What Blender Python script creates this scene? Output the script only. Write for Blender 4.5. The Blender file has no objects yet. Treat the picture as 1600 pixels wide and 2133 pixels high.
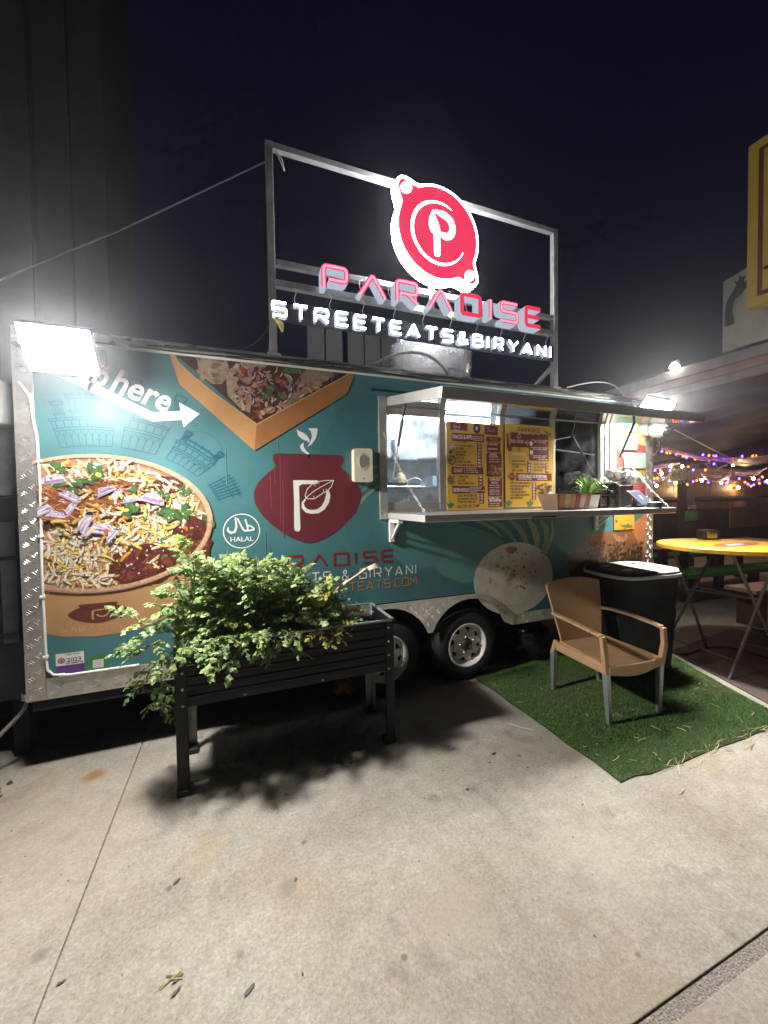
import bpy, math, random
import numpy as np
from mathutils import Vector, Matrix, noise as mnoise

random.seed(7); rnd = random.Random(11)
PI = math.pi
sc = bpy.context.scene
col = sc.collection

# ------------------------------------------------------------------ camera
CAM_H, FPX = 1.6, 801.0
YAW, PITCH, ROLL = math.radians(21.0), math.radians(1.72), 0.015
_f = Vector((math.sin(YAW)*math.cos(PITCH), math.cos(YAW)*math.cos(PITCH), -math.sin(PITCH)))
_r0 = Vector((math.cos(YAW), -math.sin(YAW), 0)); _u0 = _r0.cross(_f)
_r = math.cos(ROLL)*_r0 - math.sin(ROLL)*_u0
_u = math.cos(ROLL)*_u0 + math.sin(ROLL)*_r0
cam_d = bpy.data.cameras.new('camera'); cam = bpy.data.objects.new('camera', cam_d); col.objects.link(cam)
M4 = Matrix((_r, _u, -_f)).transposed().to_4x4(); M4.translation = (0, 0, CAM_H); cam.matrix_world = M4
cam_d.sensor_fit = 'VERTICAL'; cam_d.sensor_height = 36.0; cam_d.lens = 36.0*FPX/2133.0
cam_d.clip_start = 0.05; cam_d.clip_end = 500
sc.camera = cam

# ------------------------------------------------------------------ night sky, exposure
w = bpy.data.worlds.new('World'); sc.world = w; w.use_nodes = True
bg = w.node_tree.nodes['Background']
bg.inputs['Color'].default_value = (0.0018, 0.0016, 0.0075, 1); bg.inputs['Strength'].default_value = 1.0
vs = sc.view_settings; vs.view_transform = 'Standard'; vs.look = 'None'; vs.exposure = 0.0; vs.gamma = 1.0
sc.cycles.use_denoising = True
try: sc.cycles.denoiser = 'OPENIMAGEDENOISE'
except Exception: pass
sc.cycles.max_bounces = 6; sc.cycles.diffuse_bounces = 4; sc.cycles.glossy_bounces = 3
sc.cycles.transparent_max_bounces = 12; sc.cycles.caustics_reflective = True; sc.cycles.caustics_refractive = False
sc.cycles.sample_clamp_indirect = 4.0
sc.cycles.use_adaptive_sampling = True; sc.cycles.adaptive_threshold = .025; sc.cycles.adaptive_min_samples = 16
FLOOD_A, FLOOD_B = 430.0, 560.0      # glow of the two lamp faces
BEAM_A, BEAM_B = 78.0, 84.0         # watts of their beams
TUBE_S = 120.0

# ------------------------------------------------------------------ ray helper (pixel of a 1600x2133 picture -> point on a real plane)
def ray(u, v): return _f + _r*((u-800.0)/FPX) - _u*((v-1066.5)/FPX)
def onY(u, v, Y):
    d = ray(u, v); t = Y/d.y; return Vector((0, 0, CAM_H)) + d*t
def onZ(u, v, Z=0.0):
    d = ray(u, v); t = (Z-CAM_H)/d.z; return Vector((0, 0, CAM_H)) + d*t
YF = 2.849                                   # plane of the trailer's side wall
def W(u, v): p = onY(u, v, YF); return (p.x, p.z)
def WP(pts): return [W(*p) for p in pts]

# ------------------------------------------------------------------ materials
MATS = {}
def mat(name, c=(.5,.5,.5), rough=.5, metal=0., spec=.5, var=0., vscale=6., bump=0., bscale=60., emit=None, es=0., trans=0., alpha=1., rvar=0., aniso=0., coat=0.):
    if name in MATS: return MATS[name]
    m = bpy.data.materials.new(name); m.use_nodes = True; nt = m.node_tree; b = nt.nodes['Principled BSDF']
    b.inputs['Base Color'].default_value = (*c, 1); b.inputs['Roughness'].default_value = rough
    b.inputs['Metallic'].default_value = metal; b.inputs['Specular IOR Level'].default_value = spec
    b.inputs['Transmission Weight'].default_value = trans; b.inputs['Alpha'].default_value = alpha
    b.inputs['Coat Weight'].default_value = coat
    if emit: b.inputs['Emission Color'].default_value = (*emit, 1); b.inputs['Emission Strength'].default_value = es
    if var or bump or rvar:
        tc = nt.nodes.new('ShaderNodeTexCoord')
    if var:
        n = nt.nodes.new('ShaderNodeTexNoise'); n.inputs['Scale'].default_value = vscale; n.inputs['Detail'].default_value = 7; n.inputs['Roughness'].default_value = .65
        nt.links.new(tc.outputs['Object'], n.inputs['Vector'])
        r = nt.nodes.new('ShaderNodeMapRange'); r.inputs['From Min'].default_value = .3; r.inputs['From Max'].default_value = .7
        r.inputs['To Min'].default_value = 1-var; r.inputs['To Max'].default_value = 1+var
        mx = nt.nodes.new('ShaderNodeMix'); mx.data_type = 'RGBA'; mx.blend_type = 'MULTIPLY'; mx.inputs['Factor'].default_value = 1
        mx.inputs[6].default_value = (*c, 1); nt.links.new(n.outputs['Fac'], r.inputs['Value']); nt.links.new(r.outputs['Result'], mx.inputs[7])
        nt.links.new(mx.outputs[2], b.inputs['Base Color'])
    if rvar:
        n3 = nt.nodes.new('ShaderNodeTexNoise'); n3.inputs['Scale'].default_value = 9; n3.inputs['Detail'].default_value = 6
        nt.links.new(tc.outputs['Object'], n3.inputs['Vector'])
        r3 = nt.nodes.new('ShaderNodeMapRange'); r3.inputs['From Min'].default_value = .3; r3.inputs['From Max'].default_value = .7
        r3.inputs['To Min'].default_value = max(.02, rough-rvar); r3.inputs['To Max'].default_value = min(1, rough+rvar)
        nt.links.new(n3.outputs['Fac'], r3.inputs['Value']); nt.links.new(r3.outputs['Result'], b.inputs['Roughness'])
    if bump:
        n2 = nt.nodes.new('ShaderNodeTexNoise'); n2.inputs['Scale'].default_value = bscale; n2.inputs['Detail'].default_value = 5
        nt.links.new(tc.outputs['Object'], n2.inputs['Vector'])
        bp = nt.nodes.new('ShaderNodeBump'); bp.inputs['Strength'].default_value = bump; bp.inputs['Distance'].default_value = .01
        nt.links.new(n2.outputs['Fac'], bp.inputs['Height']); nt.links.new(bp.outputs['Normal'], b.inputs['Normal'])
    MATS[name] = m; return m
def emis(name, c, s):
    if name in MATS: return MATS[name]
    m = bpy.data.materials.new(name); m.use_nodes = True; nt = m.node_tree
    nt.nodes.remove(nt.nodes['Principled BSDF']); e = nt.nodes.new('ShaderNodeEmission')
    e.inputs['Color'].default_value = (*c, 1); e.inputs['Strength'].default_value = s
    nt.links.new(e.outputs[0], nt.nodes['Material Output'].inputs['Surface']); MATS[name] = m; return m
INKV = [.06, 14.]
def ink(c, k=.42): # print on the vinyl wrap
    c = tuple(round(x, 3) for x in c)
    return mat('print_%d_%d_%d_%d' % (*tuple(int(x*999) for x in c), int(INKV[0]*100)), c, k, var=INKV[0], vscale=INKV[1])
def srgb(r, g, b, k=1.0):
    f = lambda x: k*((x/255/12.92) if x/255 <= .04045 else ((x/255+.055)/1.055)**2.4)
    return (f(r), f(g), f(b))

# ------------------------------------------------------------------ mesh builder
ORG = {}
class MB:
    def __init__(s): s.v = []; s.f = []; s.m = []; s.mats = []
    def mi(s, m):
        if m not in s.mats: s.mats.append(m)
        return s.mats.index(m)
    def face(s, pts, m):
        b = len(s.v); s.v += [tuple(p) for p in pts]; s.f.append(tuple(range(b, b+len(pts)))); s.m.append(s.mi(m))
    def mesh(s, vs, fs, m):
        b = len(s.v); k = s.mi(m); s.v += [tuple(p) for p in vs]; s.f += [tuple(b+i for i in f) for f in fs]; s.m += [k]*len(fs)
    def box(s, x0, x1, y0, y1, z0, z1, m):
        v = [(x, y, z) for x in (x0, x1) for y in (y0, y1) for z in (z0, z1)]
        s.mesh(v, [(0,1,3,2), (4,6,7,5), (0,4,5,1), (2,3,7,6), (0,2,6,4), (1,5,7,3)], m)
    def obox(s, c, ax, ay, az, hx, hy, hz, m):
        c = Vector(c); v = [c + ax*(a*hx) + ay*(b*hy) + az*(d*hz) for a in (-1, 1) for b in (-1, 1) for d in (-1, 1)]
        s.mesh(v, [(0,1,3,2), (4,6,7,5), (0,4,5,1), (2,3,7,6), (0,2,6,4), (1,5,7,3)], m)
    def beam(s, a, b, wx, wy, m, up=(0,0,1)):
        a, b = Vector(a), Vector(b); d = (b-a).normalized(); u = Vector(up)
        if abs(d.dot(u)) > .98: u = Vector((0, 1, 0))
        sx = d.cross(u).normalized(); sy = sx.cross(d)
        s.obox((a+b)/2, d, sx, sy, (b-a).length/2, wx/2, wy/2, m)
    def flat(s, p2, y, m):       # polygon on a plane facing -Y
        ar = sum(p2[i][0]*p2[(i+1) % len(p2)][1]-p2[(i+1) % len(p2)][0]*p2[i][1] for i in range(len(p2)))
        if ar < 0: p2 = p2[::-1]
        s.face([(x, y, z) for x, z in p2], m)
    def prism(s, p2, y0, y1, m, side=None, back=True):
        ar = sum(p2[i][0]*p2[(i+1) % len(p2)][1]-p2[(i+1) % len(p2)][0]*p2[i][1] for i in range(len(p2)))
        if ar < 0: p2 = p2[::-1]
        s.face([(x, y0, z) for x, z in p2], m); n = len(p2)
        if back: s.face([(x, y1, z) for x, z in p2[::-1]], side or m)
        for i in range(n):
            a, b = p2[i], p2[(i+1) % n]
            s.face([(a[0], y0, a[1]), (a[0], y1, a[1]), (b[0], y1, b[1]), (b[0], y0, b[1])], side or m)
    def tube(s, path, r, m, n=8, caps=True, r1=None):
        P = [Vector(p) for p in path]; L = len(P); rings = []
        t0 = (P[1]-P[0]).normalized(); u = Vector((0, 0, 1)) if abs(t0.z) < .9 else Vector((1, 0, 0))
        a = t0.cross(u).normalized()
        for i in range(L):
            t = ((P[min(i+1, L-1)]-P[max(i-1, 0)])).normalized()
            a = (a - t*a.dot(t)); a = a.normalized() if a.length > 1e-6 else t.orthogonal().normalized()
            b = t.cross(a); rr = r if r1 is None else r + (r1-r)*i/(L-1)
            if hasattr(r, '__len__'): rr = r[i]
            rings.append([P[i] + (a*math.cos(2*PI*k/n) + b*math.sin(2*PI*k/n))*rr for k in range(n)])
        v = [q for R in rings for q in R]
        f = [(i*n+k, i*n+(k+1) % n, (i+1)*n+(k+1) % n, (i+1)*n+k) for i in range(L-1) for k in range(n)]
        if caps: f += [tuple(range(n))[::-1], tuple((L-1)*n+k for k in range(n))]
        s.mesh(v, f, m)
    def lathe(s, prof, c, m, n=24, axis='Z', caps=True):
        c = Vector(c); v = []
        for r, h in prof:
            for k in range(n):
                ca, sa = math.cos(2*PI*k/n)*r, math.sin(2*PI*k/n)*r
                v.append(c + (Vector((ca, sa, h)) if axis == 'Z' else Vector((ca, h, -sa)) if axis == 'Y' else Vector((h, ca, sa))))
        L = len(prof); f = [(i*n+k, i*n+(k+1) % n, (i+1)*n+(k+1) % n, (i+1)*n+k) for i in range(L-1) for k in range(n)]
        if caps: f += [tuple(range(n))[::-1], tuple((L-1)*n+k for k in range(n))]
        s.mesh(v, f, m)
    def strip(s, line, wd, y, m, closed=False, depth=0, side=None):   # ribbon on a plane facing -Y
        P = [Vector(p).to_2d() for p in line]; n = len(P); L, R = [], []
        for i in range(n):
            pa = P[(i-1) % n] if closed or i else None; pb = P[(i+1) % n] if closed or i < n-1 else None
            d0 = (P[i]-pa).normalized() if pa is not None else None; d1 = (pb-P[i]).normalized() if pb is not None else None
            if d0 is None: d0 = d1
            if d1 is None: d1 = d0
            n0, n1 = Vector((-d0.y, d0.x)), Vector((-d1.y, d1.x)); mm = n0+n1
            mm = mm.normalized() if mm.length > .05 else n0
            k = (wd[i] if hasattr(wd, '__len__') else wd)/2/max(.35, mm.dot(n0))
            L.append(P[i]+mm*k); R.append(P[i]-mm*k)
        for i in range(n if closed else n-1):
            j = (i+1) % n
            s.face([(R[i].x, y, R[i].y), (R[j].x, y, R[j].y), (L[j].x, y, L[j].y), (L[i].x, y, L[i].y)], m)
            if depth:
                for A, B in ((L[i], L[j]), (R[j], R[i])):
                    s.face([(A.x, y, A.y), (B.x, y, B.y), (B.x, y+depth, B.y), (A.x, y+depth, A.y)], side or m)
        if depth and not closed:
            for i in (0, n-1):
                A, B = (L[i], R[i]) if i else (R[i], L[i])
                s.face([(A.x, y, A.y), (B.x, y, B.y), (B.x, y+depth, B.y), (A.x, y+depth, A.y)], side or m)
    def xf(s, M): s.v = [tuple(M @ Vector(p)) for p in s.v]; return s
    def build(s, name, parent=None, bevel=0, smooth=False, kind=None, label=None, cat=None, group=None, loc=None, autos=None):
        me = bpy.data.meshes.new(name); o = bpy.data.objects.new(name, me); col.objects.link(o)
        if parent is not None: o.parent = parent; off = ORG[parent.name]
        elif loc is not None: off = Vector(loc); o.location = off
        else: off = Vector((0, 0, 0))
        ORG[o.name] = off
        me.from_pydata([(p[0]-off.x, p[1]-off.y, p[2]-off.z) for p in s.v], [], s.f)
        for m in s.mats: me.materials.append(m)
        me.polygons.foreach_set('material_index', s.m)
        if smooth or autos: me.polygons.foreach_set('use_smooth', [True]*len(s.f))
        if autos: me.set_sharp_from_angle(angle=math.radians(autos))
        me.update()
        if bevel:
            md = o.modifiers.new('bevel', 'BEVEL'); md.width = bevel; md.segments = 2; md.limit_method = 'ANGLE'; md.angle_limit = math.radians(40)
        tag(o, label, cat, group, kind); return o
def tag(o, label=None, cat=None, group=None, kind=None):
    if label: o['label'] = label
    if cat: o['category'] = cat
    if group: o['group'] = group
    if kind: o['kind'] = kind
    return o
def thing(name, label, cat, loc=(0, 0, 0), group=None):
    o = bpy.data.objects.new(name, None); col.objects.link(o); o.location = loc; o.empty_display_size = .1
    ORG[o.name] = Vector(loc); return tag(o, label, cat, group)
def dup(o, loc=None, parent=None):
    c = o.copy(); col.objects.link(c)
    if parent is not None: c.parent = parent
    if loc is not None: c.location = loc
    ORG[c.name] = ORG[o.name]
    return c
def bx(name, parent, x0, x1, y0, y1, z0, z1, m, bevel=.002, **k):
    b = MB(); b.box(x0, x1, y0, y1, z0, z1, m); return b.build(name, parent, bevel, **k)

# ------------------------------------------------------------------ print helpers
def ngon(cx, cz, rx, rz, n=24, jit=0., rot=0., R=rnd):
    out = []
    for k in range(n):
        a = 2*PI*k/n; j = 1+R.uniform(-jit, jit); x, z = math.cos(a)*rx*j, math.sin(a)*rz*j
        out.append((cx+x*math.cos(rot)-z*math.sin(rot), cz+x*math.sin(rot)+z*math.cos(rot)))
    return out
def clipx(P_, x0):
    o = []
    for i in range(len(P_)):
        a, c = P_[i], P_[(i+1) % len(P_)]
        if a[0] >= x0: o.append(a)
        if (a[0] >= x0) != (c[0] >= x0): q = (x0-a[0])/(c[0]-a[0]); o.append((x0, a[1]+(c[1]-a[1])*q))
    return o
class Painter:                      # overlapping printed shapes, each laid a hair above those it covers
    def __init__(s, y, step=1.2e-4): s.y = y; s.step = step; s.g = {}; s.mb = MB(); s.n = 0
    clip = None
    def add(s, poly, m, lift=0):
        if s.clip is not None and min(p[0] for p in poly) < s.clip:
            poly = clipx(poly, s.clip)
            if len(poly) < 3: return
        xs = [p[0] for p in poly]; zs = [p[1] for p in poly]; x0, x1, z0, z1 = min(xs), max(xs), min(zs), max(zs); k = 0; C = .06
        cells = [(i, j) for i in range(int(x0//C), int(x1//C)+1) for j in range(int(z0//C), int(z1//C)+1)]
        for c in cells:
            for (a, b, q, d, l) in s.g.get(c, ()):
                if l >= k and a < x1 and b > x0 and q < z1 and d > z0: k = l+1
        for c in cells: s.g.setdefault(c, []).append((x0, x1, z0, z1, k))
        s.mb.flat(poly, s.y-s.step*k, m)
    def line(s, pts, wd, m):
        for a, b in zip(pts[:-1], pts[1:]):
            d = Vector((b[0]-a[0], b[1]-a[1])); 
            if d.length < 1e-6: continue
            d.normalize(); n = Vector((-d.y, d.x))*wd/2
            s.add([(a[0]+n.x, a[1]+n.y), (a[0]-n.x, a[1]-n.y), (b[0]-n.x, b[1]-n.y), (b[0]+n.x, b[1]+n.y)], m)
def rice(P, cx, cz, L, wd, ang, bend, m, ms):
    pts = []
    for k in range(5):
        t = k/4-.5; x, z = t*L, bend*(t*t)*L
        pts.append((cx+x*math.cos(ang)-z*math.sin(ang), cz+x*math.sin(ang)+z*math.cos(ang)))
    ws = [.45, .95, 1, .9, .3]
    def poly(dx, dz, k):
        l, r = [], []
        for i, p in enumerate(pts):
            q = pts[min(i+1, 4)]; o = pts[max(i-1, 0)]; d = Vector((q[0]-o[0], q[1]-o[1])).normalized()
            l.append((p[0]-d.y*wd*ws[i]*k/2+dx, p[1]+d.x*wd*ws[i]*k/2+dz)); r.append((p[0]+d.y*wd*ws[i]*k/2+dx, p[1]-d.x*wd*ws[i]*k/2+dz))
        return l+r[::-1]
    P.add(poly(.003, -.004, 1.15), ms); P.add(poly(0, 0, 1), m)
def leafpoly(cx, cz, L, wd, ang, n=7, wob=.15):
    a, b = [], []
    for k in range(n+1):
        t = k/n; h = math.sin(PI*t**.8)*wd/2*(1+rnd.uniform(-wob, wob))
        a.append((t*L, h)); b.append((t*L, -h*(1+rnd.uniform(-wob, wob))))
    q = a+b[::-1][1:-1]
    return [(cx+x*math.cos(ang)-z*math.sin(ang), cz+x*math.sin(ang)+z*math.cos(ang)) for x, z in q]
def arc(cx, cz, rx, rz, a0, a1, n=12): return [(cx+rx*math.cos(a0+(a1-a0)*k/n), cz+rz*math.sin(a0+(a1-a0)*k/n)) for k in range(n+1)]
def bez(p0, p1, p2, p3, n=10):
    o = []
    for k in range(n+1):
        t = k/n; a, b, c, d = (1-t)**3, 3*t*(1-t)**2, 3*t*t*(1-t), t**3
        o.append(tuple(a*p0[i]+b*p1[i]+c*p2[i]+d*p3[i] for i in range(len(p0))))
    return o
def rounded(pts, r, closed=False):
    o = []; n = len(pts)
    for i in range(n):
        if not closed and i in (0, n-1): o.append(pts[i]); continue
        p, a, b = Vector(pts[i]), Vector(pts[i-1]), Vector(pts[(i+1) % n]); k = min(r, (a-p).length*.45, (b-p).length*.45)
        s, e = p+(a-p).normalized()*k, p+(b-p).normalized()*k
        for t in (0, .33, .67, 1): o.append(tuple(s*(1-t)**2+p*2*t*(1-t)+e*t*t))
    return o
def rrect(x0, x1, z0, z1, r): return rounded([(x0, z0), (x1, z0), (x1, z1), (x0, z1)], r, True)

# stroke alphabet, height 1
GL = {'P': (1.05, [[(0,0),(0,1),(1,1),(1,.4),(.25,.4)]]), 'V': (1.2, [[(0,1),(.55,0),(1.1,1)]]), 'A': (1.2, [[(0,0),(.55,1),(1.1,0)],[(.22,.25),(.88,.25)]]),
 '^': (1.2, [[(0,0),(.58,1),(1.16,0)]]), 'R': (1.1, [[(0,0),(0,1),(1,1),(1,.42),(.2,.42)],[(.5,.42),(1.02,0)]]), 'D': (1.1, [[(0,0),(0,1),(1.05,1),(1.05,0),(-.03,0)]]),
 'I': (.1, [[(0,0),(0,1)]]), 'S': (1.0, [[(1,1),(0,1),(0,.52),(1,.52),(1,0),(0,0)]]), 'E': (.95, [[(.95,1),(0,1),(0,0),(.95,0)],[(0,.5),(.85,.5)]]),
 'T': (1.05, [[(0,1),(1.05,1)],[(.52,1),(.52,0)]]), 'B': (1.0, [[(0,0),(0,1),(.92,1),(.92,.52),(0,.52)],[(.92,.52),(1,.45),(1,0),(-.03,0)]]),
 'Y': (1.1, [[(0,1),(.55,.45),(1.1,1)],[(.55,.45),(.55,0)]]), 'N': (1.0, [[(0,0),(0,1),(1,0),(1,1)]]), 'C': (.95, [[(.95,1),(0,1),(0,0),(.95,0)]]),
 'O': (1.0, [[(0,0),(0,1),(1,1),(1,0),(-.03,0)]]), 'M': (1.15, [[(0,0),(0,1),(.57,.4),(1.15,1),(1.15,0)]]), '.': (.12, [[(0,0),(0,.14)]]), ' ': (.5, []),
 '&': (1.0, [[(1,0),(.2,.72),(.25,1),(.62,1),(.66,.72),(0,.3),(.1,0),(.6,0),(.95,.4)]]), 'H': (1.0, [[(0,0),(0,1)],[(1,0),(1,1)],[(0,.5),(1,.5)]]),
 'L': (.9, [[(0,1),(0,0),(.9,0)]]), 'K': (.95, [[(0,0),(0,1)],[(.9,1),(.05,.5),(.95,0)]]), 'U': (1.0, [[(0,1),(0,0),(1,0),(1,1)]]), 'F': (.9, [[(.9,1),(0,1),(0,0)],[(0,.5),(.8,.5)]]),
 'G': (1.0, [[(1,1),(0,1),(0,0),(1,0),(1,.45),(.5,.45)]]), 'W': (1.3, [[(0,1),(.3,0),(.65,.8),(1,0),(1.3,1)]]), 'Z': (.95, [[(0,1),(.95,1),(0,0),(.95,0)]]), 'J': (.8, [[(.8,1),(.8,0),(0,0),(0,.3)]]),
 'X': (1., [[(0,0),(1,1)],[(0,1),(1,0)]]), '0': (.8, [[(0,0),(0,1),(.8,1),(.8,0),(-.03,0)]]), '1': (.2, [[(.1,0),(.1,1)]]), '2': (.8, [[(0,1),(.8,1),(.8,.5),(0,.5),(0,0),(.8,0)]]), '3': (.8, [[(0,1),(.8,1),(.8,0),(0,0)],[(.1,.5),(.8,.5)]]),
 '5': (.8, [[(.8,1),(0,1),(0,.5),(.8,.5),(.8,0),(0,0)]]), '6': (.8, [[(.8,1),(0,1),(0,0),(.8,0),(.8,.5),(0,.5)]]), '7': (.8, [[(0,1),(.8,1),(.3,0)]]), '8': (.8, [[(0,0),(0,1),(.8,1),(.8,0),(-.03,0)],[(0,.5),(.8,.5)]]), '9': (.8, [[(.8,.5),(0,.5),(0,1),(.8,1),(.8,0)]]),
 '$': (.8, [[(.8,.9),(0,.9),(0,.5),(.8,.5),(.8,.1),(0,.1)],[(.4,1.05),(.4,-.05)]]), '|': (.1, [[(0,-.2),(0,1.2)]]), '!': (.1, [[(0,.35),(0,1)],[(0,0),(0,.12)]]), ':': (.1, [[(0,.1),(0,.25)],[(0,.6),(0,.75)]]), 'Q': (1., [[(0,0),(0,1),(1,1),(1,0),(-.03,0)]]), '-': (.5, [[(0,.5),(.5,.5)]])}
def swidth(t, h, gap=.3, sx=1.): return sum(GL.get(c, GL['O'])[0]*h*sx+gap*h for c in t)-gap*h
def stext(mb, t, x, z, h, wd, y, m, gap=.3, sx=1., rr=.0, fit=None, slope=0.):
    if fit: sx = max(.15, (fit - gap*h*(len(t)-1))/max(.01, sum(GL.get(c, GL['O'])[0] for c in t)*h))
    for i, c in enumerate(t):
        g = GL.get(c, GL['O'])
        for j, line in enumerate(g[1]):
            L = [(x+a*h*sx, z+b*h) for a, b in line]
            if rr: L = rounded(L, rr*h)
            mb.strip(L, wd, y-1e-4*j-5e-5*(i % 2), m)
        x += g[0]*h*sx+gap*h
    return x
def letters(t, x, z, h, wd, y, m, parent, gap=.3, fit=None, rr=0.):
    sx = 1. if not fit else max(.15, (fit-gap*h*(len(t)-1))/max(.01, sum(GL[c][0] for c in t)*h))
    for c in t:
        if c != ' ': b = MB(); stext(b, c, x, z, h, wd, y, m, sx=sx, rr=rr); b.build('letter', parent)
        x += GL[c][0]*h*sx+gap*h
def font2d(t, size=1., offset=.0, sx=1.):
    cu = bpy.data.curves.new('txt', 'FONT'); cu.body = t; cu.size = size; cu.offset = offset; cu.resolution_u = 3
    o = bpy.data.objects.new('txt', cu); me = o.to_mesh()
    v = [(p.co.x*sx, p.co.y) for p in me.vertices]; f = [tuple(p.vertices) for p in me.polygons]
    o.to_mesh_clear(); bpy.data.objects.remove(o); bpy.data.curves.remove(cu); return v, f
def ftext(mb, t, x, z, h, y, m, width=None, offset=0., rot=0., shear=0., center=False):
    v, f = font2d(t, 1., offset)
    if not v: return
    x0, x1 = min(p[0] for p in v), max(p[0] for p in v); k = h/.73; sx = k if width is None else width/(x1-x0)
    wd = (x1-x0)*sx; ox = -wd/2 if center else 0
    P = []
    for a, b in v:
        q = ((a-x0)*sx+ox + shear*b*k, b*k)
        P.append((x+q[0]*math.cos(rot)-q[1]*math.sin(rot), y, z+q[0]*math.sin(rot)+q[1]*math.cos(rot)))
    mb.mesh(P, f, m)

# ------------------------------------------------------------------ ground
_g = lambda u, v: tuple(onZ(u, v))[:2]
STAINS = [(*_g(100, 1740), .75, (.40, .34, .24), .3), (*_g(195, 1617), .07, (.26, .11, .03), .8), (*_g(590, 1668), .035, (.24, .11, .04), .7), (*_g(425, 1785), .13, (.36, .27, .15), .28), (*_g(880, 1510), .10, (.20, .11, .06), .5), (*_g(600, 1850), .05, (.15, .14, .135), .5), (*_g(85, 1990), .035, (.13, .12, .115), .6), (*_g(1530, 1950), .03, (.14, .13, .13), .6), (*_g(1180, 1910), .06, (.27, .19, .13), .4),
  (*_g(1560, 1970), .02, (.10, .10, .10), .7), (*_g(1330, 1990), .012, (.09, .085, .08), .7), (*_g(1060, 1690), .16, (.19, .18, .17), .35), (*_g(500, 1990), .02, (.12, .115, .11), .6), (*_g(950, 1900), .25, (.34, .30, .25), .4), (*_g(780, 1475), .12, (.08, .075, .07), .7), (*_g(1240, 1780), .3, (.42, .39, .33), .35)]
def concrete_mat():
    m = bpy.data.materials.new('concrete'); m.use_nodes = True; nt = m.node_tree; N = nt.nodes; b = N['Principled BSDF']; Lk = nt.links.new
    geo = N.new('ShaderNodeNewGeometry'); pos = geo.outputs['Position']
    def noise(s, d=6, r=.6):
        n = N.new('ShaderNodeTexNoise'); n.inputs['Scale'].default_value = s; n.inputs['Detail'].default_value = d; n.inputs['Roughness'].default_value = r
        Lk(pos, n.inputs['Vector']); return n.outputs['Fac']
    def ramp(x, a, b_, c0, c1):
        r = N.new('ShaderNodeValToRGB'); r.color_ramp.elements[0].position = a; r.color_ramp.elements[1].position = b_
        r.color_ramp.elements[0].color = (*c0, 1); r.color_ramp.elements[1].color = (*c1, 1); Lk(x, r.inputs[0]); return r.outputs[0]
    def mix(a, c, f, mode='MIX'):
        x = N.new('ShaderNodeMix'); x.data_type = 'RGBA'; x.blend_type = mode
        if isinstance(f, float): x.inputs['Factor'].default_value = f
        else: Lk(f, x.inputs['Factor'])
        Lk(a, x.inputs[6])
        if isinstance(c, tuple): x.inputs[7].default_value = (*c, 1)
        else: Lk(c, x.inputs[7])
        return x.outputs[2]
    def ramp_v(x, a, b_, k):
        r = N.new('ShaderNodeMapRange'); r.interpolation_type = 'SMOOTHSTEP'; r.inputs['From Min'].default_value = a; r.inputs['From Max'].default_value = b_; r.inputs['To Min'].default_value = k; r.inputs['To Max'].default_value = 0; Lk(x, r.inputs['Value']); return r.outputs['Result']
    c = ramp(noise(1.3, 8, .65), .3, .72, (.275, .248, .205), (.44, .412, .36))
    c = mix(c, ramp(noise(70, 4, .85), .32, .68, (.66, .65, .64), (1.22, 1.22, 1.21)), 1.0, 'MULTIPLY'); c = mix(c, ramp(noise(14, 6, .7), .3, .7, (.84, .83, .82), (1.1, 1.1, 1.1)), 1.0, 'MULTIPLY')
    vo = N.new('ShaderNodeTexVoronoi'); vo.inputs['Scale'].default_value = 95; Lk(pos, vo.inputs['Vector'])
    c = mix(c, ramp(vo.outputs['Distance'], .12, .4, (1.22, 1.2, 1.16), (.88, .88, .88)), .4, 'MULTIPLY')
    # rusty and oily patches soaked into the slab
    c = mix(c, (.30, .19, .085), ramp(noise(.9, 3, .55), .55, .74, (0, 0, 0), (.5, .5, .5)))
    c = mix(c, (.11, .10, .095), ramp(noise(2.7, 6, .7), .56, .72, (0, 0, 0), (.6, .6, .6)))
    v2 = N.new('ShaderNodeTexVoronoi'); v2.inputs['Scale'].default_value = 5.2; v2.inputs['Randomness'].default_value = 1.0; Lk(pos, v2.inputs['Vector'])
    c = mix(c, (.10, .09, .085), ramp(v2.outputs['Distance'], .045, .085, (.7, .7, .7), (0, 0, 0)))
    # individual stains on this slab: (x, y, radius, colour, strength)
    wob = noise(9, 5, .7)
    for (sx, sy, sr, sc_, ss) in STAINS:
        vm = N.new('ShaderNodeVectorMath'); vm.operation = 'DISTANCE'; Lk(pos, vm.inputs[0]); vm.inputs[1].default_value = (sx, sy, 0)
        ma = N.new('ShaderNodeMath'); ma.operation = 'MULTIPLY_ADD'; Lk(wob, ma.inputs[0]); ma.inputs[1].default_value = sr*1.6; Lk(vm.outputs['Value'], ma.inputs[2])
        c = mix(c, sc_, ramp_v(ma.outputs[0], sr*.9, sr*1.9, ss))
    Lk(c, b.inputs['Base Color']); b.inputs['Roughness'].default_value = .82; b.inputs['Specular IOR Level'].default_value = .25
    bp = N.new('ShaderNodeBump'); bp.inputs['Strength'].default_value = .55; bp.inputs['Distance'].default_value = .004
    ad = N.new('ShaderNodeMath'); ad.operation = 'ADD'; Lk(noise(190, 4, .8), ad.inputs[0]); Lk(noise(45, 5, .6), ad.inputs[1]); Lk(ad.outputs[0], bp.inputs['Height'])
    Lk(bp.outputs['Normal'], b.inputs['Normal']); return m
CONC = concrete_mat()
DIRT = mat('joint_aggregate', (.24, .21, .18), .9, var=.8, vscale=150, bump=1., bscale=140)
b = MB(); b.box(-60, 60, -60, 60, -.4, -.007, DIRT); b.build('ground', kind='structure')
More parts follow.
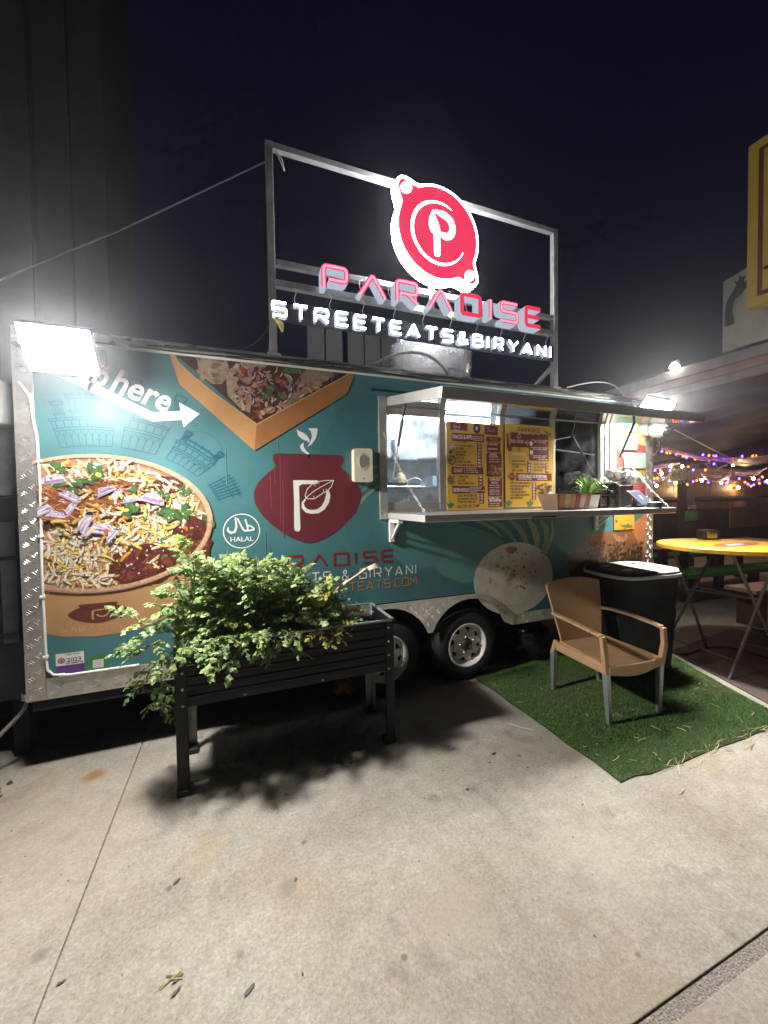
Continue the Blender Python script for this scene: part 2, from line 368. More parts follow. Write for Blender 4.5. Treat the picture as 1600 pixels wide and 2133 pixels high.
def slab(poly, z=0.0):
    b = MB(); b.mesh([(x, y, z) for x, y in poly]+[(x, y, z-.1) for x, y in poly], [(0,1,2,3), (7,6,5,4)]+[(i, i+4, (i+1) % 4+4, (i+1) % 4) for i in range(4)], CONC); return b
pave = thing('pavement', None, None); pave['kind'] = 'structure'
for (x0, x1, y0, y1) in ((-.621, 30, .784, 30), (-8, -.627, .784, 30), (-.621, 30, -8, .738), (-8, -.627, -8, .738)):
    slab([(x0, y0), (x1, y0), (x1, y1), (x0, y1)]).build('slab', pave, bevel=.0035)

# ------------------------------------------------------------------ food trailer
X0, X1, ZB, ZT, YB = -1.18, 4.215, .443, 2.598, 4.95
TEAL = mat('vinyl_teal', (.046, .152, .165), .52, var=.14, vscale=2.6, bump=.04, bscale=5)
ALU = mat('aluminium', (.60, .58, .56), .38, .6, var=.12, vscale=8, rvar=.12)
STEEL = mat('stainless', (.66, .65, .63), .2, 1., var=.06, vscale=5, rvar=.08)
PLATE = mat('diamond_plate', (.60, .575, .54), .34, .7, var=.18, vscale=11, rvar=.12)
BLACK = mat('black_plastic', (.012, .012, .013), .45, var=.3, vscale=20)
WHITE = mat('white_plastic', (.78, .76, .72), .4, var=.05)
RUBBER = mat('rubber', (.014, .014, .014), .75, var=.3, vscale=30, bump=.3, bscale=80)
DARK = mat('underbody', (.012, .012, .012), .9)
tr = thing('food_trailer', 'teal food trailer with printed biryani bowl, taco box and serving window', 'food trailer', (1.5, 3.9, 0))
INT = mat('kitchen_white', (.78, .80, .82), .35, var=.06)
# shell
b = MB()
b.box(X0, X1, YB-.05, YB, ZB, ZT, TEAL); b.box(X0, X0+.05, YF+.06, YB-.05, ZB, ZT, TEAL); b.box(X1-.05, X1, YF+.06, YB-.05, ZB, ZT, TEAL)
b.build('shell', tr)
bx('roof', tr, X0-.005, X1+.005, YF+.035, YB+.01, ZT, ZT+.05, mat('roof_metal', (.35, .35, .36), .5, .6))
bx('floor', tr, X0+.05, X1-.05, YF+.06, YB-.05, .78, .84, mat('floor_sheet', (.25, .25, .25), .5))
bx('chassis', tr, X0+.1, X1-.1, YF+.35, YB-.2, .30, .44, DARK)
# side wall: panels round the serving hatch
WX0, WX1, WZ0, WZ1 = 1.10, 3.62, 1.50, 2.37
b = MB()
for (a, c, d, e) in ((X0, WX0, .78, ZT), (WX1, X1, .78, ZT), (WX0, WX1, .78, WZ0), (WX0, WX1, WZ1, ZT)): b.box(a, c, YF, YF+.06, d, e, TEAL)
b.build('side_wall', tr)
bx('lower_panel', tr, X0, .72, YF, YF+.06, ZB, .78, TEAL, 0)
bx('lower_panel', tr, 2.33, X1, YF, YF+.06, ZB, .78, TEAL, 0)
# wheel wells
b = MB(); b.box(.72, 2.33, YF+.32, YF+.36, .2, .78, DARK); b.box(.72, 2.33, YF+.004, YF+.36, .765, .779, DARK); b.build('wheel_well', tr)
bx('skirt', tr, X0+.02, .72, YF+.01, YF+.05, ZB-.07, ZB, DARK, 0)
# ---- diamond plate trims
def treads(mb, poly_in, x0, x1, z0, z1, y, m, p=.05):
    row = 0; z = z0+p*.5
    while z < z1+p*.5:
        x = x0+p*.5; k = row
        while x < x1+p*.5:
            a = (1 if k % 2 else -1)*.72; L = p*.80; wd = .0058
            for s_ in (-1.5, -.5, .5, 1.5):
                cx, cz = x-math.sin(a)*s_*p*.24, z+math.cos(a)*s_*p*.24; dx, dz = math.cos(a)*L/2, math.sin(a)*L/2; nx, nz = -math.sin(a)*wd/2, math.cos(a)*wd/2
                if not (poly_in(cx-dx, cz-dz) and poly_in(cx+dx, cz+dz)):
                    dx, dz = dx*.45, dz*.45
                    if not (poly_in(cx-dx, cz-dz) and poly_in(cx+dx, cz+dz)): continue
                A = [(cx-dx, y, cz-dz), (cx+nx, y, cz+nz), (cx+dx, y, cz+dz), (cx-nx, y, cz-nz), (cx-dx*.6, y-.0026, cz-dz*.6), (cx+dx*.6, y-.0026, cz+dz*.6)]
                mb.mesh(A, [(0, 4, 1), (4, 5, 1), (1, 5, 2), (0, 3, 4), (4, 3, 5), (3, 2, 5)], m)
            x += p; k += 1
        z += p; row += 1
def trim(x0, x1, z0, z1, th=.004):
    o = bx('diamond_plate_trim', tr, x0, x1, YF-th, YF+.003, z0, z1, PLATE, .001)
    t = MB(); treads(t, lambda x, z: x0+.008 < x < x1-.008 and z0+.008 < z < z1-.008, x0, x1, z0, z1, YF-th-.0002, PLATE); t.build('tread_bars', o, kind='stuff')
    return o
trim(X0-.004, X0+.090, ZB-.004, ZT+.01)
trim(X0+.0925, .70, ZB-.004, ZB+.125, .0038)
trim(X1-.11, X1+.004, ZB-.004, ZT-.06)
trim(2.335, X1-.1125, ZB-.002, .542, .0038)
# corner return on the right end and left end
bx('corner_return', tr, X1+.0005, X1+.004, YF+.004, YF+.11, ZB, ZT-.06, PLATE, 0)
# top trim, sloping back to the roof
b = MB(); b.mesh([(X0, YF-.006, ZT-.005), (X1, YF-.006, ZT-.005), (X1, YF-.012, ZT+.035), (X0, YF-.012, ZT+.035), (X1, YF+.07, ZT+.075), (X0, YF+.07, ZT+.075)], [(0,1,2,3), (3,2,4,5)], PLATE)
top = b.build('diamond_plate_trim', tr); t = MB(); treads(t, lambda x, z: X0+.01 < x < X1-.01 and .002 < z < .078, X0, X1, 0, .08, 0, PLATE, .038)
t.xf(Matrix.Translation((0, YF-.0125, ZT+.036)) @ Matrix.Rotation(-1.115, 4, 'X')); t.build('tread_bars', top, kind='stuff')
b = MB(); b.box(X0, X1, YF-.010, YF-.001, ZT-.03, ZT-.016, WHITE); b.build('drip_rail', tr)
# fender plate with two wheel arches
WHX, WR = (1.105, 1.875), .314
fp = [(.70, .785), (.70, .45)]
fp = [(.70, ZB), (.70, .70)]
edge = []
for cx in WHX:
    a0 = math.asin((ZB-.32)/.40) if cx == WHX[0] else None
    for k in range(17):
        a = PI - PI*k/16; x, z = cx+.395*math.cos(a), .335+.40*math.sin(a)
        if cx == WHX[0] and x > 1.49 or cx == WHX[1] and x < 1.49: continue
        edge.append((x, max(z, ZB)))
bottom = [(.70, ZB)]+[e for e in edge if e[1] > ZB]+[(2.335, ZB)]
topl = [(2.335, .545), (2.26, .60), (2.16, .68), (2.06, .745), (1.96, .765), (.70, .765)]
b = MB(); b.prism(bottom+topl, YF-.014, YF-.002, PLATE); fen = b.build('fender_plate', tr)
def infen(x, z):
    if not (.72 < x < 2.3 and .46 < z < .755): return False
    if x > 1.96 and z > .765-(x-1.96)*.62-.012: return False
    return all((x-c)**2/.395**2+(z-.335)**2/.40**2 > 1.09 for c in WHX)
t = MB(); treads(t, infen, .70, 2.33, .44, .77, YF-.0142, PLATE, .05); t.build('tread_bars', fen, kind='stuff')
b = MB(); b.strip([(2.335, .546), (2.26, .603), (2.16, .683), (2.06, .748), (1.96, .768), (.70, .768)], .008, YF-.016, ALU, depth=.012); b.build('fender_edge', fen)
# ---- wheels
RIMW = mat('rim_paint', (.62, .60, .57), .4, .0, var=.2, vscale=18)
for cx in WHX:
    yo = YF+.012
    wh = bx('hub', tr, 0, .01, 0, .01, 0, .01, BLACK, 0); bpy.data.objects.remove(wh)
    b = MB(); b.lathe([(.055, .19), (.055, .0), (.05, -.012), (.032, -.02), (.03, -.012), (0.001, -.010)], (cx, yo+.03, WR), mat('hub_metal', (.10, .085, .07), .55, .7, var=.4), 20, 'Y', caps=False)
    wheel = b.build('wheel', tr, autos=35)
    b = MB(); pr = [(.19, .0), (.2, -.004), (.225, -.012), (.262, -.012), (.292, .002), (.306, .022), (.314, .04), (.314, .14), (.306, .165), (.285, .185), (.2, .19)]
    b.lathe(pr, (cx, yo+.012, WR), RUBBER, 56, 'Y', caps=False)
    for k in range(60):          # tread blocks
        a = 2*PI*k/60
        for yy in (.045, .075, .105, .135):
            c = Vector((cx+math.cos(a)*.314, yo+.012+yy, WR+math.sin(a)*.314)); ra = Vector((math.cos(a), 0, math.sin(a))); ta = Vector((-math.sin(a), 0, math.cos(a)))
            b.obox(c, ra, ta, Vector((0, 1, 0)), .003, .0125, .012, RUBBER)
    b.build('tyre', wheel, autos=40)
    # white spoke rim with triangular holes
    b = MB(); n = 8
    b.lathe([(.196, .0), (.192, -.006), (.184, -.006), (.176, .018), (.168, .03), (.166, .05)], (cx, yo+.01, WR), RIMW, 48, 'Y', caps=False)
    def rp(r, a, h): return (cx+r*math.cos(a), yo+.01+h, WR+r*math.sin(a))
    hh = lambda r: .05-.03*(max(0, (.168-r))/.11)**.7
    for k in range(n):
        a0 = 2*PI*k/n+.2; st = 2*PI/n
        # hole: triangle pointing inwards between radius .105 and .150
        ho = [(.150, a0+st*.22), (.152, a0+st*.5), (.150, a0+st*.78), (.128, a0+st*.68), (.108, a0+st*.5), (.128, a0+st*.32)]
        outer = [(.168, a0+st*.0), (.168, a0+st*.5), (.168, a0+st*1.0), (.12, a0+st), (.058, a0+st*.5+st*.5), (.058, a0+st*.5), (.058, a0), (.12, a0)]
        P3 = lambda L, d=0: [rp(r, a, hh(r)+d) for r, a in L]
        H, O = P3(ho), P3(outer); V = H+O; q = lambda *i: tuple(i)
        F = [q(0, 6, 7, 1), q(1, 7, 8, 2), q(2, 8, 9, 3), q(3, 9, 10, 4), q(4, 10, 11), q(4, 11, 12), q(5, 4, 12, 13), q(0, 5, 13, 6)]
        b.mesh(V, F, RIMW)
        for i in range(6):
            j = (i+1) % 6; A, B = H[i], H[j]
            b.face([A, (A[0], A[1]+.012, A[2]), (B[0], B[1]+.012, B[2]), B], RIMW)
    b.lathe([(.058, hh(.058)), (.056, hh(.058)+.02)], (cx, yo+.01, WR), RIMW, 32, 'Y', caps=False)
    b.lathe([(.168, .085), (.05, .085)], (cx, yo+.01, WR), BLACK, 32, 'Y', caps=False)
    b.build('rim', wheel, autos=30)
    for k in range(5):
        a = 2*PI*k/5+.5; b = MB(); b.lathe([(.009, .012), (.009, -.006), (.006, -.01), (.0005, -.01)], (cx+.072*math.cos(a), yo+.012+hh(.072)-.01, WR+.072*math.sin(a)), ALU, 6, 'Y', caps=False); b.build('lug_nut', wheel)

# ------------------------------------------------------------------ serving hatch: frame, panes, kitchen
FR = mat('window_frame_aluminium', (.44, .415, .39), .42, .55, var=.12, rvar=.1)
def frame(x0, x1, z0, z1, y0=YF-.018, y1=YF+.05, nm='window_frame'): return bx(nm, tr, x0, x1, y0, y1, z0, z1, FR, .004)
frame(WX0-.045, WX0+.022, WZ0-.05, WZ1+.05); frame(WX1-.02, WX1+.03, WZ0-.05, WZ1+.05, YF-.016)
frame(WX0+.0225, WX1-.0205, WZ1-.03, WZ1+.045, YF-.015); frame(WX0+.0225, WX1-.0205, WZ0-.045, WZ0+.02, YF-.015)
for x in (1.625, 2.235, 2.815): frame(x-.03, x+.03, WZ0+.0205, WZ1-.0305, YF-.01, YF+.045, 'mullion')
for x in (3.44, 3.50, 3.56): frame(x-.022, x+.022, WZ0+.0205, WZ1-.0305, YF-.02-(x-3.4)*.08, YF+.045, 'mullion')
for (a, c) in ((WX0+.0225, 1.595),): 
    frame(a, c, WZ0+.021, WZ0+.085, YF+.0, YF+.03, 'sash_rail'); frame(a, c, WZ1-.085, WZ1-.031, YF+.0, YF+.03, 'sash_rail')
def glass_mat(name, tint, refl, haze):
    m = bpy.data.materials.new(name); m.use_nodes = True; nt = m.node_tree; N = nt.nodes; N.remove(N['Principled BSDF'])
    t = N.new('ShaderNodeBsdfTransparent'); t.inputs[0].default_value = (*tint, 1); g = N.new('ShaderNodeBsdfGlossy'); g.inputs['Roughness'].default_value = .03
    d = N.new('ShaderNodeBsdfDiffuse'); d.inputs[0].default_value = (.7, .73, .78, 1); fr = N.new('ShaderNodeFresnel'); fr.inputs['IOR'].default_value = 1.5
    ad = N.new('ShaderNodeMath'); ad.operation = 'ADD'; ad.inputs[1].default_value = refl; nt.links.new(fr.outputs[0], ad.inputs[0])
    m1 = N.new('ShaderNodeMixShader'); m2 = N.new('ShaderNodeMixShader'); nt.links.new(ad.outputs[0], m1.inputs[0]); nt.links.new(t.outputs[0], m1.inputs[1]); nt.links.new(g.outputs[0], m1.inputs[2])
    tc = N.new('ShaderNodeTexCoord'); no = N.new('ShaderNodeTexNoise'); no.inputs['Scale'].default_value = 7; no.inputs['Detail'].default_value = 8; nt.links.new(tc.outputs['Object'], no.inputs['Vector'])
    mr = N.new('ShaderNodeMapRange'); mr.inputs['From Min'].default_value = .35; mr.inputs['From Max'].default_value = .75; mr.inputs['To Min'].default_value = 0; mr.inputs['To Max'].default_value = haze; nt.links.new(no.outputs['Fac'], mr.inputs['Value'])
    nt.links.new(mr.outputs[0], m2.inputs[0]); nt.links.new(m1.outputs[0], m2.inputs[1]); nt.links.new(d.outputs[0], m2.inputs[2]); nt.links.new(m2.outputs[0], N['Material Output'].inputs['Surface']); return m
G1 = glass_mat('smeared_glass', (.93, .96, .98), .02, .45); G2 = glass_mat('dark_glass', (.45, .47, .5), .10, .04)
for (a, c, g) in ((1.1225, 1.595, G1), (1.655, 2.205, G1), (2.265, 2.785, G2), (2.845, 3.418, G2)):
    bx('pane', tr, a, c, YF+.012, YF+.016, WZ0+.02, WZ1-.03, g, 0)
# kitchen behind the glass
b = MB(); b.box(X0+.06, 2.80, 3.95, 3.99, .84, 2.56, INT); b.box(X0+.06, X0+.10, YF+.07, 3.95, .84, 2.56, INT); b.box(2.80, 2.84, YF+.10, 3.99, .84, 2.56, INT)  # last box is a partition added to keep the right half dark
b.build('kitchen_wall', tr)
bx('kitchen_ceiling', tr, X0+.06, X1-.06, YF+.065, YB-.06, 2.565, 2.59, INT, 0)
bx('kitchen_back_wall', tr, 2.845, X1-.06, 3.6, 3.64, .84, 2.56, mat('dark_kitchen', (.03, .03, .032), .5), 0)
for z in (2.02, 1.72): bx('kitchen_shelf', tr, .2, 2.75, 3.55, 3.94, z, z+.02, STEEL)
bx('kitchen_counter', tr, .2, 2.79, 3.2, 3.94, 1.38, 1.42, STEEL); bx('kitchen_counter', tr, 2.85, 3.6, 2.96, 3.4, 1.46, 1.53, mat('white_counter', (.7, .69, .66), .35))
for i in range(14):
    x = .75+i*.125+rnd.uniform(-.02, .02); z = (2.041, 1.741, 1.421)[i % 3]; h = rnd.uniform(.08, .2); c = rnd.choice([(.7,.7,.72),(.6,.42,.22),(.25,.3,.36),(.75,.75,.7),(.4,.4,.42)])
    bb = MB(); r = rnd.uniform(.035, .06)
    if i % 2: bb.lathe([(r*.9, 0), (r, h*.1), (r, h*.8), (r*.6, h*.95), (r*.6, h)], (x, 3.7, z), mat('jar_%d' % i, c, .4), 14)
    else: bb.box(x-r*1.3, x+r*1.3, 3.62, 3.78, z, z+h, mat('carton_%d' % i, c, .6, var=.15))
    bb.build('kitchen_container', tr, bevel=.003)
b = MB(); b.tube([(1.28, 3.12, 1.78), (1.34, 3.1, 1.80), (1.42, 3.12, 1.77), (1.5, 3.11, 1.80), (1.56, 3.12, 1.775), (1.58, 3.12, 1.7)], .006, WHITE, 6); b.build('cable', tr)
b = MB(); b.box(1.16, 1.56, 3.10, 3.24, 1.735, 1.755, STEEL); b.build('wire_ledge', tr)
b = MB(); b.box(1.24, 2.23, 3.02, 3.07, 2.30, 2.345, emis('tube_glow', (.86, .94, 1), TUBE_S)); b.build('tube_light', tr)
b = MB(); b.box(1.30, 1.52, 3.10, 3.2, 1.95, 2.14, mat('notice_white', (.8, .84, .88), .5)); b.build('notice_panel', tr, bevel=.01)
bx('oven', tr, 2.86, 3.12, 3.02, 3.3, 1.531, 1.80, mat('oven_black', (.01, .01, .011), .25), .01)
b = MB(); b.obox((3.30, 3.1, 1.97), Vector((1, 0, 0)), Vector((0, .9, .43)).normalized(), Vector((0, -.43, .9)).normalized(), .10, .012, .13, BLACK); mon = b.build('reflection_screen', tr, bevel=.003)  # screen added inside in place of a reflection in the pane
b = MB(); b.strip([(3.20, 1.86), (3.20, 2.09)], .012, 3.02, emis('reflection_glow', (.9, .95, 1), 1.5)); b.strip([(3.20, 1.86), (3.31, 1.86)], .010, 3.02, emis('reflection_glow', (.9, .95, 1), 1.5)); b.build('reflection_edge', mon)  # glowing strips draw the bright edge of that reflection

# ---- awning (hatch door propped open)
AW0, AW1 = 1.12, 3.51; AH = Vector((0, YF-.02, 2.372)); AO = Vector((0, 1.963, 2.216)); ad = (AO-AH).normalized(); an = Vector((0, -ad.z, ad.y)); an = an if an.z > 0 else -an
AWM = mat('awning_edge', (.55, .52, .49), .4, .5, var=.1, rvar=.1)
b = MB(); L = (AO-AH).length
b.obox(Vector(((AW0+AW1)/2, 0, 0))+AH+ad*L/2-an*.0285, Vector((1, 0, 0)), ad, an, (AW1-AW0)/2-.003, L/2-.003, .002, mat('polished_sheet', (.74, .73, .72), .06, 1.))
aw = b.build('awning', tr)
for nm, c, hx, hd, hn in (('edge', AO-ad*.012, (AW1-AW0)/2, .012, .034), ('edge', AH+ad*.02, (AW1-AW0)/2, .015, .03)):
    b = MB(); b.obox(Vector(((AW0+AW1)/2, 0, 0))+c+an*.004, Vector((1, 0, 0)), ad, an, hx, hd, hn, AWM); b.build('edge', aw, bevel=.003)
for x in (AW0+.012, AW1-.012):
    b = MB(); b.obox(Vector((x, 0, 0))+AH+ad*(L/2)+an*.004, Vector((1, 0, 0)), ad, an, .012, L/2-.03, .034, AWM); b.build('edge', aw, bevel=.003)
bx('drip_strip', tr, WX0-.10, WX0+.35, YF-.04, YF-.001, WZ1+.085, WZ1+.095, BLACK)
def strut(a, c, m_, nm='gas_strut'):
    a, c, = Vector(a), Vector(c); mid = a+(c-a)*.55; b = MB(); b.tube([a, mid], .011, BLACK, 10); b.tube([mid, c], .0055, ALU, 8); b.lathe([(.016, -.012), (.016, .012)], a, ALU, 10); return b.build(nm, m_)
strut((AW0+.06, YF-.25, 2.33), (AW0+.045, YF-.02, 1.76), aw); strut((AW1-.06, YF-.36, 2.31), (AW1-.0, YF-.03, 1.72), aw)
def chain(pts, m_, step=.02):
    P = [Vector(p) for p in pts]; b = MB(); i = 0
    for a, c in zip(P[:-1], P[1:]):
        n = max(1, int((c-a).length/step)); d = (c-a).normalized(); s1 = d.orthogonal().normalized(); s2 = d.cross(s1)
        for k in range(n):
            o = a+(c-a)*((k+.5)/n); q = s1 if i % 2 else s2; i += 1
            ring = [o+d*(math.cos(2*PI*t/8)*.0135)+q*(math.sin(2*PI*t/8)*.007) for t in range(9)]
            b.tube(ring, .0022, ALU, 5, caps=False)
    return b.build('chain', m_)
# ---- counter shelf
SH0, SH1, SY = 1.10, 3.545, 2.194
b = MB(); b.box(SH0+.02, SH1, SY, YF-.02, 1.455, 1.502, mat('shelf_steel', (.60, .58, .55), .28, .35, var=.03)); sh = b.build('counter_shelf', tr, bevel=.004)
b = MB(); b.box(1.98, 2.20, SY-.003, SY+.002, 1.458, 1.468, BLACK); b.build('slot', sh)
for x in (1.15, 3.36):
    b = MB(); b.box(x-.02, x+.02, YF-.03, YF-.002, 1.27, 1.45, WHITE); b.box(x-.02, x+.02, YF-.2, YF-.03, 1.425, 1.453, WHITE); b.beam((x, YF-.03, 1.30), (x, YF-.18, 1.43), .014, .014, WHITE); b.beam((x+.015, YF-.03, 1.35), (x+.015, YF-.12, 1.43), .01, .01, WHITE)
    b.build('bracket', sh, bevel=.002)
def sag(a, c, s_, n=14):
    a, c = Vector(a), Vector(c); return [a+(c-a)*(k/n)-Vector((0, 0, 1))*s_*4*(k/n)*(1-k/n) for k in range(n+1)]
chain(sag((WX0-.01, YF-.03, 2.13), (1.16, SY+.06, 1.505), .03), tr); chain(sag((WX1-.02, YF-.03, 2.13), (SH1-.03, SY+.04, 1.505), .03), tr)

# ------------------------------------------------------------------ wrap artwork (flat prints on the side wall)
CREAM = (.62, .60, .55); MAROON = (.118, .018, .026)
Y1 = YF-.0006
# big leaf shapes, tone on tone
P = Painter(Y1)
LT = [ink((.062, .182, .19)), ink((.075, .21, .208)), ink((.042, .138, .152)), ink((.095, .235, .222))]
def frond(pts, m, wd):
    L = WP(pts); n = len(L); P_ = MB(); ws = [max(.004, wd*math.sin(PI*(i+.6)/(n+.2))) for i in range(n)]
    V1, V2 = [], []
    for i in range(n):
        a, c = L[max(0, i-1)], L[min(n-1, i+1)]; d = Vector((c[0]-a[0], c[1]-a[1])).normalized(); V1.append((L[i][0]-d.y*ws[i]/2, L[i][1]+d.x*ws[i]/2)); V2.append((L[i][0]+d.y*ws[i]/2, L[i][1]-d.x*ws[i]/2))
    P.add(V1+V2[::-1], m)
BAN = WP([(812,1100),(850,1088),(900,1085),(960,1092),(1010,1108),(1050,1130),(1035,1165),(1010,1195),(990,1212),(955,1214),(925,1203),(912,1188),(905,1180),(880,1184),(845,1180),(822,1160),(810,1130)])
P.add(BAN, LT[1])
P.add(WP([(930,1092),(1050,1130),(1035,1165),(1010,1195),(990,1212),(955,1214),(925,1203),(912,1188),(905,1180),(935,1150),(932,1120)]), LT[3])
for k in range(16):
    x = 826+k*12; P.line(WP([(x, 1100+abs(k-7)*.6), (x-6+k*1.2, 1175+(18 if k > 7 else 0)+(k > 12)*-20)]), .0022, LT[0] if k % 2 else LT[3])
P.line(WP([(812,1100),(850,1088),(900,1085),(960,1092),(1010,1108),(1050,1130)]), .006, ink((.14, .30, .28)))
BEI = [ink((.20, .265, .185)), ink((.25, .30, .20)), ink((.16, .245, .19))]
for pts, wd in (([(715,960),(722,925),(735,900),(748,880)],.05), ([(748,940),(752,905),(762,875),(775,845)],.06), ([(768,960),(772,920),(782,885),(786,860)],.07), ([(735,1010),(750,990),(775,975),(790,970)],.035), ([(725,1060),(745,1030),(770,1005),(790,985)],.04), ([(718,1100),(735,1065),(760,1035),(790,1010)],.03)): frond(pts, rnd.choice(BEI), wd)
for pts, wd in (([(1015,1082),(1045,1095),(1062,1112),(1075,1130)],.05), ([(1060,1082),(1080,1098),(1092,1118),(1100,1140)],.06), ([(1100,1082),(1112,1100),(1118,1125),(1118,1148)],.08), ([(1125,1082),(1138,1100),(1138,1130),(1128,1155)],.06), ([(1150,1082),(1152,1110),(1142,1140),(1130,1165)],.04), ([(985,1083),(1010,1092),(1030,1102),(1045,1118)],.03)): frond(pts, rnd.choice(BEI), wd)
for k in range(22):      # faint light streaks of the leaf print
    x, y = rnd.uniform(640, 780), rnd.uniform(830, 1150); l = rnd.uniform(40, 130); P.line(WP([(x, y), (x+l*.25, y-l*.5), (x+l*.4, y-l)]) if y-l > 800 else WP([(x, y), (x+10, y+40)]), .003, LT[rnd.randrange(2)])
for k in range(14):
    x, y = rnd.uniform(1120, 1260), rnd.uniform(1090, 1240); P.line(WP([(x, y), (x+30, y-25), (x+70, y-30)]), .003, LT[rnd.randrange(3)])
for pts in ([(640,1000),(700,860),(760,800),(790,830),(780,960),(720,1100)], [(830,1180),(870,1230),(960,1235),(990,1225),(900,1190)], [(1170,1090),(1210,1082),(1270,1090),(1230,1120),(1190,1150),(1165,1180),(1155,1140)]): P.add(WP(pts), LT[2])
P.mb.build('leaf_print', tr)

# biryani bowl
BX, BZ, BA, BB = -.80, 1.487, .645, .425
P = Painter(YF-.0030, 8e-5); P.clip = X0+.091; INKV[:] = [.34, 48.]
b = MB()
body = [(X0+.1, BZ-.1)]+arc(-.80, .80, .62, .0, PI, 2*PI, 2)[:0]
body = [(-1.12, 1.10), (-1.12, .85), (-1.0, .805), (-.83, .785), (-.70, .787), (-.57, .805), (-.45, .855), (-.36, .925), (-.28, 1.05), (-.185, 1.25), (-.165, 1.40), (-.8, 1.45)]
INKV[:] = [.10, 6.]; b.flat(clipx(body, X0+.089), YF-.0010, ink((.40, .215, .095)))
b.flat(clipx(ngon(BX, BZ, BA, BB, 72), X0+.089), YF-.0014, ink((.52, .30, .20)))
b.flat(clipx(ngon(BX+.004, BZ+.006, BA-.028, BB-.022, 72), X0+.089), YF-.0018, ink((.33, .14, .07))); INKV[:] = [.34, 48.]
b.flat(clipx(ngon(BX+.0, BZ-.005, BA-.045, BB-.04, 72), X0+.089), YF-.0022, ink((.36, .19, .075)))
bowl = b.build('bowl_print', tr)
def inb(x, z, k=.92): return x > X0+.11 and ((x-BX)/(BA*k))**2+((z-BZ)/(BB*k))**2 < 1
RC = [(.62,.57,.47)]*6+[(.55,.48,.34)]*4+[(.62,.45,.10)]*3+[(.58,.26,.04)]*2+[(.70,.62,.30)]*2+[(.66,.60,.55)]*2
RS = ink((.27, .145, .06))
EXC = [(*W(300,1180), .19, .13), (*W(408,1130), .10, .16), (*W(215,1030), .30, .09), (*W(100,1040), .12, .08)]
def ricefield(n, ex=False):
    for _ in range(n):
        x, z = BX+rnd.uniform(-BA, BA), BZ+rnd.uniform(-BB, BB)
        if not inb(x, z, .90) or ex and rnd.random() < .93 and any(((x-a)/c)**2+((z-q)/d)**2 < 1 for a, q, c, d in EXC): continue
        rice(P, x, z, rnd.uniform(.045, .105), rnd.uniform(.0105, .0165), rnd.uniform(0, PI), rnd.uniform(-.7, .7), ink(rnd.choice(RC)), RS)
def chunk(cx, cz, rx, rz, cols, n=30, rot=0.):
    P.add(ngon(cx, cz, rx, rz, 22, .10, rot), ink(cols[0]))
    for _ in range(n):
        a, r = rnd.uniform(0, 2*PI), rnd.random()**.6*.82
        P.add(ngon(cx+math.cos(a)*rx*r, cz+math.sin(a)*rz*r, rx*rnd.uniform(.08, .24), rz*rnd.uniform(.06, .2), 7, .3, rnd.uniform(0, 3)), ink(rnd.choice(cols[1:])))
RED = [(.085,.016,.012), (.12,.022,.016), (.06,.011,.009), (.16,.034,.022), (.10,.018,.016), (.20,.055,.032)]
BRN = [(.24,.075,.022), (.34,.13,.045), (.17,.045,.014), (.44,.19,.08), (.28,.09,.02), (.56,.33,.18)]
def onion(cx, cz, s_, a):
    s_ *= .8
    for k, c in enumerate([(.36,.27,.40), (.56,.50,.56), (.27,.17,.33), (.62,.57,.62), (.40,.30,.44), (.64,.60,.64)]):
        k *= .66
        q = [(cx+math.cos(a)*x-math.sin(a)*z, cz+math.sin(a)*x+math.cos(a)*z) for x, z in [(-s_*(1-.2*k), -s_*.30+k*s_*.18), (s_*(.9-.15*k), -s_*.36+k*s_*.2), (s_*(.7-.2*k), s_*.26+k*.04*s_), (-s_*(.6-.1*k), s_*.38)]]
        P.add([(x+rnd.uniform(-.1, .1)*s_, z+rnd.uniform(-.1, .1)*s_) for x, z in q], ink(c))
def herb(cx, cz, s_, a, c0=(.035,.095,.025), c1=(.055,.135,.04)):
    for da in (-.9, 0, .9): P.add(leafpoly(cx, cz, s_, s_*.62, a+da, 9, .28), ink(c0 if da else c1))
    for da in (-.9, 0, .9): P.line([(cx, cz), (cx+math.cos(a+da)*s_*.8, cz+math.sin(a+da)*s_*.8)], .003, ink((.09,.18,.06)))
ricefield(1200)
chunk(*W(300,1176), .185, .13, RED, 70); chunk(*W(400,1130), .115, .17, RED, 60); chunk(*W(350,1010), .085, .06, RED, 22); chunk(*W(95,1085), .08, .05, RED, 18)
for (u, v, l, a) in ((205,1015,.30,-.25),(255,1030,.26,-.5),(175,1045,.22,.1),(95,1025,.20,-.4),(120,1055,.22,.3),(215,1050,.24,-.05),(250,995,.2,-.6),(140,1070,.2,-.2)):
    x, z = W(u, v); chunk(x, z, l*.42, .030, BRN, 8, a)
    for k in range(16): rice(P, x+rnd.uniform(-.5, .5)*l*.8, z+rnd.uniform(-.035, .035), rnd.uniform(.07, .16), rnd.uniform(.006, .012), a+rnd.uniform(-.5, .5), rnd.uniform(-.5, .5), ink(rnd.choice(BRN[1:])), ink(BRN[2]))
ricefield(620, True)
for (u, v, s_, a) in ((190,985,.13,.6),(135,1010,.09,2.4),(165,1000,.08,-1.2),(360,1060,.16,-1.9),(330,1035,.09,.2),(285,1022,.08,2.9),(260,1060,.12,-.2),(115,975,.08,.8),(430,1085,.08,1.2),(375,1022,.08,0)): herb(*W(u, v), s_*.62, a); herb(W(u, v)[0]+.05, W(u, v)[1]-.02, s_*.45, a+1.9)
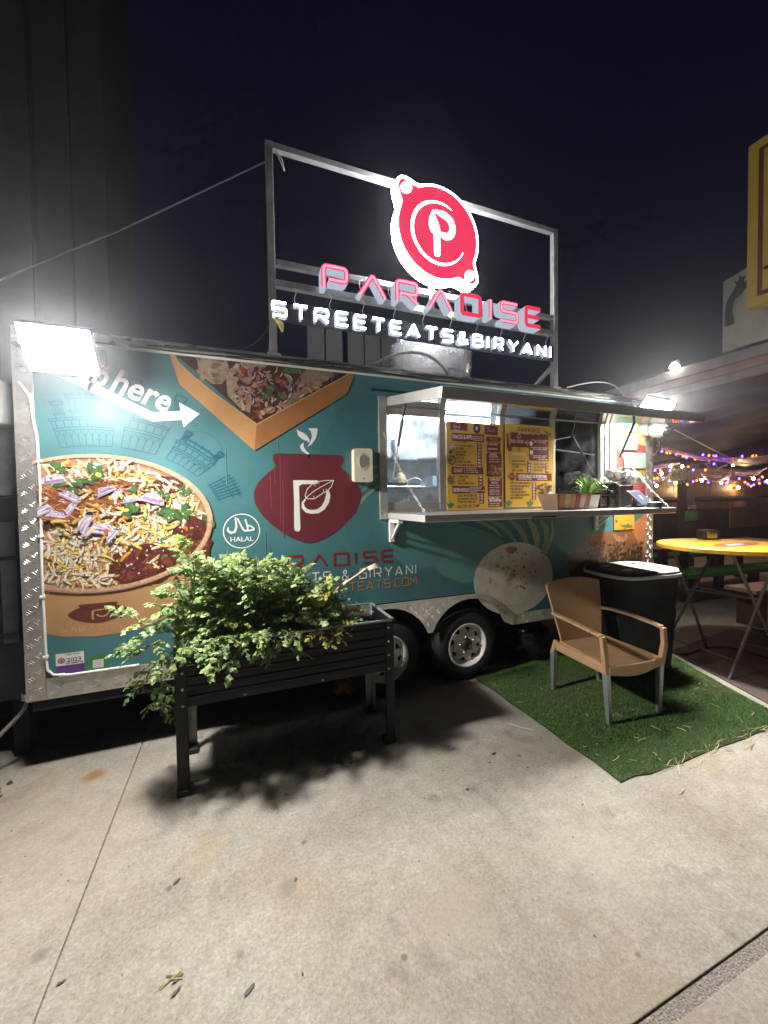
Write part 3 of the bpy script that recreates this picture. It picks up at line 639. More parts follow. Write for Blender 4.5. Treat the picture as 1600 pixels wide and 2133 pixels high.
for (u, v, s_, a) in ((115,1000,.09,.2),(148,1035,.075,-.5),(150,1060,.06,1),(225,1022,.075,.4),(320,1040,.10,-.3),(180,1092,.09,1.2),(215,1105,.105,-.2),(90,1065,.09,.5),(245,1030,.06,1.),(120,1072,.07,-.2),(275,1040,.07,.2),(235,1115,.07,.9)): onion(*W(u, v), s_, a)
for k in range(60):
    x, z = BX+rnd.uniform(-BA, BA), BZ+rnd.uniform(-BB, BB)
    if inb(x, z, .88): P.add(ngon(x, z, rnd.uniform(.008, .02), rnd.uniform(.008, .018), 6, .3), ink(rnd.choice([(.62,.30,.03),(.68,.48,.08),(.5,.12,.03),(.07,.17,.04)])))
b = MB(); b.box(*([W(118,1120)[0], W(148,1120)[0]]), YF-.0078, YF-.0077, W(120,1135)[1], W(120,1123)[1], ink((.32,.12,.42))); 
for k in range(900):
    x, z = BX+rnd.uniform(-BA, BA), BZ+rnd.uniform(-BB, BB)
    if inb(x, z, .9): q = rnd.uniform(.002, .0065); P.add(ngon(x, z, q*1.5, q, 5, .3, rnd.uniform(0, 3)), ink(rnd.choice([(.66,.60,.50),(.55,.30,.06),(.30,.09,.03),(.10,.13,.04),(.60,.50,.20),(.20,.06,.03),(.62,.55,.58)])))
P.mb.build('rice_print', bowl, kind='stuff')
b = MB(); b.strip(arc(BX, BZ, BA-.012, BB-.012, -PI*.64, PI*.66, 60), [.018+.014*abs(math.sin(k/60*PI)) for k in range(61)], YF-.0080, ink((.50, .29, .19)))
b.strip(arc(BX, BZ-.004, BA-.002, BB-.003, -PI*.64, 0, 30), .010, YF-.0083, ink((.36, .19, .12))); b.build('rim_print', bowl)
def potpoly(cx, zt, wd, hg):  # cauldron outline, unit: half width wd, height hg
    o = [(-.60,0),(-.65,-.02),(-.66,-.06),(-.64,-.105),(-.60,-.12),(-.61,-.15),(-.70,-.19),(-.83,-.26),(-.93,-.33),(-.99,-.41),(-1,-.47),(-.97,-.56),(-.88,-.66),(-.72,-.77),(-.52,-.87),(-.30,-.95),(-.12,-.99),(0,-1)]
    o = o+[(-x, z) for x, z in o[::-1][1:]]
    return [(cx+x*wd, zt+z*hg) for x, z in o]
b = MB(); x, z = W(205, 1256); b.flat(potpoly(x, z, .155, .125), YF-.0016, ink((.12,.025,.025)))
b.strip([(x-.03, z-.10), (x-.03, z-.045)], .012, YF-.002, ink((.40,.24,.13))); b.strip([(x-.03, z-.045), (x+.03, z-.04)], .008, YF-.0021, ink((.40,.24,.13))); b.strip(arc(x+.02, z-.055, .035, .03, -2.6, .5), .008, YF-.0022, ink((.40,.24,.13)))
stext(b, 'P^R^DISE', W(128,1310)[0], .825, .028, .004, YF-.0016, ink((.50,.30,.16)), gap=.5); b.build('bowl_emblem', bowl)

# taco box
P = Painter(YF-.0016)
b = MB()
b.flat(WP([(352,727),(740,771),(535,884)]), YF-.0010, ink((.055,.026,.018)))
INKV[:] = [.10, 9.]; CBD, CBL = ink((.46,.235,.085)), ink((.30,.125,.040)); CBE = ink((.54,.33,.16)); INKV[:] = [.34, 48.]
tb = b.build('taco_print', tr)
TOR = [(.24,.165,.10), (.31,.23,.15), (.18,.115,.07)]
def tort(pts, c=0):
    P.add(WP(pts), ink(TOR[c]))
tort([(408,735),(470,742),(478,770),(462,800),(440,800),(415,775)], 1); 
for _ in range(16): u, v = rnd.uniform(412, 470), rnd.uniform(740, 795); P.add(ngon(*W(u, v), .025, .018, 7, .3), ink(rnd.choice(TOR)))
tort([(470,785),(480,768),(510,750),(545,750),(560,760),(535,775),(520,800),(525,835),(520,860),(500,850),(475,825)], 1); tort([(640,765),(690,772),(697,780),(660,805),(625,830),(595,855),(578,868),(575,858),(600,825),(620,790)], 0)
for _ in range(30): 
    t = rnd.random(); u, v = 590+100*t+rnd.uniform(-8, 8), 855-80*t+rnd.uniform(-8, 8); P.add(ngon(*W(u, v), .022, .014, 6, .3, -.6), ink(rnd.choice(TOR)))
def intri(u, v): 
    if v < 742+(u-352)*.113: return False
    return v < 730+(u-352)*.84-6 and v < 884-(u-535)*.55-6
MT = [(.15,.035,.02),(.24,.06,.035),(.09,.02,.015),(.31,.12,.07),(.36,.18,.12),(.05,.018,.012),(.42,.30,.24)]
for _ in range(230):
    u, v = rnd.uniform(490, 640), rnd.uniform(740, 878)
    if not intri(u, v) or (u > 590 and v > 980-u*.26): continue
    P.add(ngon(*W(u, v), rnd.uniform(.010, .034), rnd.uniform(.006, .016), 7, .35, rnd.uniform(0, 3)), ink(rnd.choice(MT)))
for _ in range(46):
    u, v = rnd.uniform(500, 640), rnd.uniform(745, 870)
    if intri(u, v): rice(P, *W(u, v), .05, .010, rnd.uniform(0, 3), .5, ink(rnd.choice([(.45,.34,.33),(.36,.20,.24),(.5,.42,.38)])), ink((.06,.02,.015)))
for (u, v) in ((570,815),(610,775),(595,765),(625,765),(585,830),(555,820)): herb(*W(u, v), .055, rnd.uniform(0, 6), (.05,.09,.03), (.09,.15,.05))
P.mb.build('taco_filling', tb, kind='stuff')
b = MB()
b.flat(WP([(350,727),(362,735),(374,757),(405,786),(450,822),(535,884),(530,939),(374,801)]), YF-.0062, CBD)
b.flat(WP([(535,884),(742,771),(722,821),(530,939)]), YF-.0064, CBL)
b.strip(WP([(350,727),(374,757),(405,786),(450,822),(535,884),(742,771)]), .006, YF-.0067, CBE); b.build('box_print', tb)

INKV[:] = [.06, 14.]
# arrow and wording
b = MB(); b.flat(WP([(129,786),(170,786),(318,859),(376,856),(373,838),(416,862),(383,890),(379,875),(317,878)]), Y1-.0016, ink((.74,.76,.76)))
b.build('arrow_print', tr)
b = MB(); p0, p1 = W(228, 812), W(320, 848); rt = math.atan2(p1[1]-p0[1], p1[0]-p0[0])
ftext(b, 'here', p0[0], p0[1], .155, Y1-.0016, ink((.76,.78,.78)), width=.33, offset=.022, rot=rt, shear=.10)
ftext(b, 'up', p0[0]-.185*math.cos(rt), p0[1]-.185*math.sin(rt), .155, Y1-.0016, ink((.76,.78,.78)), width=.155, offset=.022, rot=rt, shear=.10)
b.build('lettering', tr)
# line drawing of old buildings on an arc behind the bowl
LN = ink((.012,.085,.125)); b = MB()
def arch_xy(s_, h):     # s along arc (angle), h height off the bowl
    a = s_; return (BX+.02+(BA+.04+h)*math.cos(a)*1.0, BZ+(BB+.05+h)*math.sin(a))
def aline(pts, wd=.0035): b.strip([arch_xy(*q) for q in pts], wd, YF-.0014-rnd.random()*.0004, LN)
def abox(a0, a1, h0, h1, wd=.004):
    aline([(a0, h0), (a0, h1)], wd); aline([(a1, h0), (a1, h1)], wd); n = 6
    for h in (h0, h1): aline([(a0+(a1-a0)*k/n, h) for k in range(n+1)], wd)
def hall(a0, a1, h, bays, towers):
    abox(a0, a1, .0, h); abox(a0, a1, h*.62, h*.72, .006); abox(a0-.01*(1 if a0 < a1 else -1), a1, h, h+.015, .007)
    for k in range(bays+1):
        a = a0+(a1-a0)*k/bays; aline([(a, 0), (a, h*.55)], .0035)
        if k < bays:
            am = a+(a1-a0)/bays/2; aline([(a, h*.35), (am, h*.58), (a+(a1-a0)/bays, h*.35)], .003)
            aline([(am, h*.75), (am, h*.97)], .006)
    for (t, tw, th) in towers:
        at_ = a0+(a1-a0)*t; abox(at_-tw, at_+tw, h, h+th); abox(at_-tw*1.25, at_+tw*1.25, h+th*.85, h+th, .008); abox(at_-tw*1.2, at_+tw*1.2, h+th*.3, h+th*.38, .006)
        for k in (-.5, 0, .5): aline([(at_+tw*k, h+th*.4), (at_+tw*k, h+th*.82)], .006)
        for k in range(5): aline([(at_+tw*1.2*(k/2-1), h+th), (at_+tw*1.2*(k/2-1), h+th+.014)], .007)
hall(1.85, 1.47, .16, 8, ((.16, .026, .11), (.5, .06, .15), (.84, .026, .12)))
hall(1.40, 1.12, .18, 5, ((.06, .025, .26), (.94, .025, .24)))
hall(1.02, .66, .13, 6, ((.5, .10, .05), (.1, .02, .09), (.9, .02, .09)))
aline([(.84+.16*math.cos(PI*k/10), .18+.10*math.sin(PI*k/10)) for k in range(11)], .003)
for i in range(7): aline([(.50-.035*i, .0), (.50-.035*i, .17)], .005)
for h in (.02, .1, .15): aline([(.54, h), (.38, h), (.25, h)], .004)
for (u, v) in ((93,835),(212,838),(423,856),(407,889),(360,837),(208,917),(250,828)): x, z = W(u, v); b.strip([(x-.012, z+.006), (x, z), (x+.010, z+.008)], .004, YF-.0016, LN)
b.build('skyline_print', tr)
# cauldron emblem
b = MB(); cx, zt = W(640, 946)[0], W(640, 946)[1]; x0, x1 = W(528, 1015)[0], W(752, 1015)[0]; zb = W(645, 1131)[1]; cx = (x0+x1)/2
b.flat(potpoly(cx, zt, (x1-x0)/2, zt-zb), Y1-.0016, ink(MAROON)); em = b.build('cauldron_print', tr)
WI = ink((.70,.69,.66)); b = MB()
def Z3(pts): return WP([(340+x/3.2, 700+y/3.2) for x, y in pts])
b.flat(Z3([(866,962),(900,960),(1030,962),(1028,985),(925,988),(905,1000),(908,1100),(915,1285),(908,1300),(892,1303),(878,1297),(873,1280),(872,1100)]), Y1-.0022, WI)
cl = [(950,1090),(930,1110),(932,1140),(955,1165),(990,1172),(1030,1168),(1065,1145),(1090,1105),(1100,1060),(1095,1030)]
b.strip(Z3(cl), [.006,.014,.024,.027,.028,.03,.033,.036,.034,.02], Y1-.0022, WI)
lf = [(945,1065),(960,1020),(995,985),(1040,968),(1090,962),(1135,962),(1120,1005),(1090,1035),(1065,1045),(1030,1070),(1005,1085),(960,1085)]
b.strip(Z3(lf), .0055, Y1-.0026, WI, closed=True); b.strip(Z3([(925,1110),(960,1070),(1010,1030),(1070,995),(1130,963)]), .005, Y1-.0024, WI)
for p, q in (((1000,985),(1015,1000)),((1035,970),(1040,985)),((1070,1045),(1068,1020)),((1090,1035),(1085,1015)),((1010,1085),(1000,1065))): b.strip(Z3([p, q]), .004, Y1-.0025, WI)
b.build('cauldron_letter', em)
b = MB(); b.flat(Z3([(888,618),(900,630),(935,645),(960,665),(975,690),(975,712),(960,700),(930,690),(900,665)]), Y1-.0014, WI); b.flat(Z3([(963,615),(1027,614),(1028,645),(1015,685),(990,720),(962,740),(980,705),(992,670),(985,635)]), Y1-.0014, WI)
b.flat(Z3([(938,710),(935,735),(950,760),(975,785),(980,818),(960,790),(925,765),(912,742),(918,722)]), Y1-.0016, WI); b.build('steam_print', em)
b = MB(); DR = ink((.10, .22, .23)); DR2 = ink((.21, .06, .07))
for (u, v0, v1, m_) in ((577,880,945,DR),(583,945,1090,DR2),(563,985,1060,DR2),(571,960,1010,DR2),(589,1000,1120,DR2),(552,1110,1150,DR),(560,1130,1160,DR),(612,800,890,DR),(690,760,860,DR),(470,930,1010,DR),(905,1100,1170,DR),(1090,1090,1125,DR)): b.strip(WP([(u, v0), (u+1, (v0+v1)/2), (u+2, v1)]), .0045, YF-.0030, m_)
b.build('drip_marks', tr, kind='stuff')
# halal roundel
b = MB(); hx, hz = .032, 1.402; b.strip(ngon(hx, hz, .118, .118, 48), .007, Y1-.0014, WI, closed=True)
ftext(b, 'HALAL', hx, hz-.072, .034, Y1-.0014, WI, width=.150, offset=.014, center=True)
hz += .012; b.strip([(hx-.088, hz+.02), (hx-.09, hz-.005), (hx-.07, hz-.022), (hx-.045, hz-.015), (hx-.034, hz+.02), (hx-.040, hz+.085)], [.006,.012,.015,.015,.012,.008], Y1-.0014, WI)
b.strip(rounded([(hx-.028, hz+.078), (hx+.012, hz-.008), (hx+.03, hz-.012), (hx+.042, hz-.002), (hx+.025, hz+.07)], .015), .011, Y1-.0016, WI)
b.strip(rounded([(hx+.035, hz-.012), (hx+.088, hz-.006), (hx+.06, hz+.022), (hx+.03, hz+.028)], .02), .011, Y1-.0018, WI); b.build('roundel_print', tr)
# wording below the emblem
b = MB(); RM = ink((.20,.016,.022)); letters('P^R^DISE', .005, 1.113, .088, .017, Y1-.0016, RM, tr, gap=.62, fit=1.165, rr=.12)
letters('STREET EATS & BIRYANI', -.235, .996, .072, .0095, Y1-.0016, WI, tr, gap=.42, fit=1.605, rr=.12)
letters('PARADISESTREETEATS.COM', -.08, .904, .064, .0085, Y1-.0016, ink((.46,.215,.055)), tr, gap=.30, fit=1.452, rr=.1)
INKV[:] = [.3, 40.]
# white plate print
P = Painter(YF-.0026); b = MB(); px, pz = 2.37, .868
PL = mat('plate_print', (.60,.575,.51), .4, var=.16, vscale=5)
b.flat(ngon(px, pz, .445, .332, 64), YF-.0016, PL); b.strip(ngon(px+.01, pz-.01, .33, .245, 48), .01, YF-.0020, ink((.53,.50,.43)), closed=True)
pl = b.build('plate_print', tr)
for _ in range(46):
    a, r = rnd.uniform(0, 2*PI), rnd.random(); P.add(ngon(px-.02+math.cos(a)*r*.30, pz+.06+math.sin(a)*r*.2, rnd.uniform(.004, .028), rnd.uniform(.004, .018), 7, .4), ink(rnd.choice([(.42,.30,.12),(.35,.22,.09),(.5,.42,.28),(.22,.11,.04),(.48,.38,.2)])))
P.add(ngon(px-.04, pz+.265, .065, .034, 14, .1), ink((.33,.13,.065))); P.line([(px+.05, pz-.07), (px+.12, pz-.11)], .012, ink((.12,.05,.02))); P.line([(px+.2, pz+.12), (px+.25, pz+.10)], .006, ink((.3,.2,.1)))
P.add(leafpoly(px-.05, pz-.02, .09, .06, 1.4), ink((.40,.27,.11))); P.add(ngon(px-.27, pz-.0, .018, .04, 6, .2), ink((.42,.34,.24)))
P.mb.build('plate_specks', pl, kind='stuff')
# roasted dish print at the far end
P = Painter(YF-.0026); b = MB()
b.flat(WP([(1183,1160),(1200,1130),(1235,1112),(1270,1106),(1290,1108),(1310,1100),(1346,1068),(1346,1258),(1186,1258)]), YF-.0012, mat('dish_print', (.20,.085,.040), .4, var=.3, vscale=3))
b.flat(WP([(1187,1190),(1225,1160),(1260,1150),(1300,1150),(1335,1140),(1340,1258),(1187,1258)]), YF-.0018, mat('dish_print_dark', (.05,.022,.014), .4, var=.4, vscale=7))
b.flat(WP([(1272,1108),(1300,1122),(1302,1110),(1308,1118),(1302,1130),(1285,1128)]), YF-.0022, ink((.30,.16,.08)))
b.flat(WP([(1312,1098),(1346,1066),(1346,1160),(1335,1140)]), YF-.0015, ink((.42,.17,.07))); ds = b.build('dish_print', tr)
for _ in range(520):
    u, v = rnd.uniform(1225, 1338), rnd.uniform(1130, 1200); P.add(ngon(*W(u, v), rnd.uniform(.006, .022), rnd.uniform(.006, .016), 7, .4), ink(rnd.choice([(.05,.02,.015),(.14,.045,.025),(.24,.07,.03),(.08,.03,.018),(.20,.18,.04),(.10,.12,.035),(.03,.015,.012),(.24,.14,.07),(.04,.02,.012)])))
P.mb.build('dish_specks', ds, kind='stuff')
INKV[:] = [.06, 14.]
# stickers
b = MB(); x0, x1, z0, z1 = -1.037, -.896, .543, .704; zm = .63
b.flat([(x0, zm), (x1, zm), (x1, z1), (x0, z1)], Y1-.001, WI); b.flat([(x0, z0), (x1, z0), (x1, zm), (x0, zm)], Y1-.001, ink((.10,.035,.17)))
ftext(b, '2023', x0+.055, zm+.018, .026, Y1-.0014, BLACK, width=.07, offset=.01); b.flat(ngon(x0+.028, zm+.03, .019, .017, 16), Y1-.0014, ink((.30,.07,.06))); b.strip(ngon(x0+.028, zm+.03, .010, .009, 12), .004, Y1-.0018, ink((.55,.4,.35)), closed=True)
stext(b, 'FOOD TRUCK', x0+.05, zm+.060, .007, .0016, Y1-.0014, BLACK, fit=.07); stext(b, 'FIRE INSPECTION', x0+.05, zm+.006, .007, .0018, Y1-.0014, BLACK, fit=.085); b.flat([(x0+.05, z0+.012), (x0+.095, z0+.012), (x0+.095, z0+.024), (x0+.05, z0+.024)], Y1-.0014, WI)
b.build('inspection_sticker', tr)
b = MB(); b.flat(ngon(-.825, .613, .056, .056, 28), Y1-.001, ink((.045,.20,.04))); b.flat([(-.853, .588), (-.797, .590), (-.797, .640), (-.853, .638)], Y1-.0014, WI); 
for k in range(4): b.strip([(-.848, .596+k*.011), (-.806, .597+k*.011)], .0025, Y1-.0018, ink((.5,.3,.3)))
b.build('permit_sticker', tr)
# red poster panel beside the hatch
b = MB(); b.flat([(3.66, 1.52), (4.10, 1.52), (4.10, 2.14), (3.66, 2.20)], YF-.0012, mat('red_panel', (.36,.075,.06), .4, var=.12)); b.flat([(3.66, 2.2), (4.10, 2.14), (4.10, 2.42), (3.66, 2.42)], YF-.0012, ink((.62,.40,.16)))
b.build('panel_print', tr)
b = MB(); b.flat(rrect(3.86, 4.09, 1.53, 1.88, .02), YF-.003, mat('policy_red', (.30,.03,.03), .4)); b.flat([(3.86, 1.80), (4.09, 1.80), (4.09, 1.885), (3.86, 1.885)], YF-.0035, ink((.62,.36,.05))); b.flat(ngon(3.975, 1.80, .07, .05, 20), YF-.004, ink((.30,.03,.03)))
ftext(b, 'FOOD', 3.975, 1.805, .022, YF-.0045, WI, width=.075, offset=.012, center=True); ftext(b, 'POLICY', 3.975, 1.775, .022, YF-.0045, WI, width=.095, offset=.012, center=True)
for k in range(8): b.strip([(3.885, 1.74-k*.024), (4.065-(k % 3)*.02, 1.74-k*.024)], .006, YF-.0045, ink((.6,.3,.28)))
for a in (.4, .9, 2.2, 2.7): b.flat(leafpoly(3.87 if a > 1.5 else 4.08, 1.80, .07, .02, a if a > 1.5 else a, 6, .05) if False else leafpoly(3.88 if a < 1.5 else 4.07, 1.815, .06, .018, a, 6, .05), YF-.0042-a*.0001, ink((.10,.2,.05)))
b.build('policy_poster', tr)

# ------------------------------------------------------------------ rooftop sign
SGY = YF+.02
GAL = mat('galvanised', (.45, .44, .44), .45, .6, var=.2, vscale=14, rvar=.12)
WL = emis('led_white', (.93, .97, 1.0), 40.0); WLS = emis('led_return', (.72, .84, 1.0), .62); RF = emis('led_red', (.86, .035, .105), 1.05); RFE = emis('led_red_rim', (1.0, .30, .46), 1.5); LOGW = emis('logo_white', (1., .99, .98), 14.); LOGS = emis('logo_return', (.95, .98, 1.), 80.)
sg = thing('rooftop_sign', 'lit rooftop sign on metal frame, round red emblem over red and white letters', 'sign', (1.57, SGY, 2.66))
FX0, FX1, FZ1 = .275, 2.865, 4.125
for x in (FX0, FX1):
    b = MB(); b.box(x-.025, x+.025, SGY-.02, SGY+.03, 2.645, FZ1, GAL); b.box(x-.045, x+.045, SGY-.035, SGY+.05, 2.640, 2.655, GAL); b.build('post', sg, bevel=.003)
def rail(z, h, y0=SGY-.018, y1=SGY+.026): return bx('rail', sg, FX0+.0255, FX1-.0255, y0, y1, z-h/2, z+h/2, GAL, .003)
rail(FZ1-.022, .044); rail(3.30, .042); rail(3.155, .05); 
bx('back_rail', sg, FX0+.026, FX1-.026, SGY-.010, SGY+.012, 2.985, 3.012, GAL, .002); bx('back_rail', sg, FX0+.026, FX1-.026, SGY-.010, SGY+.012, 2.905, 2.932, GAL, .002)
bx('light_tray', sg, FX0+.026, FX1-.026, SGY-.012, SGY-.0105, 2.885, 3.03, mat('tray_steel', (.07, .075, .09), .5, .2), 0)
for x in (FX0, FX1): b = MB(); b.beam((x, SGY+.03, 2.86), (x, SGY+.42, 2.655), .03, .03, GAL); b.build('brace', sg)
b = MB(); b.box(1.53, 1.57, SGY-.012, SGY+.02, 3.18, 3.9, GAL); b.build('emblem_bar', sg)
# row one: deep channel letters
x = .625; word = 'P^R^DISE'; h = .168; gap = (1.965-sum(GL[c][0] for c in word)*h)/7
for i, c in enumerate(word):
    g = GL[c]; b = MB()
    for j, line in enumerate(g[1]):
        L = rounded([(x+a*h, 3.128+.004+q*(h-.012)) for a, q in line], .028)
        b.strip(L, .036, SGY-.112-j*.0006, RF, depth=.09, side=WLS); b.strip(L, .019, SGY-.1128-j*.0006, RFE if i in (0, 1, 2, 3, 5, 6) else RF)
    b.build('letter', sg); x += g[0]*h+gap
# row two: open white letters
x = .272; word = 'STREETEATS&BIRYANI'; h = .090; gp = (2.50-sum(GL[c][0] for c in word)*h)/17
for i, c in enumerate(word):
    g = GL[c]; b = MB()
    for j, line in enumerate(g[1]): b.strip(rounded([(x+a*h, 2.912+q*h) for a, q in line], .012), .0145, SGY-.052-j*.0006, WL, depth=.03, side=WLS)
    b.build('letter', sg); x += g[0]*h+gp
# zip ties and short leads between the rows
for k in range(10):
    x = .42+k*.255; b = MB(); b.tube(bez((x, SGY-.03, 3.13), (x+.05, SGY-.07, 3.09), (x-.03, SGY-.05, 3.05), (x+.02, SGY-.03, 3.02)), .0025, WHITE, 5); b.build('lead', sg)
for k in range(9):
    x = .72+k*.235; b = MB(); b.tube(bez((x, SGY-.02, 3.18), (x-.05, SGY-.05, 3.20), (x-.06, SGY-.05, 3.27), (x-.01, SGY-.02, 3.29)), .0028, WHITE, 5); b.build('lead', sg)
for x in (.9, 1.45, 1.72, 2.4): bx('tape', sg, x, x+.06, SGY-.0215, SGY-.0185, 3.131, 3.15, mat('yellow_tape', (.6, .5, .12), .6), 0)
# emblem: round plate with two ears
ex, ez, er = 1.55, 3.705, .372
def emblem(k, ear):
    o = []; N_ = 96
    for i in range(N_):
        a = 2*PI*i/N_; r = er+k
        for a0 in (2.36, -.785):
            d = abs((a-a0+PI) % (2*PI)-PI)
            cx_, rr_ = er+.022, .098+k     # ear circle
            s_ = rr_**2-(cx_*math.sin(d))**2
            if d < .6 and s_ > 0: r = max(r, cx_*math.cos(d)+math.sqrt(s_))
        o.append((ex+r*math.cos(a), ez+r*math.sin(a)))
    for _ in range(2): o = [((o[i-1][0]+2*o[i][0]+o[(i+1) % N_][0])/4, (o[i-1][1]+2*o[i][1]+o[(i+1) % N_][1])/4) for i in range(N_)]
    return o
b = MB(); b.prism(emblem(.0, 0), SGY-.135, SGY-.045, LOGW, LOGS); em2 = b.build('emblem', sg)
b = MB(); b.flat(emblem(-.021, 0), SGY-.138, RF); b.build('emblem_face', em2)
b = MB()
for a in (2.36, -.785): b = MB(); b.flat(ngon(ex+(er+.022)*math.cos(a), ez+(er+.022)*math.sin(a), .052, .040, 24, 0, a+PI/2), SGY-.140, LOGW); b.build('ear_spot', em2)
b = MB(); n = 40; A = [1.05+2.2*PI*.62*k/n for k in range(n+1)]
b.strip([(ex+.235*math.cos(a), ez+.235*math.sin(a)) for a in A], [.002+.022*math.sin(PI*(k/n)**.8)**.8 for k in range(n+1)], SGY-.140, LOGW); b.build('swirl', em2); b = MB()
A = [-2.75+2.3*k/n for k in range(n+1)]; b.strip([(ex+.0+.243*math.cos(a), ez+.243*math.sin(a)) for a in A], [.002+.010*math.sin(PI*k/n) for k in range(n+1)], SGY-.1405, LOGW); b.build('swirl', em2); b = MB()
b.flat(rounded([(ex-.045, ez-.185), (ex+.005, ez-.185), (ex+.005, ez-.012), (ex-.045, ez+.008)], .022, True), SGY-.140, LOGW); b.build('letter_stem', em2); b = MB()
b.flat([(ex-.055, ez+.165), (ex-.085, ez+.10), (ex-.09, ez+.045), (ex-.075, ez+.0), (ex-.04, ez-.02), (ex+.006, ez-.022), (ex+.004, ez+.03), (ex-.012, ez+.08), (ex-.035, ez+.125)], SGY-.141, LOGW); b.build('letter_leaf', em2); b = MB()
pb = [(ex-.035, ez+.162), (ex+.06, ez+.15), (ex+.11, ez+.115), (ex+.128, ez+.06), (ex+.105, ez+.0), (ex+.06, ez-.018), (ex+.012, ez-.002)]
b.strip(rounded(pb, .05), [.02]+[.050]*(len(rounded(pb, .05))-2)+[.03], SGY-.140, LOGW); b.build('letter_bowl', em2)
# guy wires
b = MB(); a, c = Vector((FX0, SGY, FZ1-.12)), Vector((-1.6, SGY+.25, 2.82)); b.tube([a, (a+c)/2-Vector((0, 0, .03)), c], .005, GAL, 6); b.build('guy_wire', label='taut steel guy wire from the rooftop sign post to the trailer nose', cat='wire')
b = MB(); b.tube([(FX0+.03, SGY-.02, FZ1-.05), (FX0+.06, SGY-.03, FZ1-.10), (FX0+.10, SGY-.03, FZ1-.19)], .004, WHITE, 5); b.tube([(FX0+.03, SGY-.025, FZ1-.05), (FX0+.085, SGY-.035, FZ1-.12), (FX0+.10, SGY-.035, FZ1-.19)], .004, WHITE, 5); b.build('loose_tie', sg)
b = MB(); b.tube([(FX0+.02, SGY-.03, 2.90), (FX0+.05, SGY-.05, 2.85), (FX0+.06, SGY-.05, 2.80)], [.012, .022, .008], mat('yellow_tape', (.6, .5, .12), .6), 6); b.build('tape_knot', sg)
# cables lying along the roof edge
for k in range(4):
    pts = []; x = -.6+k*.1
    while x < 4.0: pts.append((x, YF-.016-.012*(k % 3), ZT-.005+.012*k*.6+.008*math.sin(x*3.1+k*2)+.006*math.sin(x*7+k))); x += .16
    b = MB(); b.tube(pts, .005+.002*(k % 2), BLACK, 6); b.build('roof_cable', tr)
b = MB(); b.tube(bez((1.0, SGY+.2, 2.66), (1.3, SGY-.03, 2.9), (1.75, SGY+.25, 2.95), (1.86, SGY+.20, 2.67)), .013, mat('conduit_grey', (.35, .35, .37), .4), 8); b.build('conduit', tr)
b = MB(); b.tube(bez((3.0, YF+.0, 2.66), (3.3, YF+.1, 2.75), (3.6, YF+.0, 2.85), (3.8, YF+.02, 2.66)), .007, WHITE, 6); b.build('white_cable', tr)
b = MB(); b.tube(bez((-.05, SGY+.05, 2.64), (.12, SGY+.05, 2.68), (.22, SGY+.0, 2.76), (.26, SGY, 2.9)), .008, BLACK, 6); b.build('sign_cable', tr)

# roof exhaust fan
FANM = mat('spun_aluminium', (.66, .65, .66), .24, .75, var=.08, vscale=4, rvar=.08)
fc = (1.93, 3.62, 2.65); fan = thing('roof_exhaust_fan', 'spun metal exhaust fan hood on the trailer roof behind the sign', 'exhaust fan', fc)
b = MB(); b.lathe([(.30, .03), (.30, .14), (.37, .16), (.41, .20), (.425, .30), (.435, .44), (.43, .50), (.40, .52), (.41, .54), (.385, .56), (.20, .62), (.05, .64), (.001, .64)], fc, FANM, 48, caps=False); b.build('hood', fan, autos=35)
bx('curb', fan, fc[0]-.36, fc[0]+.36, fc[1]-.36, fc[1]+.36, 2.65, 2.69, GAL)
b = MB(); b.tube([(fc[0]+.05, fc[1]-.30, 2.69), (fc[0]+.05, fc[1]-.31, 2.78)], .03, BLACK, 8); b.build('switch_box', fan)
b = MB()
for k in range(16): a = 2*PI*k/16; b.beam((fc[0]+.41*math.cos(a), fc[1]+.41*math.sin(a), 2.85), (fc[0]+.43*math.cos(a), fc[1]+.43*math.sin(a), 3.15), .004, .012, FANM)
b.build('seam_rib', fan)

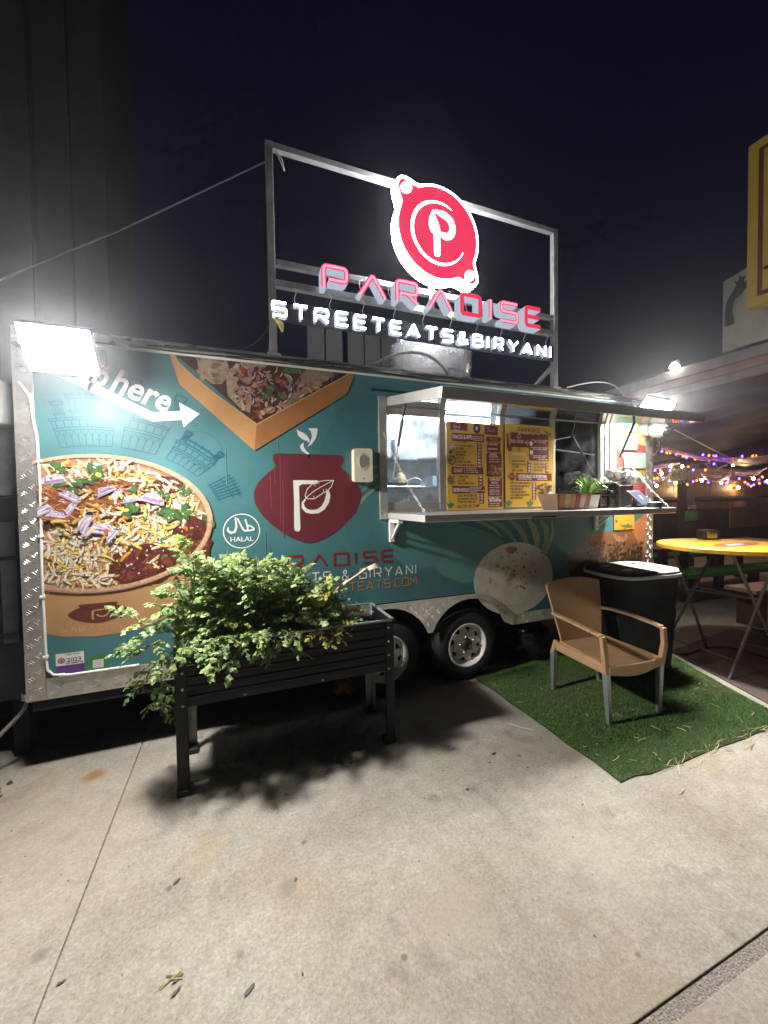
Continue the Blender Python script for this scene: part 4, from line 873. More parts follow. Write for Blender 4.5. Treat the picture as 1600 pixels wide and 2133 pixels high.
# ------------------------------------------------------------------ flood lamps
LAMPB = mat('lamp_housing', (.13, .125, .13), .45, .3)
def flood(beam, aim, c, nrm, right, w_, h_, s_, label, mount):
    nrm = Vector(nrm).normalized(); rt = Vector(right); rt = (rt-nrm*rt.dot(nrm)).normalized(); up = nrm.cross(rt) if nrm.cross(rt).z > 0 else -nrm.cross(rt); c = Vector(c)
    t = thing('flood_lamp', label, 'flood lamp', tuple(c), 'flood lamps on the trailer')
    b = MB(); b.obox(c-nrm*.028, rt, up, nrm, w_/2+.014, h_/2+.014, .024, LAMPB)
    for k in range(9): b.obox(c-nrm*.066+rt*((k-4)*w_*.1), rt, up, nrm, .004, h_*.42, .016, LAMPB)
    b.build('housing', t, bevel=.006)
    lens = .05 if s_ == FLOOD_A else .03  # glowing depth added so the sides of the panel light the wall
    b = MB(); b.obox(c+nrm*(lens/2-.002), rt, up, nrm, w_/2, h_/2, lens/2, emis('flood_%d' % int(s_), (1., .975, .93) if s_ == FLOOD_A else (1., .955, .87), s_)); b.build('led_panel', t)
    b = MB()
    for sx_, sy_ in ((0, 1), (0, -1), (1, 0), (-1, 0)): b.obox(c+rt*(sx_*(w_/2+.009))+up*(sy_*(h_/2+.009))+nrm*.002, rt, up, nrm, .006 if sx_ else w_/2+.014, .006 if sy_ else h_/2+.003, .004, LAMPB)
    b.build('bezel', t)
    ld = bpy.data.lights.new('beam', 'AREA'); ld.shape = 'RECTANGLE'; ld.size = .15; ld.size_y = .12; ld.energy = beam; ld.color = (1., .98, .945); ld.spread = math.radians(145)
    lo = bpy.data.objects.new('beam', ld); col.objects.link(lo); lo.parent = t; dv = (Vector(aim)-c).normalized(); lo.rotation_euler = dv.to_track_quat('-Z', 'Y').to_euler(); lo.location = nrm*.075
    b = MB(); e = c-nrm*.05
    for s2 in (-1, 1): b.tube([e+rt*(s2*(w_/2+.02)), e+rt*(s2*(w_/2+.025))-nrm*.04+Vector((0, .05, 0)), Vector((e.x+s2*w_*.3, mount[1]-.02, mount[2]))], .008, LAMPB, 6)
    b.tube([Vector((e.x-w_*.3, mount[1]-.02, mount[2])), Vector((e.x+w_*.3, mount[1]-.02, mount[2]))], .008, LAMPB, 6); b.build('yoke', t)
    return t
flood(BEAM_A, (1.9, .95, 0), (-.805, 2.40, 2.378), (.0, -.80, -.60), (1, 0, 0), .262, .195, FLOOD_A, 'big glaring flood lamp above the left corner of the trailer', (-.79, YF, 2.45))
flood(BEAM_B, (2.2, .9, 0), (3.80, 2.55, 2.45), (-.46, -.62, -.63), (1, -.12, 0), .25, .16, FLOOD_B, 'small glaring flood lamp past the awning end, near the order sign', (3.80, YF, 2.50))

# ------------------------------------------------------------------ things fixed to the wall
IV = mat('ivory_plastic', (.66, .60, .44), .38, var=.06)
d = thing('sanitizer_dispenser', 'ivory wall dispenser with oval window, left of the serving hatch', 'dispenser', (.905, YF-.05, 1.74))
b = MB(); b.prism(rrect(.832, .978, 1.742, 1.995, .022), YF-.075, YF-.0035, IV); b.build('case', d, bevel=.012)
b = MB(); b.prism(ngon(.905, 1.90, .032, .05, 24), YF-.079, YF-.074, mat('dispenser_window', (.22, .21, .19), .2)); b.build('oval_window', d)
b = MB(); b.strip([(.872, 1.93), (.870, 1.88), (.885, 1.845), (.905, 1.835), (.925, 1.845), (.940, 1.88), (.938, 1.93)], .007, YF-.078, IV, depth=.004); b.flat(ngon(.905, 1.768, .006, .006, 10), YF-.0762, BLACK); b.strip([(.885, 1.955), (.925, 1.955)], .004, YF-.0765, mat('grey_ink', (.3, .28, .22))); b.build('front_trim', d)
MINT = mat('mint_board', (.33, .58, .44), .45, var=.05)
for (x0, x1, z0, z1, l1, l2, lb) in ((3.632, 3.950, 2.088, 2.252, 'ORDER', 'HERE', 'mint order here sign under the small flood lamp'), (3.762, 4.078, 1.900, 2.060, 'PICK UP', 'HERE', 'mint pick up here sign below the order sign')):
    t = thing('notice_sign', lb, 'sign', ((x0+x1)/2, YF-.01, z0), 'mint notice signs'); b = MB(); b.prism(rrect(x0, x1, z0, z1, .012), YF-.018, YF-.006, MINT); b.build('board', t)
    for l, z in ((l1, z0+.093), (l2, z0+.022)):
        b = MB(); b2 = (x1-x0)*.78; ftext(b, l, (x0+x1)/2+.006, z-.004, .048, YF-.0184, mat('letter_shadow', (.10, .26, .22)), width=b2, offset=.014, center=True); ftext(b, l, (x0+x1)/2, z, .048, YF-.0190, mat('letter_white', (.82, .83, .8)), width=b2, offset=.014, center=True); b.build('lettering', t)
b = MB(); b.prism(rrect(3.655, 3.955, 2.275, 2.43, .012), YF-.018, YF-.006, MINT); t = b.build('notice_sign', label='mint sign partly hidden above the awning edge', cat='sign', group='mint notice signs')
b = MB(); x0, z0 = W(1278, 1104); x1, z1 = W(1320, 1068); b.prism(rrect(x0, x1, z0, z1+.02, .008), YF-.008, YF-.004, mat('card_orange', (.62, .33, .035), .4)); t = b.build('promo_card', label='orange promo card hung under the counter shelf', cat='card')
b = MB()
for k in range(18): b.flat(ngon(x0+(x1-x0)*rnd.uniform(.3, .85), z0+(z1-z0)*rnd.uniform(.1, .32), .018, .012, 6, .4), YF-.0084-k*.0001, ink(rnd.choice([(.10,.2,.05),(.3,.1,.04),(.12,.05,.03),(.5,.2,.05)])))
b.flat(ngon(x0+.03, z0+.09, .018, .018, 14), YF-.0085, ink((.25,.03,.03))); b.build('food_picture', t)
# dome camera on a bracket
t = thing('security_camera', 'white dome security camera under the small flood lamp', 'camera', (4.07, 2.70, 2.30))
b = MB(); b.lathe([(.001, -.07), (.05, -.06), (.075, -.03), (.085, .01), (.08, .06), (.06, .08), (.001, .085)], (4.09, 2.70, 2.29), WHITE, 24, 'Y', caps=False); b.build('dome', t, smooth=True)
b = MB(); b.lathe([(.001, -.055), (.03, -.045), (.045, -.01), (.045, .02)], (4.10, 2.652, 2.265), mat('lens_black', (.01, .01, .012), .08), 20, 'Y', caps=False); b.build('lens', t, smooth=True)
b = MB(); b.lathe([(.07, .0), (.07, .05)], (4.07, YF-.052, 2.31), WHITE, 20, 'Y'); b.tube([(4.07, YF-.03, 2.31), (4.07, 2.74, 2.31)], .03, WHITE, 10); b.build('bracket', t)
b = MB(); b.tube(bez((4.10, 2.74, 2.24), (4.16, 2.72, 2.15), (4.2, 2.76, 2.08), (4.15, YF-.03, 2.02)), .012, BLACK, 8); b.build('lead', t)
# light cord pinned along the left trim
b = MB(); b.tube([(X0+0.030, YF-.012, 2.31), (X0+0.064, YF-.02, 2.26), (X0+0.082, YF-.016, 2.22), (X0+0.086, YF-.014, 2.12), (X0+0.102, YF-.012, 2.0), (X0+0.107, YF-.01, 1.7), (X0+0.098, YF-.01, 1.2), (X0+0.101, YF-.01, .70), (X0+0.106, YF-.012, .62), (X0+0.134, YF-.012, .585), (X0+0.214, YF-.01, .572), (X0+0.574, YF-.01, .572)], .0075, WHITE, 8); b.build('edge_cord', tr)
for (x, z) in ((X0+0.108, 1.86), (X0+0.102, 1.42), (X0+0.096, 1.06), (X0+0.100, .70), (X0+0.174, .578)): bx('cord_clip', tr, x-.012, x+.012, YF-.021, YF-.001, z-.008, z+.008, WHITE)
for z in (1.45, 1.25, .95, .75): bx('cord_clip', tr, X1-.118, X1-.104, YF-.02, YF-.004, z, z+.012, WHITE)

# ------------------------------------------------------------------ menu boards
MY = mat('menu_yellow', (.60, .355, .045), .3, var=.05, coat=.3); MR = mat('menu_maroon', (.165, .020, .030), .35); MW = mat('menu_white', (.78, .74, .68), .5); MBR = mat('menu_brown', (.10, .035, .02), .5); MG = mat('menu_green', (.05, .16, .05), .45)
YM = YF-.030
def menu(x0, x1, z0, z1, bx0, bx1, by0, by1, label):
    t = thing('menu_board', label, 'menu', ((x0+x1)/2, YM, z0), 'menu boards'); b = MB(); b.box(x0, x1, YM, YM+.008, z0, z1, MY); b.build('board', t, bevel=.002)
    f = lambda X, Y: (x0+(X-bx0)/(bx1-bx0)*(x1-x0), z1-(Y-by0)/(by1-by0)*(z1-z0)); return t, f
def mpanel(b, f, X0_, Y0_, X1_, Y1_, m, y=YM-.0008, r=.0):
    p, q = f(X0_, Y0_), f(X1_, Y1_); b.flat(rrect(p[0], q[0], q[1], p[1], r) if r else [(p[0], q[1]), (q[0], q[1]), (q[0], p[1]), (p[0], p[1])], y, m)
def mt(b, f, s_, X, Y, h, m, Wd, bold=.0, y=YM-.0016, st=True):
    p = f(X, Y); q = f(X+Wd, Y-h); 
    if st: stext(b, s_, p[0], p[1], q[1]-p[1], (q[1]-p[1])*.22, y, m, fit=q[0]-p[0])
    else: ftext(b, s_, p[0], p[1], q[1]-p[1], y, m, width=q[0]-p[0], offset=bold)
def mpic(b, f, X, Y, rx, ry, pal, n=50):
    for k in range(n):
        a, r = rnd.uniform(0, 2*PI), rnd.random()**.6; p = f(X+math.cos(a)*rx*r, Y+math.sin(a)*ry*r); b.flat(ngon(*p, rnd.uniform(.005, .016), rnd.uniform(.004, .011), 6, .35), YM-.002-k*.00005, ink(rnd.choice(pal)))
PALF = [(.20,.07,.03),(.32,.14,.06),(.10,.03,.02),(.45,.30,.16),(.08,.10,.03),(.4,.2,.05)]
def mleaf(b, f, X, Y, s_):
    p = f(X, Y)
    for i, a in enumerate((.9, 1.57, 2.2, 1.2, 1.9)): b.flat(leafpoly(*p, s_*(1-.1*abs(i-1)), s_*.22, a, 7, .05), YM-.002-i*.0001, MG)
t, f = menu(1.651, 2.222, 1.508, 2.255, 148, 785, 205, 1180, 'yellow menu board with snacks, chaat and dosa rolls')
b = MB(); 
for r in ((188,215,375,300),(568,225,722,330),(203,330,565,418),(587,352,760,405),(197,705,552,782),(205,912,565,995)): mpanel(b, f, *r, MR)
for r in ((595,415,755,528),(588,535,765,805),(602,818,772,1030),(608,1038,778,1155)): mpanel(b, f, *r, MR, r=.012)
for r in ((482,425,532,702),(495,795,545,905),(505,1005,557,1112)): mpanel(b, f, *r, MR)
b.build('panels', t)
b = MB(); mt(b, f, 'SNACKS & APPS', 210, 392, 46, MW, 215, .02, st=False); mt(b, f, 'CHAAT', 220, 760, 42, MW, 100, .02, st=False); mt(b, f, 'DOSA ROLLS', 218, 975, 42, MW, 165, .02, st=False); mt(b, f, 'ASK FOR SPICY!', 252, 1155, 36, MR, 200, .015, st=False)
mt(b, f, 'SPECIALS', 622, 392, 28, MY, 95, .01, st=False); mt(b, f, 'SUPER DESI', 628, 850, 26, MW, 115, .01, st=False); mt(b, f, 'NACHOS', 645, 885, 24, MW, 75, .01, st=False); mt(b, f, 'PARADISE', 630, 560, 22, MW, 80, .01, st=False); mt(b, f, 'LOADED FRIES', 615, 585, 22, MW, 110, .01, st=False); mt(b, f, 'CTY MASH POCKET', 600, 445, 18, MW, 125); mt(b, f, 'ALOO PARATHA', 605, 498, 18, MW, 110)
mt(b, f, 'DETROIT STYLE', 622, 1065, 20, MW, 110); mt(b, f, 'CHILI LOADED FRIES', 622, 1090, 20, MW, 140)
for (X, Y, w_) in ((440,365,110),(440,384,120),(440,403,100),(358,725,110),(358,745,130),(358,765,140),(405,930,130),(405,950,120),(405,968,155),(405,985,40)): mt(b, f, 'POTATO CHICKPEA PASTRY', X, Y, 9, MW, w_)
for (s_, X, Y, w_) in (('CTY VEG SAMOSAS',242,437,125),('CTY LAMB KEBAB SAMOSAS',240,475,190),('VEG PAKORA',242,508,88),('CUT MASALA FRIES',242,545,95),('CHILI CHICKEN',242,580,105),('CHICKEN 65',242,615,90),('65 CHICKEN LOLLIPOPS',242,655,168),('CTY KKK SHRIMP OR SHRIMP 65',245,692,222),('SAMOSA CHAAT',272,820,112),('PANI PURI',272,857,75),('BUTTER CHICKEN CHAAT',272,893,175),('MASALA POTATO DOSA ROLL',265,1030,215),('CHETTINAD CHICKEN DOSA ROLL',265,1065,212),('PANEER PIZZA DOSA ROLL',265,1100,200)): mt(b, f, s_, X, Y, 20, MBR, w_)
for Y in (448,485,520,557,592,628,662,695,820,857,895,1032,1065,1103): mt(b, f, rnd.choice(['$6','$7','$9','$8','12','14']), 495 if Y < 800 else 508 if Y < 1000 else 518, Y, 20, MW, 22)
for Y in (612,640,910,935,965,985,1010,1118,1142): mt(b, f, 'CHOICE OF CHICKEN', 620, Y, 9, MW, 120)
b.strip([f(432, 365), f(432, 395)], .003, YM-.0016, MW); b.strip([f(340, 715), f(340, 772)], .003, YM-.0016, MW); b.strip([f(395, 925), f(395, 980)], .003, YM-.0016, MW)
b.build('lettering', t)
b = MB(); mpic(b, f, 680, 730, 80, 65, PALF, 90); mpic(b, f, 200, 625, 40, 55, PALF, 40); mpic(b, f, 195, 850, 38, 50, PALF, 40); mpic(b, f, 200, 470, 38, 35, [(.4,.36,.28),(.3,.22,.12),(.55,.5,.4)], 25); b.flat(ngon(*f(188, 540), .017, .017, 16), YM-.006, ink((.02,.03,.05))); b.flat(ngon(*f(220, 518), .014, .014, 16), YM-.0062, ink((.16,.18,.08)))
mleaf(b, f, 180, 1160, .07); mpic(b, f, 485, 1135, 25, 10, [(.25,.03,.02)], 8); c_ = f(480, 270); b.flat(ngon(*c_, .038, .044, 24), YM-.002, ink((.05,.02,.03))); c_ = f(258, 258); b.strip(ngon(*c_, .030, .030, 24), .0025, YM-.002, MW, closed=True)
b.strip([f(470, 290), f(470, 252), f(488, 252), f(488, 272), f(472, 272)], .006, YM-.0032, MW); stext(b, 'HALAL', f(240, 262)[0], f(240, 268)[1], .012, .002, YM-.0022, MW, fit=.034); 
for k in range(12): b.flat(ngon(*f(rnd.uniform(600, 690), rnd.uniform(250, 305)), .008, .006, 6, .3), YM-.002-k*.0001, ink((.4,.2,.2)))
b.build('pictures', t, kind='stuff')
t, f = menu(2.252, 2.800, 1.520, 2.268, 815, 1380, 235, 1165, 'yellow menu board with build your own and biryani lists')
b = MB(); 
for r in ((868,328,1318,490),(1083,488,1320,638),(928,780,1355,866),(1060,640,1105,772),(1280,662,1322,772),(1115,882,1165,1080)): mpanel(b, f, *r, MR, YM-.0008 if r[0] != 1083 else YM-.001)
b.flat([f(830, 822), f(885, 770), f(935, 822), f(885, 872)], YM-.0014, MR); b.flat([f(825, 340), f(840, 340), f(850, 460), f(890, 490), f(885, 530), f(850, 545), f(828, 500)], YM-.0009, MR); b.build('panels', t)
b = MB(); p = f(955, 312); stext(b, 'PARADISE', p[0], p[1], .032, .006, YM-.0016, MBR, gap=.4, fit=.255); mt(b, f, 'STREET EATS', 960, 340, 14, MW, 245); mt(b, f, 'BUILD: CHOOSE 1', 875, 442, 36, MW, 150, .02, st=False); mt(b, f, 'CHOOSE FILLING', 885, 580, 30, MW, 155, .02, st=False); mt(b, f, 'HYDERABADI DUM BIRYANI', 955, 832, 36, MW, 335, .02, st=False)
b.strip(ngon(*f(966, 372), .020, .020, 18), .003, YM-.002, MW, closed=True); b.strip(ngon(*f(966, 515), .018, .018, 18), .003, YM-.002, MBR, closed=True); mt(b, f, '1', 962, 382, 20, MW, 8); mt(b, f, '2', 960, 525, 20, MBR, 12)
for c_ in ((1107, 442), (1110, 542)): b.flat(ngon(*f(*c_), .019, .022, 18), YM-.0016, MW)
for (a_, q_) in (((1035, 435), (1075, 410)), ((1035, 435), (1085, 437)), ((1035, 435), (1072, 465))): b.strip([f(*a_), f(*q_)], .004, YM-.0022, MW)
for (X, Y, w_) in ((1110,408,195),(1140,428,140),(1105,492,200),(1125,512,165),(1125,585,165),(1125,605,150),(1195,628,110),(930,595,90),(958,852,150),(1180,852,120),(845,832,75),(860,812,50)): mt(b, f, 'TOPPED WITH CHUTNEY AND HERBS', X, Y, 10, MW if X > 900 and Y != 595 else MY, w_)
for (s_, X, Y, w_) in (('SPICY BUTTER CHICKEN',880,655,150),('PANEER BUTTER MASALA',880,692,170),('CTY SHRIMP',880,722,80),('SLOPPY LAMB KEEMA',880,760,130),('CHANNA MASALA',1142,685,125),('VEG CAULIFLOWER',1142,720,122),('BUTTER PANEER',1142,755,95),('STREET STYLE CHICKEN DUM BIRYANI',868,902,230),('VEG CAULIFLOWER DUM BIRYANI',868,937,215),('PANEER DUM BIRYANI',868,970,135),('LAMB KEEMA DUM BIRYANI',868,1003,170),('TAWA TANDOORI CHICKEN BIRYANI',868,1037,215),('SHRIMP DUM BIRYANI',868,1070,138)): mt(b, f, s_, X, Y, 20, MBR, w_)
for (X, Y) in [(1070, y) for y in (662,697,730,763)]+[(1290, y) for y in (690,722,755)]+[(1125, y) for y in (910,940,972,1005,1038,1070)]: mt(b, f, rnd.choice(['12','14','16','15','13']), X, Y, 20, MW, 26)
b.build('lettering', t)
b = MB(); mpic(b, f, 1270, 970, 95, 80, PALF, 120); b.flat(ngon(*f(1335, 1040), .036, .042, 24), YM-.009, ink((.62,.60,.52))); b.strip(ngon(*f(1335, 1040), .028, .033, 24), .002, YM-.0094, ink((.3,.4,.25)), closed=True); mleaf(b, f, 845, 1155, .075); mleaf(b, f, 1095, 1160, .075); mleaf(b, f, 1325, 1160, .07)
b.flat([f(1250, 285), f(1300, 290), f(1352, 320), f(1352, 375), f(1310, 345), f(1275, 310)], YM-.0022, ink((.12,.24,.07))); b.build('pictures', t, kind='stuff')

# ------------------------------------------------------------------ things on the counter shelf
CZ = 1.5022
_n0 = len(bpy.data.objects); _ex = set(o.name for o in bpy.data.objects)
t = thing('flyer_holder', 'clear slanted holder full of flyers on the counter', 'flyer holder', (2.72, 2.48, CZ))
b = MB(); b.mesh([(2.60, 2.40, CZ), (2.86, 2.40, CZ), (2.86, 2.56, CZ), (2.60, 2.56, CZ), (2.56, 2.37, CZ+.13), (2.90, 2.37, CZ+.13), (2.90, 2.59, CZ+.13), (2.56, 2.59, CZ+.13)], [(0,1,5,4), (1,2,6,5), (2,3,7,6), (3,0,4,7), (3,2,1,0)], mat('holder_brown', (.26, .17, .12), .25)); b.build('holder', t, bevel=.003)
for i, (x, c) in enumerate(((2.575, (.45,.20,.07)), (2.630, (.55,.42,.25)), (2.685, (.50,.24,.07)), (2.740, (.28,.04,.04)), (2.795, (.55,.45,.35)), (2.85, (.30,.05,.05)))):
    b = MB(); b.mesh([(x, 2.366, CZ+.01), (x+.045, 2.366, CZ+.01), (x+.055, 2.345, CZ+.125), (x-.005, 2.345, CZ+.125)], [(0,1,2,3)], mat('flyer_%d' % i, c, .4, var=.3, vscale=40)); b.build('flyer', t)
for o in bpy.data.objects:
    if o.name not in _ex and o.parent is None: o.location.x += -0.170
_n0 = len(bpy.data.objects); _ex = set(o.name for o in bpy.data.objects)
t = thing('potted_spider_plant', 'small green spider plant in a pale square pot on the counter', 'plant', (2.97, 2.5, CZ))
b = MB(); b.mesh([(2.90, 2.44, CZ), (3.00, 2.44, CZ), (3.00, 2.54, CZ), (2.90, 2.54, CZ), (2.885, 2.425, CZ+.12), (3.015, 2.425, CZ+.12), (3.015, 2.555, CZ+.12), (2.885, 2.555, CZ+.12)], [(0,1,5,4), (1,2,6,5), (2,3,7,6), (3,0,4,7), (3,2,1,0), (4,5,6,7)], mat('pale_pot', (.55, .54, .52), .35, var=.12)); b.build('pot', t, bevel=.004)
b = MB(); LG = [mat('spider_leaf', (.12, .30, .05), .4, var=.3, vscale=30), mat('spider_leaf_light', (.26, .42, .09), .4)]
for k in range(60):
    a = rnd.uniform(0, 2*PI); L = rnd.uniform(.10, .24); up = rnd.uniform(.03, .14); o = Vector((2.95+rnd.uniform(-.03, .03), 2.49+rnd.uniform(-.03, .03), CZ+.11)); d = Vector((math.cos(a), math.sin(a), 0)); s_ = Vector((-d.y, d.x, 0)); pr = None; m_ = rnd.choice(LG)
    for i in range(6):
        q = i/5; c = o+d*(L*q)+Vector((0, 0, up*math.sin(q*2.3)*1.3)); wd = .009*math.sin(PI*(q*.9+.1)); cur = (c-s_*wd, c+s_*wd)
        if pr: b.face([pr[0], cur[0], cur[1], pr[1]], m_)
        pr = cur
b.build('foliage', t, kind='stuff')
for o in bpy.data.objects:
    if o.name not in _ex and o.parent is None: o.location.x += -0.085
_n0 = len(bpy.data.objects); _ex = set(o.name for o in bpy.data.objects)
t = thing('drinks_display', 'black two by two display box beside the spider plant', 'display box', (3.14, 2.5, CZ))
b = MB(); x0, x1 = 3.04, 3.28; b.box(x0, x1, 2.44, 2.60, CZ, CZ+.012, mat('walnut', (.10, .06, .035), .4)); b.box(x0, x1, 2.44, 2.60, CZ+.218, CZ+.23, mat('walnut', (.10, .06, .035), .4)); b.box(x0, x0+.012, 2.44, 2.60, CZ+.0125, CZ+.2175, mat('walnut', (.10, .06, .035), .4)); b.box(x1-.012, x1, 2.44, 2.60, CZ+.0125, CZ+.2175, mat('walnut', (.10, .06, .035), .4)); b.box(x0+.0125, x1-.0125, 2.58, 2.60, CZ+.0125, CZ+.2175, BLACK); b.box(3.155, 3.165, 2.442, 2.58, CZ+.0125, CZ+.2175, BLACK); b.box(x0+.0125, 3.1545, 2.442, 2.58, CZ+.11, CZ+.118, BLACK); b.box(3.1655, x1-.0125, 2.442, 2.58, CZ+.11, CZ+.118, BLACK); b.build('case', t, bevel=.002)
for (x, z) in ((3.10, .0), (3.10, .106), (3.215, .0), (3.215, .106)):
    b = MB(); b.box(x-.04, x+.04, 2.46, 2.54, CZ+.013+z, CZ+.095+z, mat('dark_carton', (.02, .02, .021), .3)); o = b.build('carton', t, bevel=.003)
    b = MB(); ftext(b, 'G', x, CZ+.05+z, .022, 2.4592, mat('gold_ink', (.35, .28, .14), .4), center=True); stext(b, 'BLACK', x-.025, CZ+.03+z, .007, .0018, 2.4592, mat('gold_ink', (.35, .28, .14), .4), fit=.05); b.build('lettering', o)
for o in bpy.data.objects:
    if o.name not in _ex and o.parent is None: o.location.x += -0.090
b = MB(); FOIL = mat('foil', (.82, .82, .82), .22, .7); RFo = random.Random(2)
vs_, fs_ = [], []; NU, NV = 26, 14
for i in range(NU+1):
    for j in range(NV):
        q = i/NU; a = 2*PI*j/NV; r = .062*math.sin(PI*(.10+.80*q))**.5*(1+RFo.uniform(-.34, .30)); p = Vector((3.27, 2.62, 1.815)).lerp(Vector((3.66, 2.60, 1.765)), q)+Vector((RFo.uniform(-.006, .006), 0, 0))+Vector((0, math.cos(a)*r*1.3, math.sin(a)*r*1.1)); vs_.append(p)
for i in range(NU):
    for j in range(NV): fs_.append((i*NV+j, i*NV+(j+1) % NV, (i+1)*NV+(j+1) % NV, (i+1)*NV+j))
fs_ += [tuple(range(NV)), tuple(NU*NV+j for j in range(NV))]
b.mesh(vs_, fs_, FOIL); b.build('foil_parcel', label='crumpled foil parcel resting on the black boxes', cat='foil parcel')
_n0 = len(bpy.data.objects); _ex = set(o.name for o in bpy.data.objects)
t = thing('black_cash_box', 'dull black box behind the tablet, under the foil parcel', 'box', (3.42, 2.62, CZ)); b = MB(); b.box(3.30, 3.52, 2.53, 2.72, CZ, CZ+.20, mat('dull_black', (.03, .03, .03), .5, var=.3)); b.build('body', t, bevel=.01); b = MB(); b.box(3.295, 3.525, 2.525, 2.725, CZ+.16, CZ+.205, BLACK); b.build('lid', t, bevel=.006)
for o in bpy.data.objects:
    if o.name not in _ex and o.parent is None: o.location.x += -0.050
_n0 = len(bpy.data.objects); _ex = set(o.name for o in bpy.data.objects)
t = thing('payment_tablet', 'tilted tablet with pale screen on a black stand', 'tablet', (3.50, 2.42, CZ))
ax, an_ = Vector((.97, .24, 0)).normalized(), Vector((.16, -.70, .70)).normalized(); an_ = (an_-ax*an_.dot(ax)).normalized(); ay = an_.cross(ax); tc_ = Vector((3.50, 2.40, CZ+.085))
b = MB(); b.obox(tc_, ax, ay, an_, .125, .09, .007, BLACK); b.build('bezel', t, bevel=.004)
b = MB(); b.obox(tc_+an_*.0074, ax, ay, an_, .110, .075, .0006, emis('tablet_glow', (.55, .68, .95), .75)); scn = b.build('screen', t); b = MB(); b.obox(tc_+an_*.0086, ax, ay, an_, .018, .022, .0004, mat('icon_grey', (.1, .12, .2))); b.build('icon', scn)
b = MB(); b.lathe([(.075, 0), (.075, .012), (.03, .018)], (3.50, 2.46, CZ), BLACK, 20); b.tube([(3.50, 2.46, CZ+.01), (3.50, 2.44, CZ+.08)], .022, BLACK, 10); b.build('stand', t)
for o in bpy.data.objects:
    if o.name not in _ex and o.parent is None: o.location.x += -0.110
_n0 = len(bpy.data.objects); _ex = set(o.name for o in bpy.data.objects)
t = thing('card_reader', 'small black oval card reader beside the tablet', 'card reader', (3.40, 2.26, CZ)); b = MB(); b.lathe([(.055, 0), (.06, .02), (.055, .045), (.04, .05), (.001, .05)], (3.41, 2.26, CZ), BLACK, 24, caps=False); b.build('body', t, autos=40); b = MB(); b.lathe([(.036, .0508), (.001, .0512)], (3.41, 2.26, CZ), mat('reader_top', (.25, .25, .26), .3), 24, caps=False); b.build('keypad', t)

for o in bpy.data.objects:
    if o.name not in _ex and o.parent is None: o.location.x += -0.040
# ------------------------------------------------------------------ raised planter
PX0, PX1, PY0, PY1, PZ0, PZ1 = -.335, .945, 2.315, 2.755, .487, .815
PM = mat('planter_steel', (.008, .008, .010), .48, .1, spec=.3, var=.35, vscale=9, rvar=.1); PI_ = mat('planter_inside', (.42, .43, .42), .5, .2, var=.2)
pb = thing('raised_planter', 'black corrugated metal raised planter on four legs', 'planter', (.305, 2.535, 0))
prof = [(0, PZ0), (.0, .525), (.007, .532), (.007, .545), (0, .552), (0, .578), (.007, .585), (.007, .598), (0, .605), (0, .632), (.007, .639), (.007, .652), (0, .659), (0, .686), (.007, .693), (.007, .706), (0, .713), (0, .765), (.004, .77), (0, .775), (0, PZ1)]
def corr(a, c, nrm, m=PM):
    b = MB(); a, c, n_ = Vector(a), Vector(c), Vector(nrm); V = []; F = []
    for s_, k in ((a, 0), (c, 1)):
        for o, z in prof: V.append(s_+n_*o+Vector((0, 0, z)))
    for s_, k in ((a, 0), (c, 1)):
        for o, z in prof: V.append(s_+n_*(o-.004)+Vector((0, 0, z)))
    n = len(prof)
    for i in range(n-1): F += [(i, n+i, n+i+1, i+1), (2*n+i, 2*n+i+1, 3*n+i+1, 3*n+i)]
    F += [(n-1, 2*n-1, 4*n-1, 3*n-1), (0, 2*n, 3*n, n)]
    b.mesh(V, F, m)
    for i in range(0): pass
    return b
corr((PX0+.03, PY0+.006, 0), (PX1-.03, PY0+.006, 0), (0, -1, 0)).build('side_panel', pb); corr((PX1-.03, PY1-.006, 0), (PX0+.03, PY1-.006, 0), (0, 1, 0), PI_).build('side_panel', pb)
corr((PX1-.006, PY0+.03, 0), (PX1-.006, PY1-.03, 0), (1, 0, 0)).build('end_panel', pb); corr((PX0+.006, PY1-.03, 0), (PX0+.006, PY0+.03, 0), (-1, 0, 0)).build('end_panel', pb)
for x, sx in ((PX0, 1), (PX1, -1)):
    for y, sy in ((PY0, 1), (PY1, -1)):
        b = MB(); m_ = PM if sy == 1 else mat('planter_leg_inside', (.36, .37, .36), .5, .2, var=.2)
        q = [(0, 0), (.058, 0), (.062, .006), (.058, .010), (.010, .010), (.010, .058), (.006, .062), (0, .058)]
        pts = [(x+a*sx, y+c*sy) for a, c in q]
        if sx*sy < 0: pts = pts[::-1]
        n = len(pts); b.mesh([(a, c, z) for z in (.012, PZ1+.004) for a, c in pts], [(i, (i+1) % n, n+(i+1) % n, n+i) for i in range(n)]+[tuple(range(n))[::-1], tuple(range(n, 2*n))], m_)
        lg = b.build('leg', pb, bevel=.0015)
        b = MB(); b.box(min(x-sx*.006, x+sx*.068), max(x-sx*.006, x+sx*.068), min(y-sy*.006, y+sy*.068), max(y-sy*.006, y+sy*.068), 0, .034, BLACK); b.build('foot_cap', lg, bevel=.004)
        for z in (.50, .59, .68, .77):
            if sy == 1: b = MB(); b.lathe([(.007, 0), (.007, -.003), (.003, -.006), (.0005, -.006)], (x+sx*.038, y-.0003, z), ALU, 10, 'Y', caps=False); b.build('bolt', lg)
for x in (.02, .47): b = MB(); b.lathe([(.006, 0), (.006, -.003), (.0005, -.005)], (x, PY0+.006-.0003, .502), ALU, 10, 'Y', caps=False); b.build('bolt', pb)
b = MB()
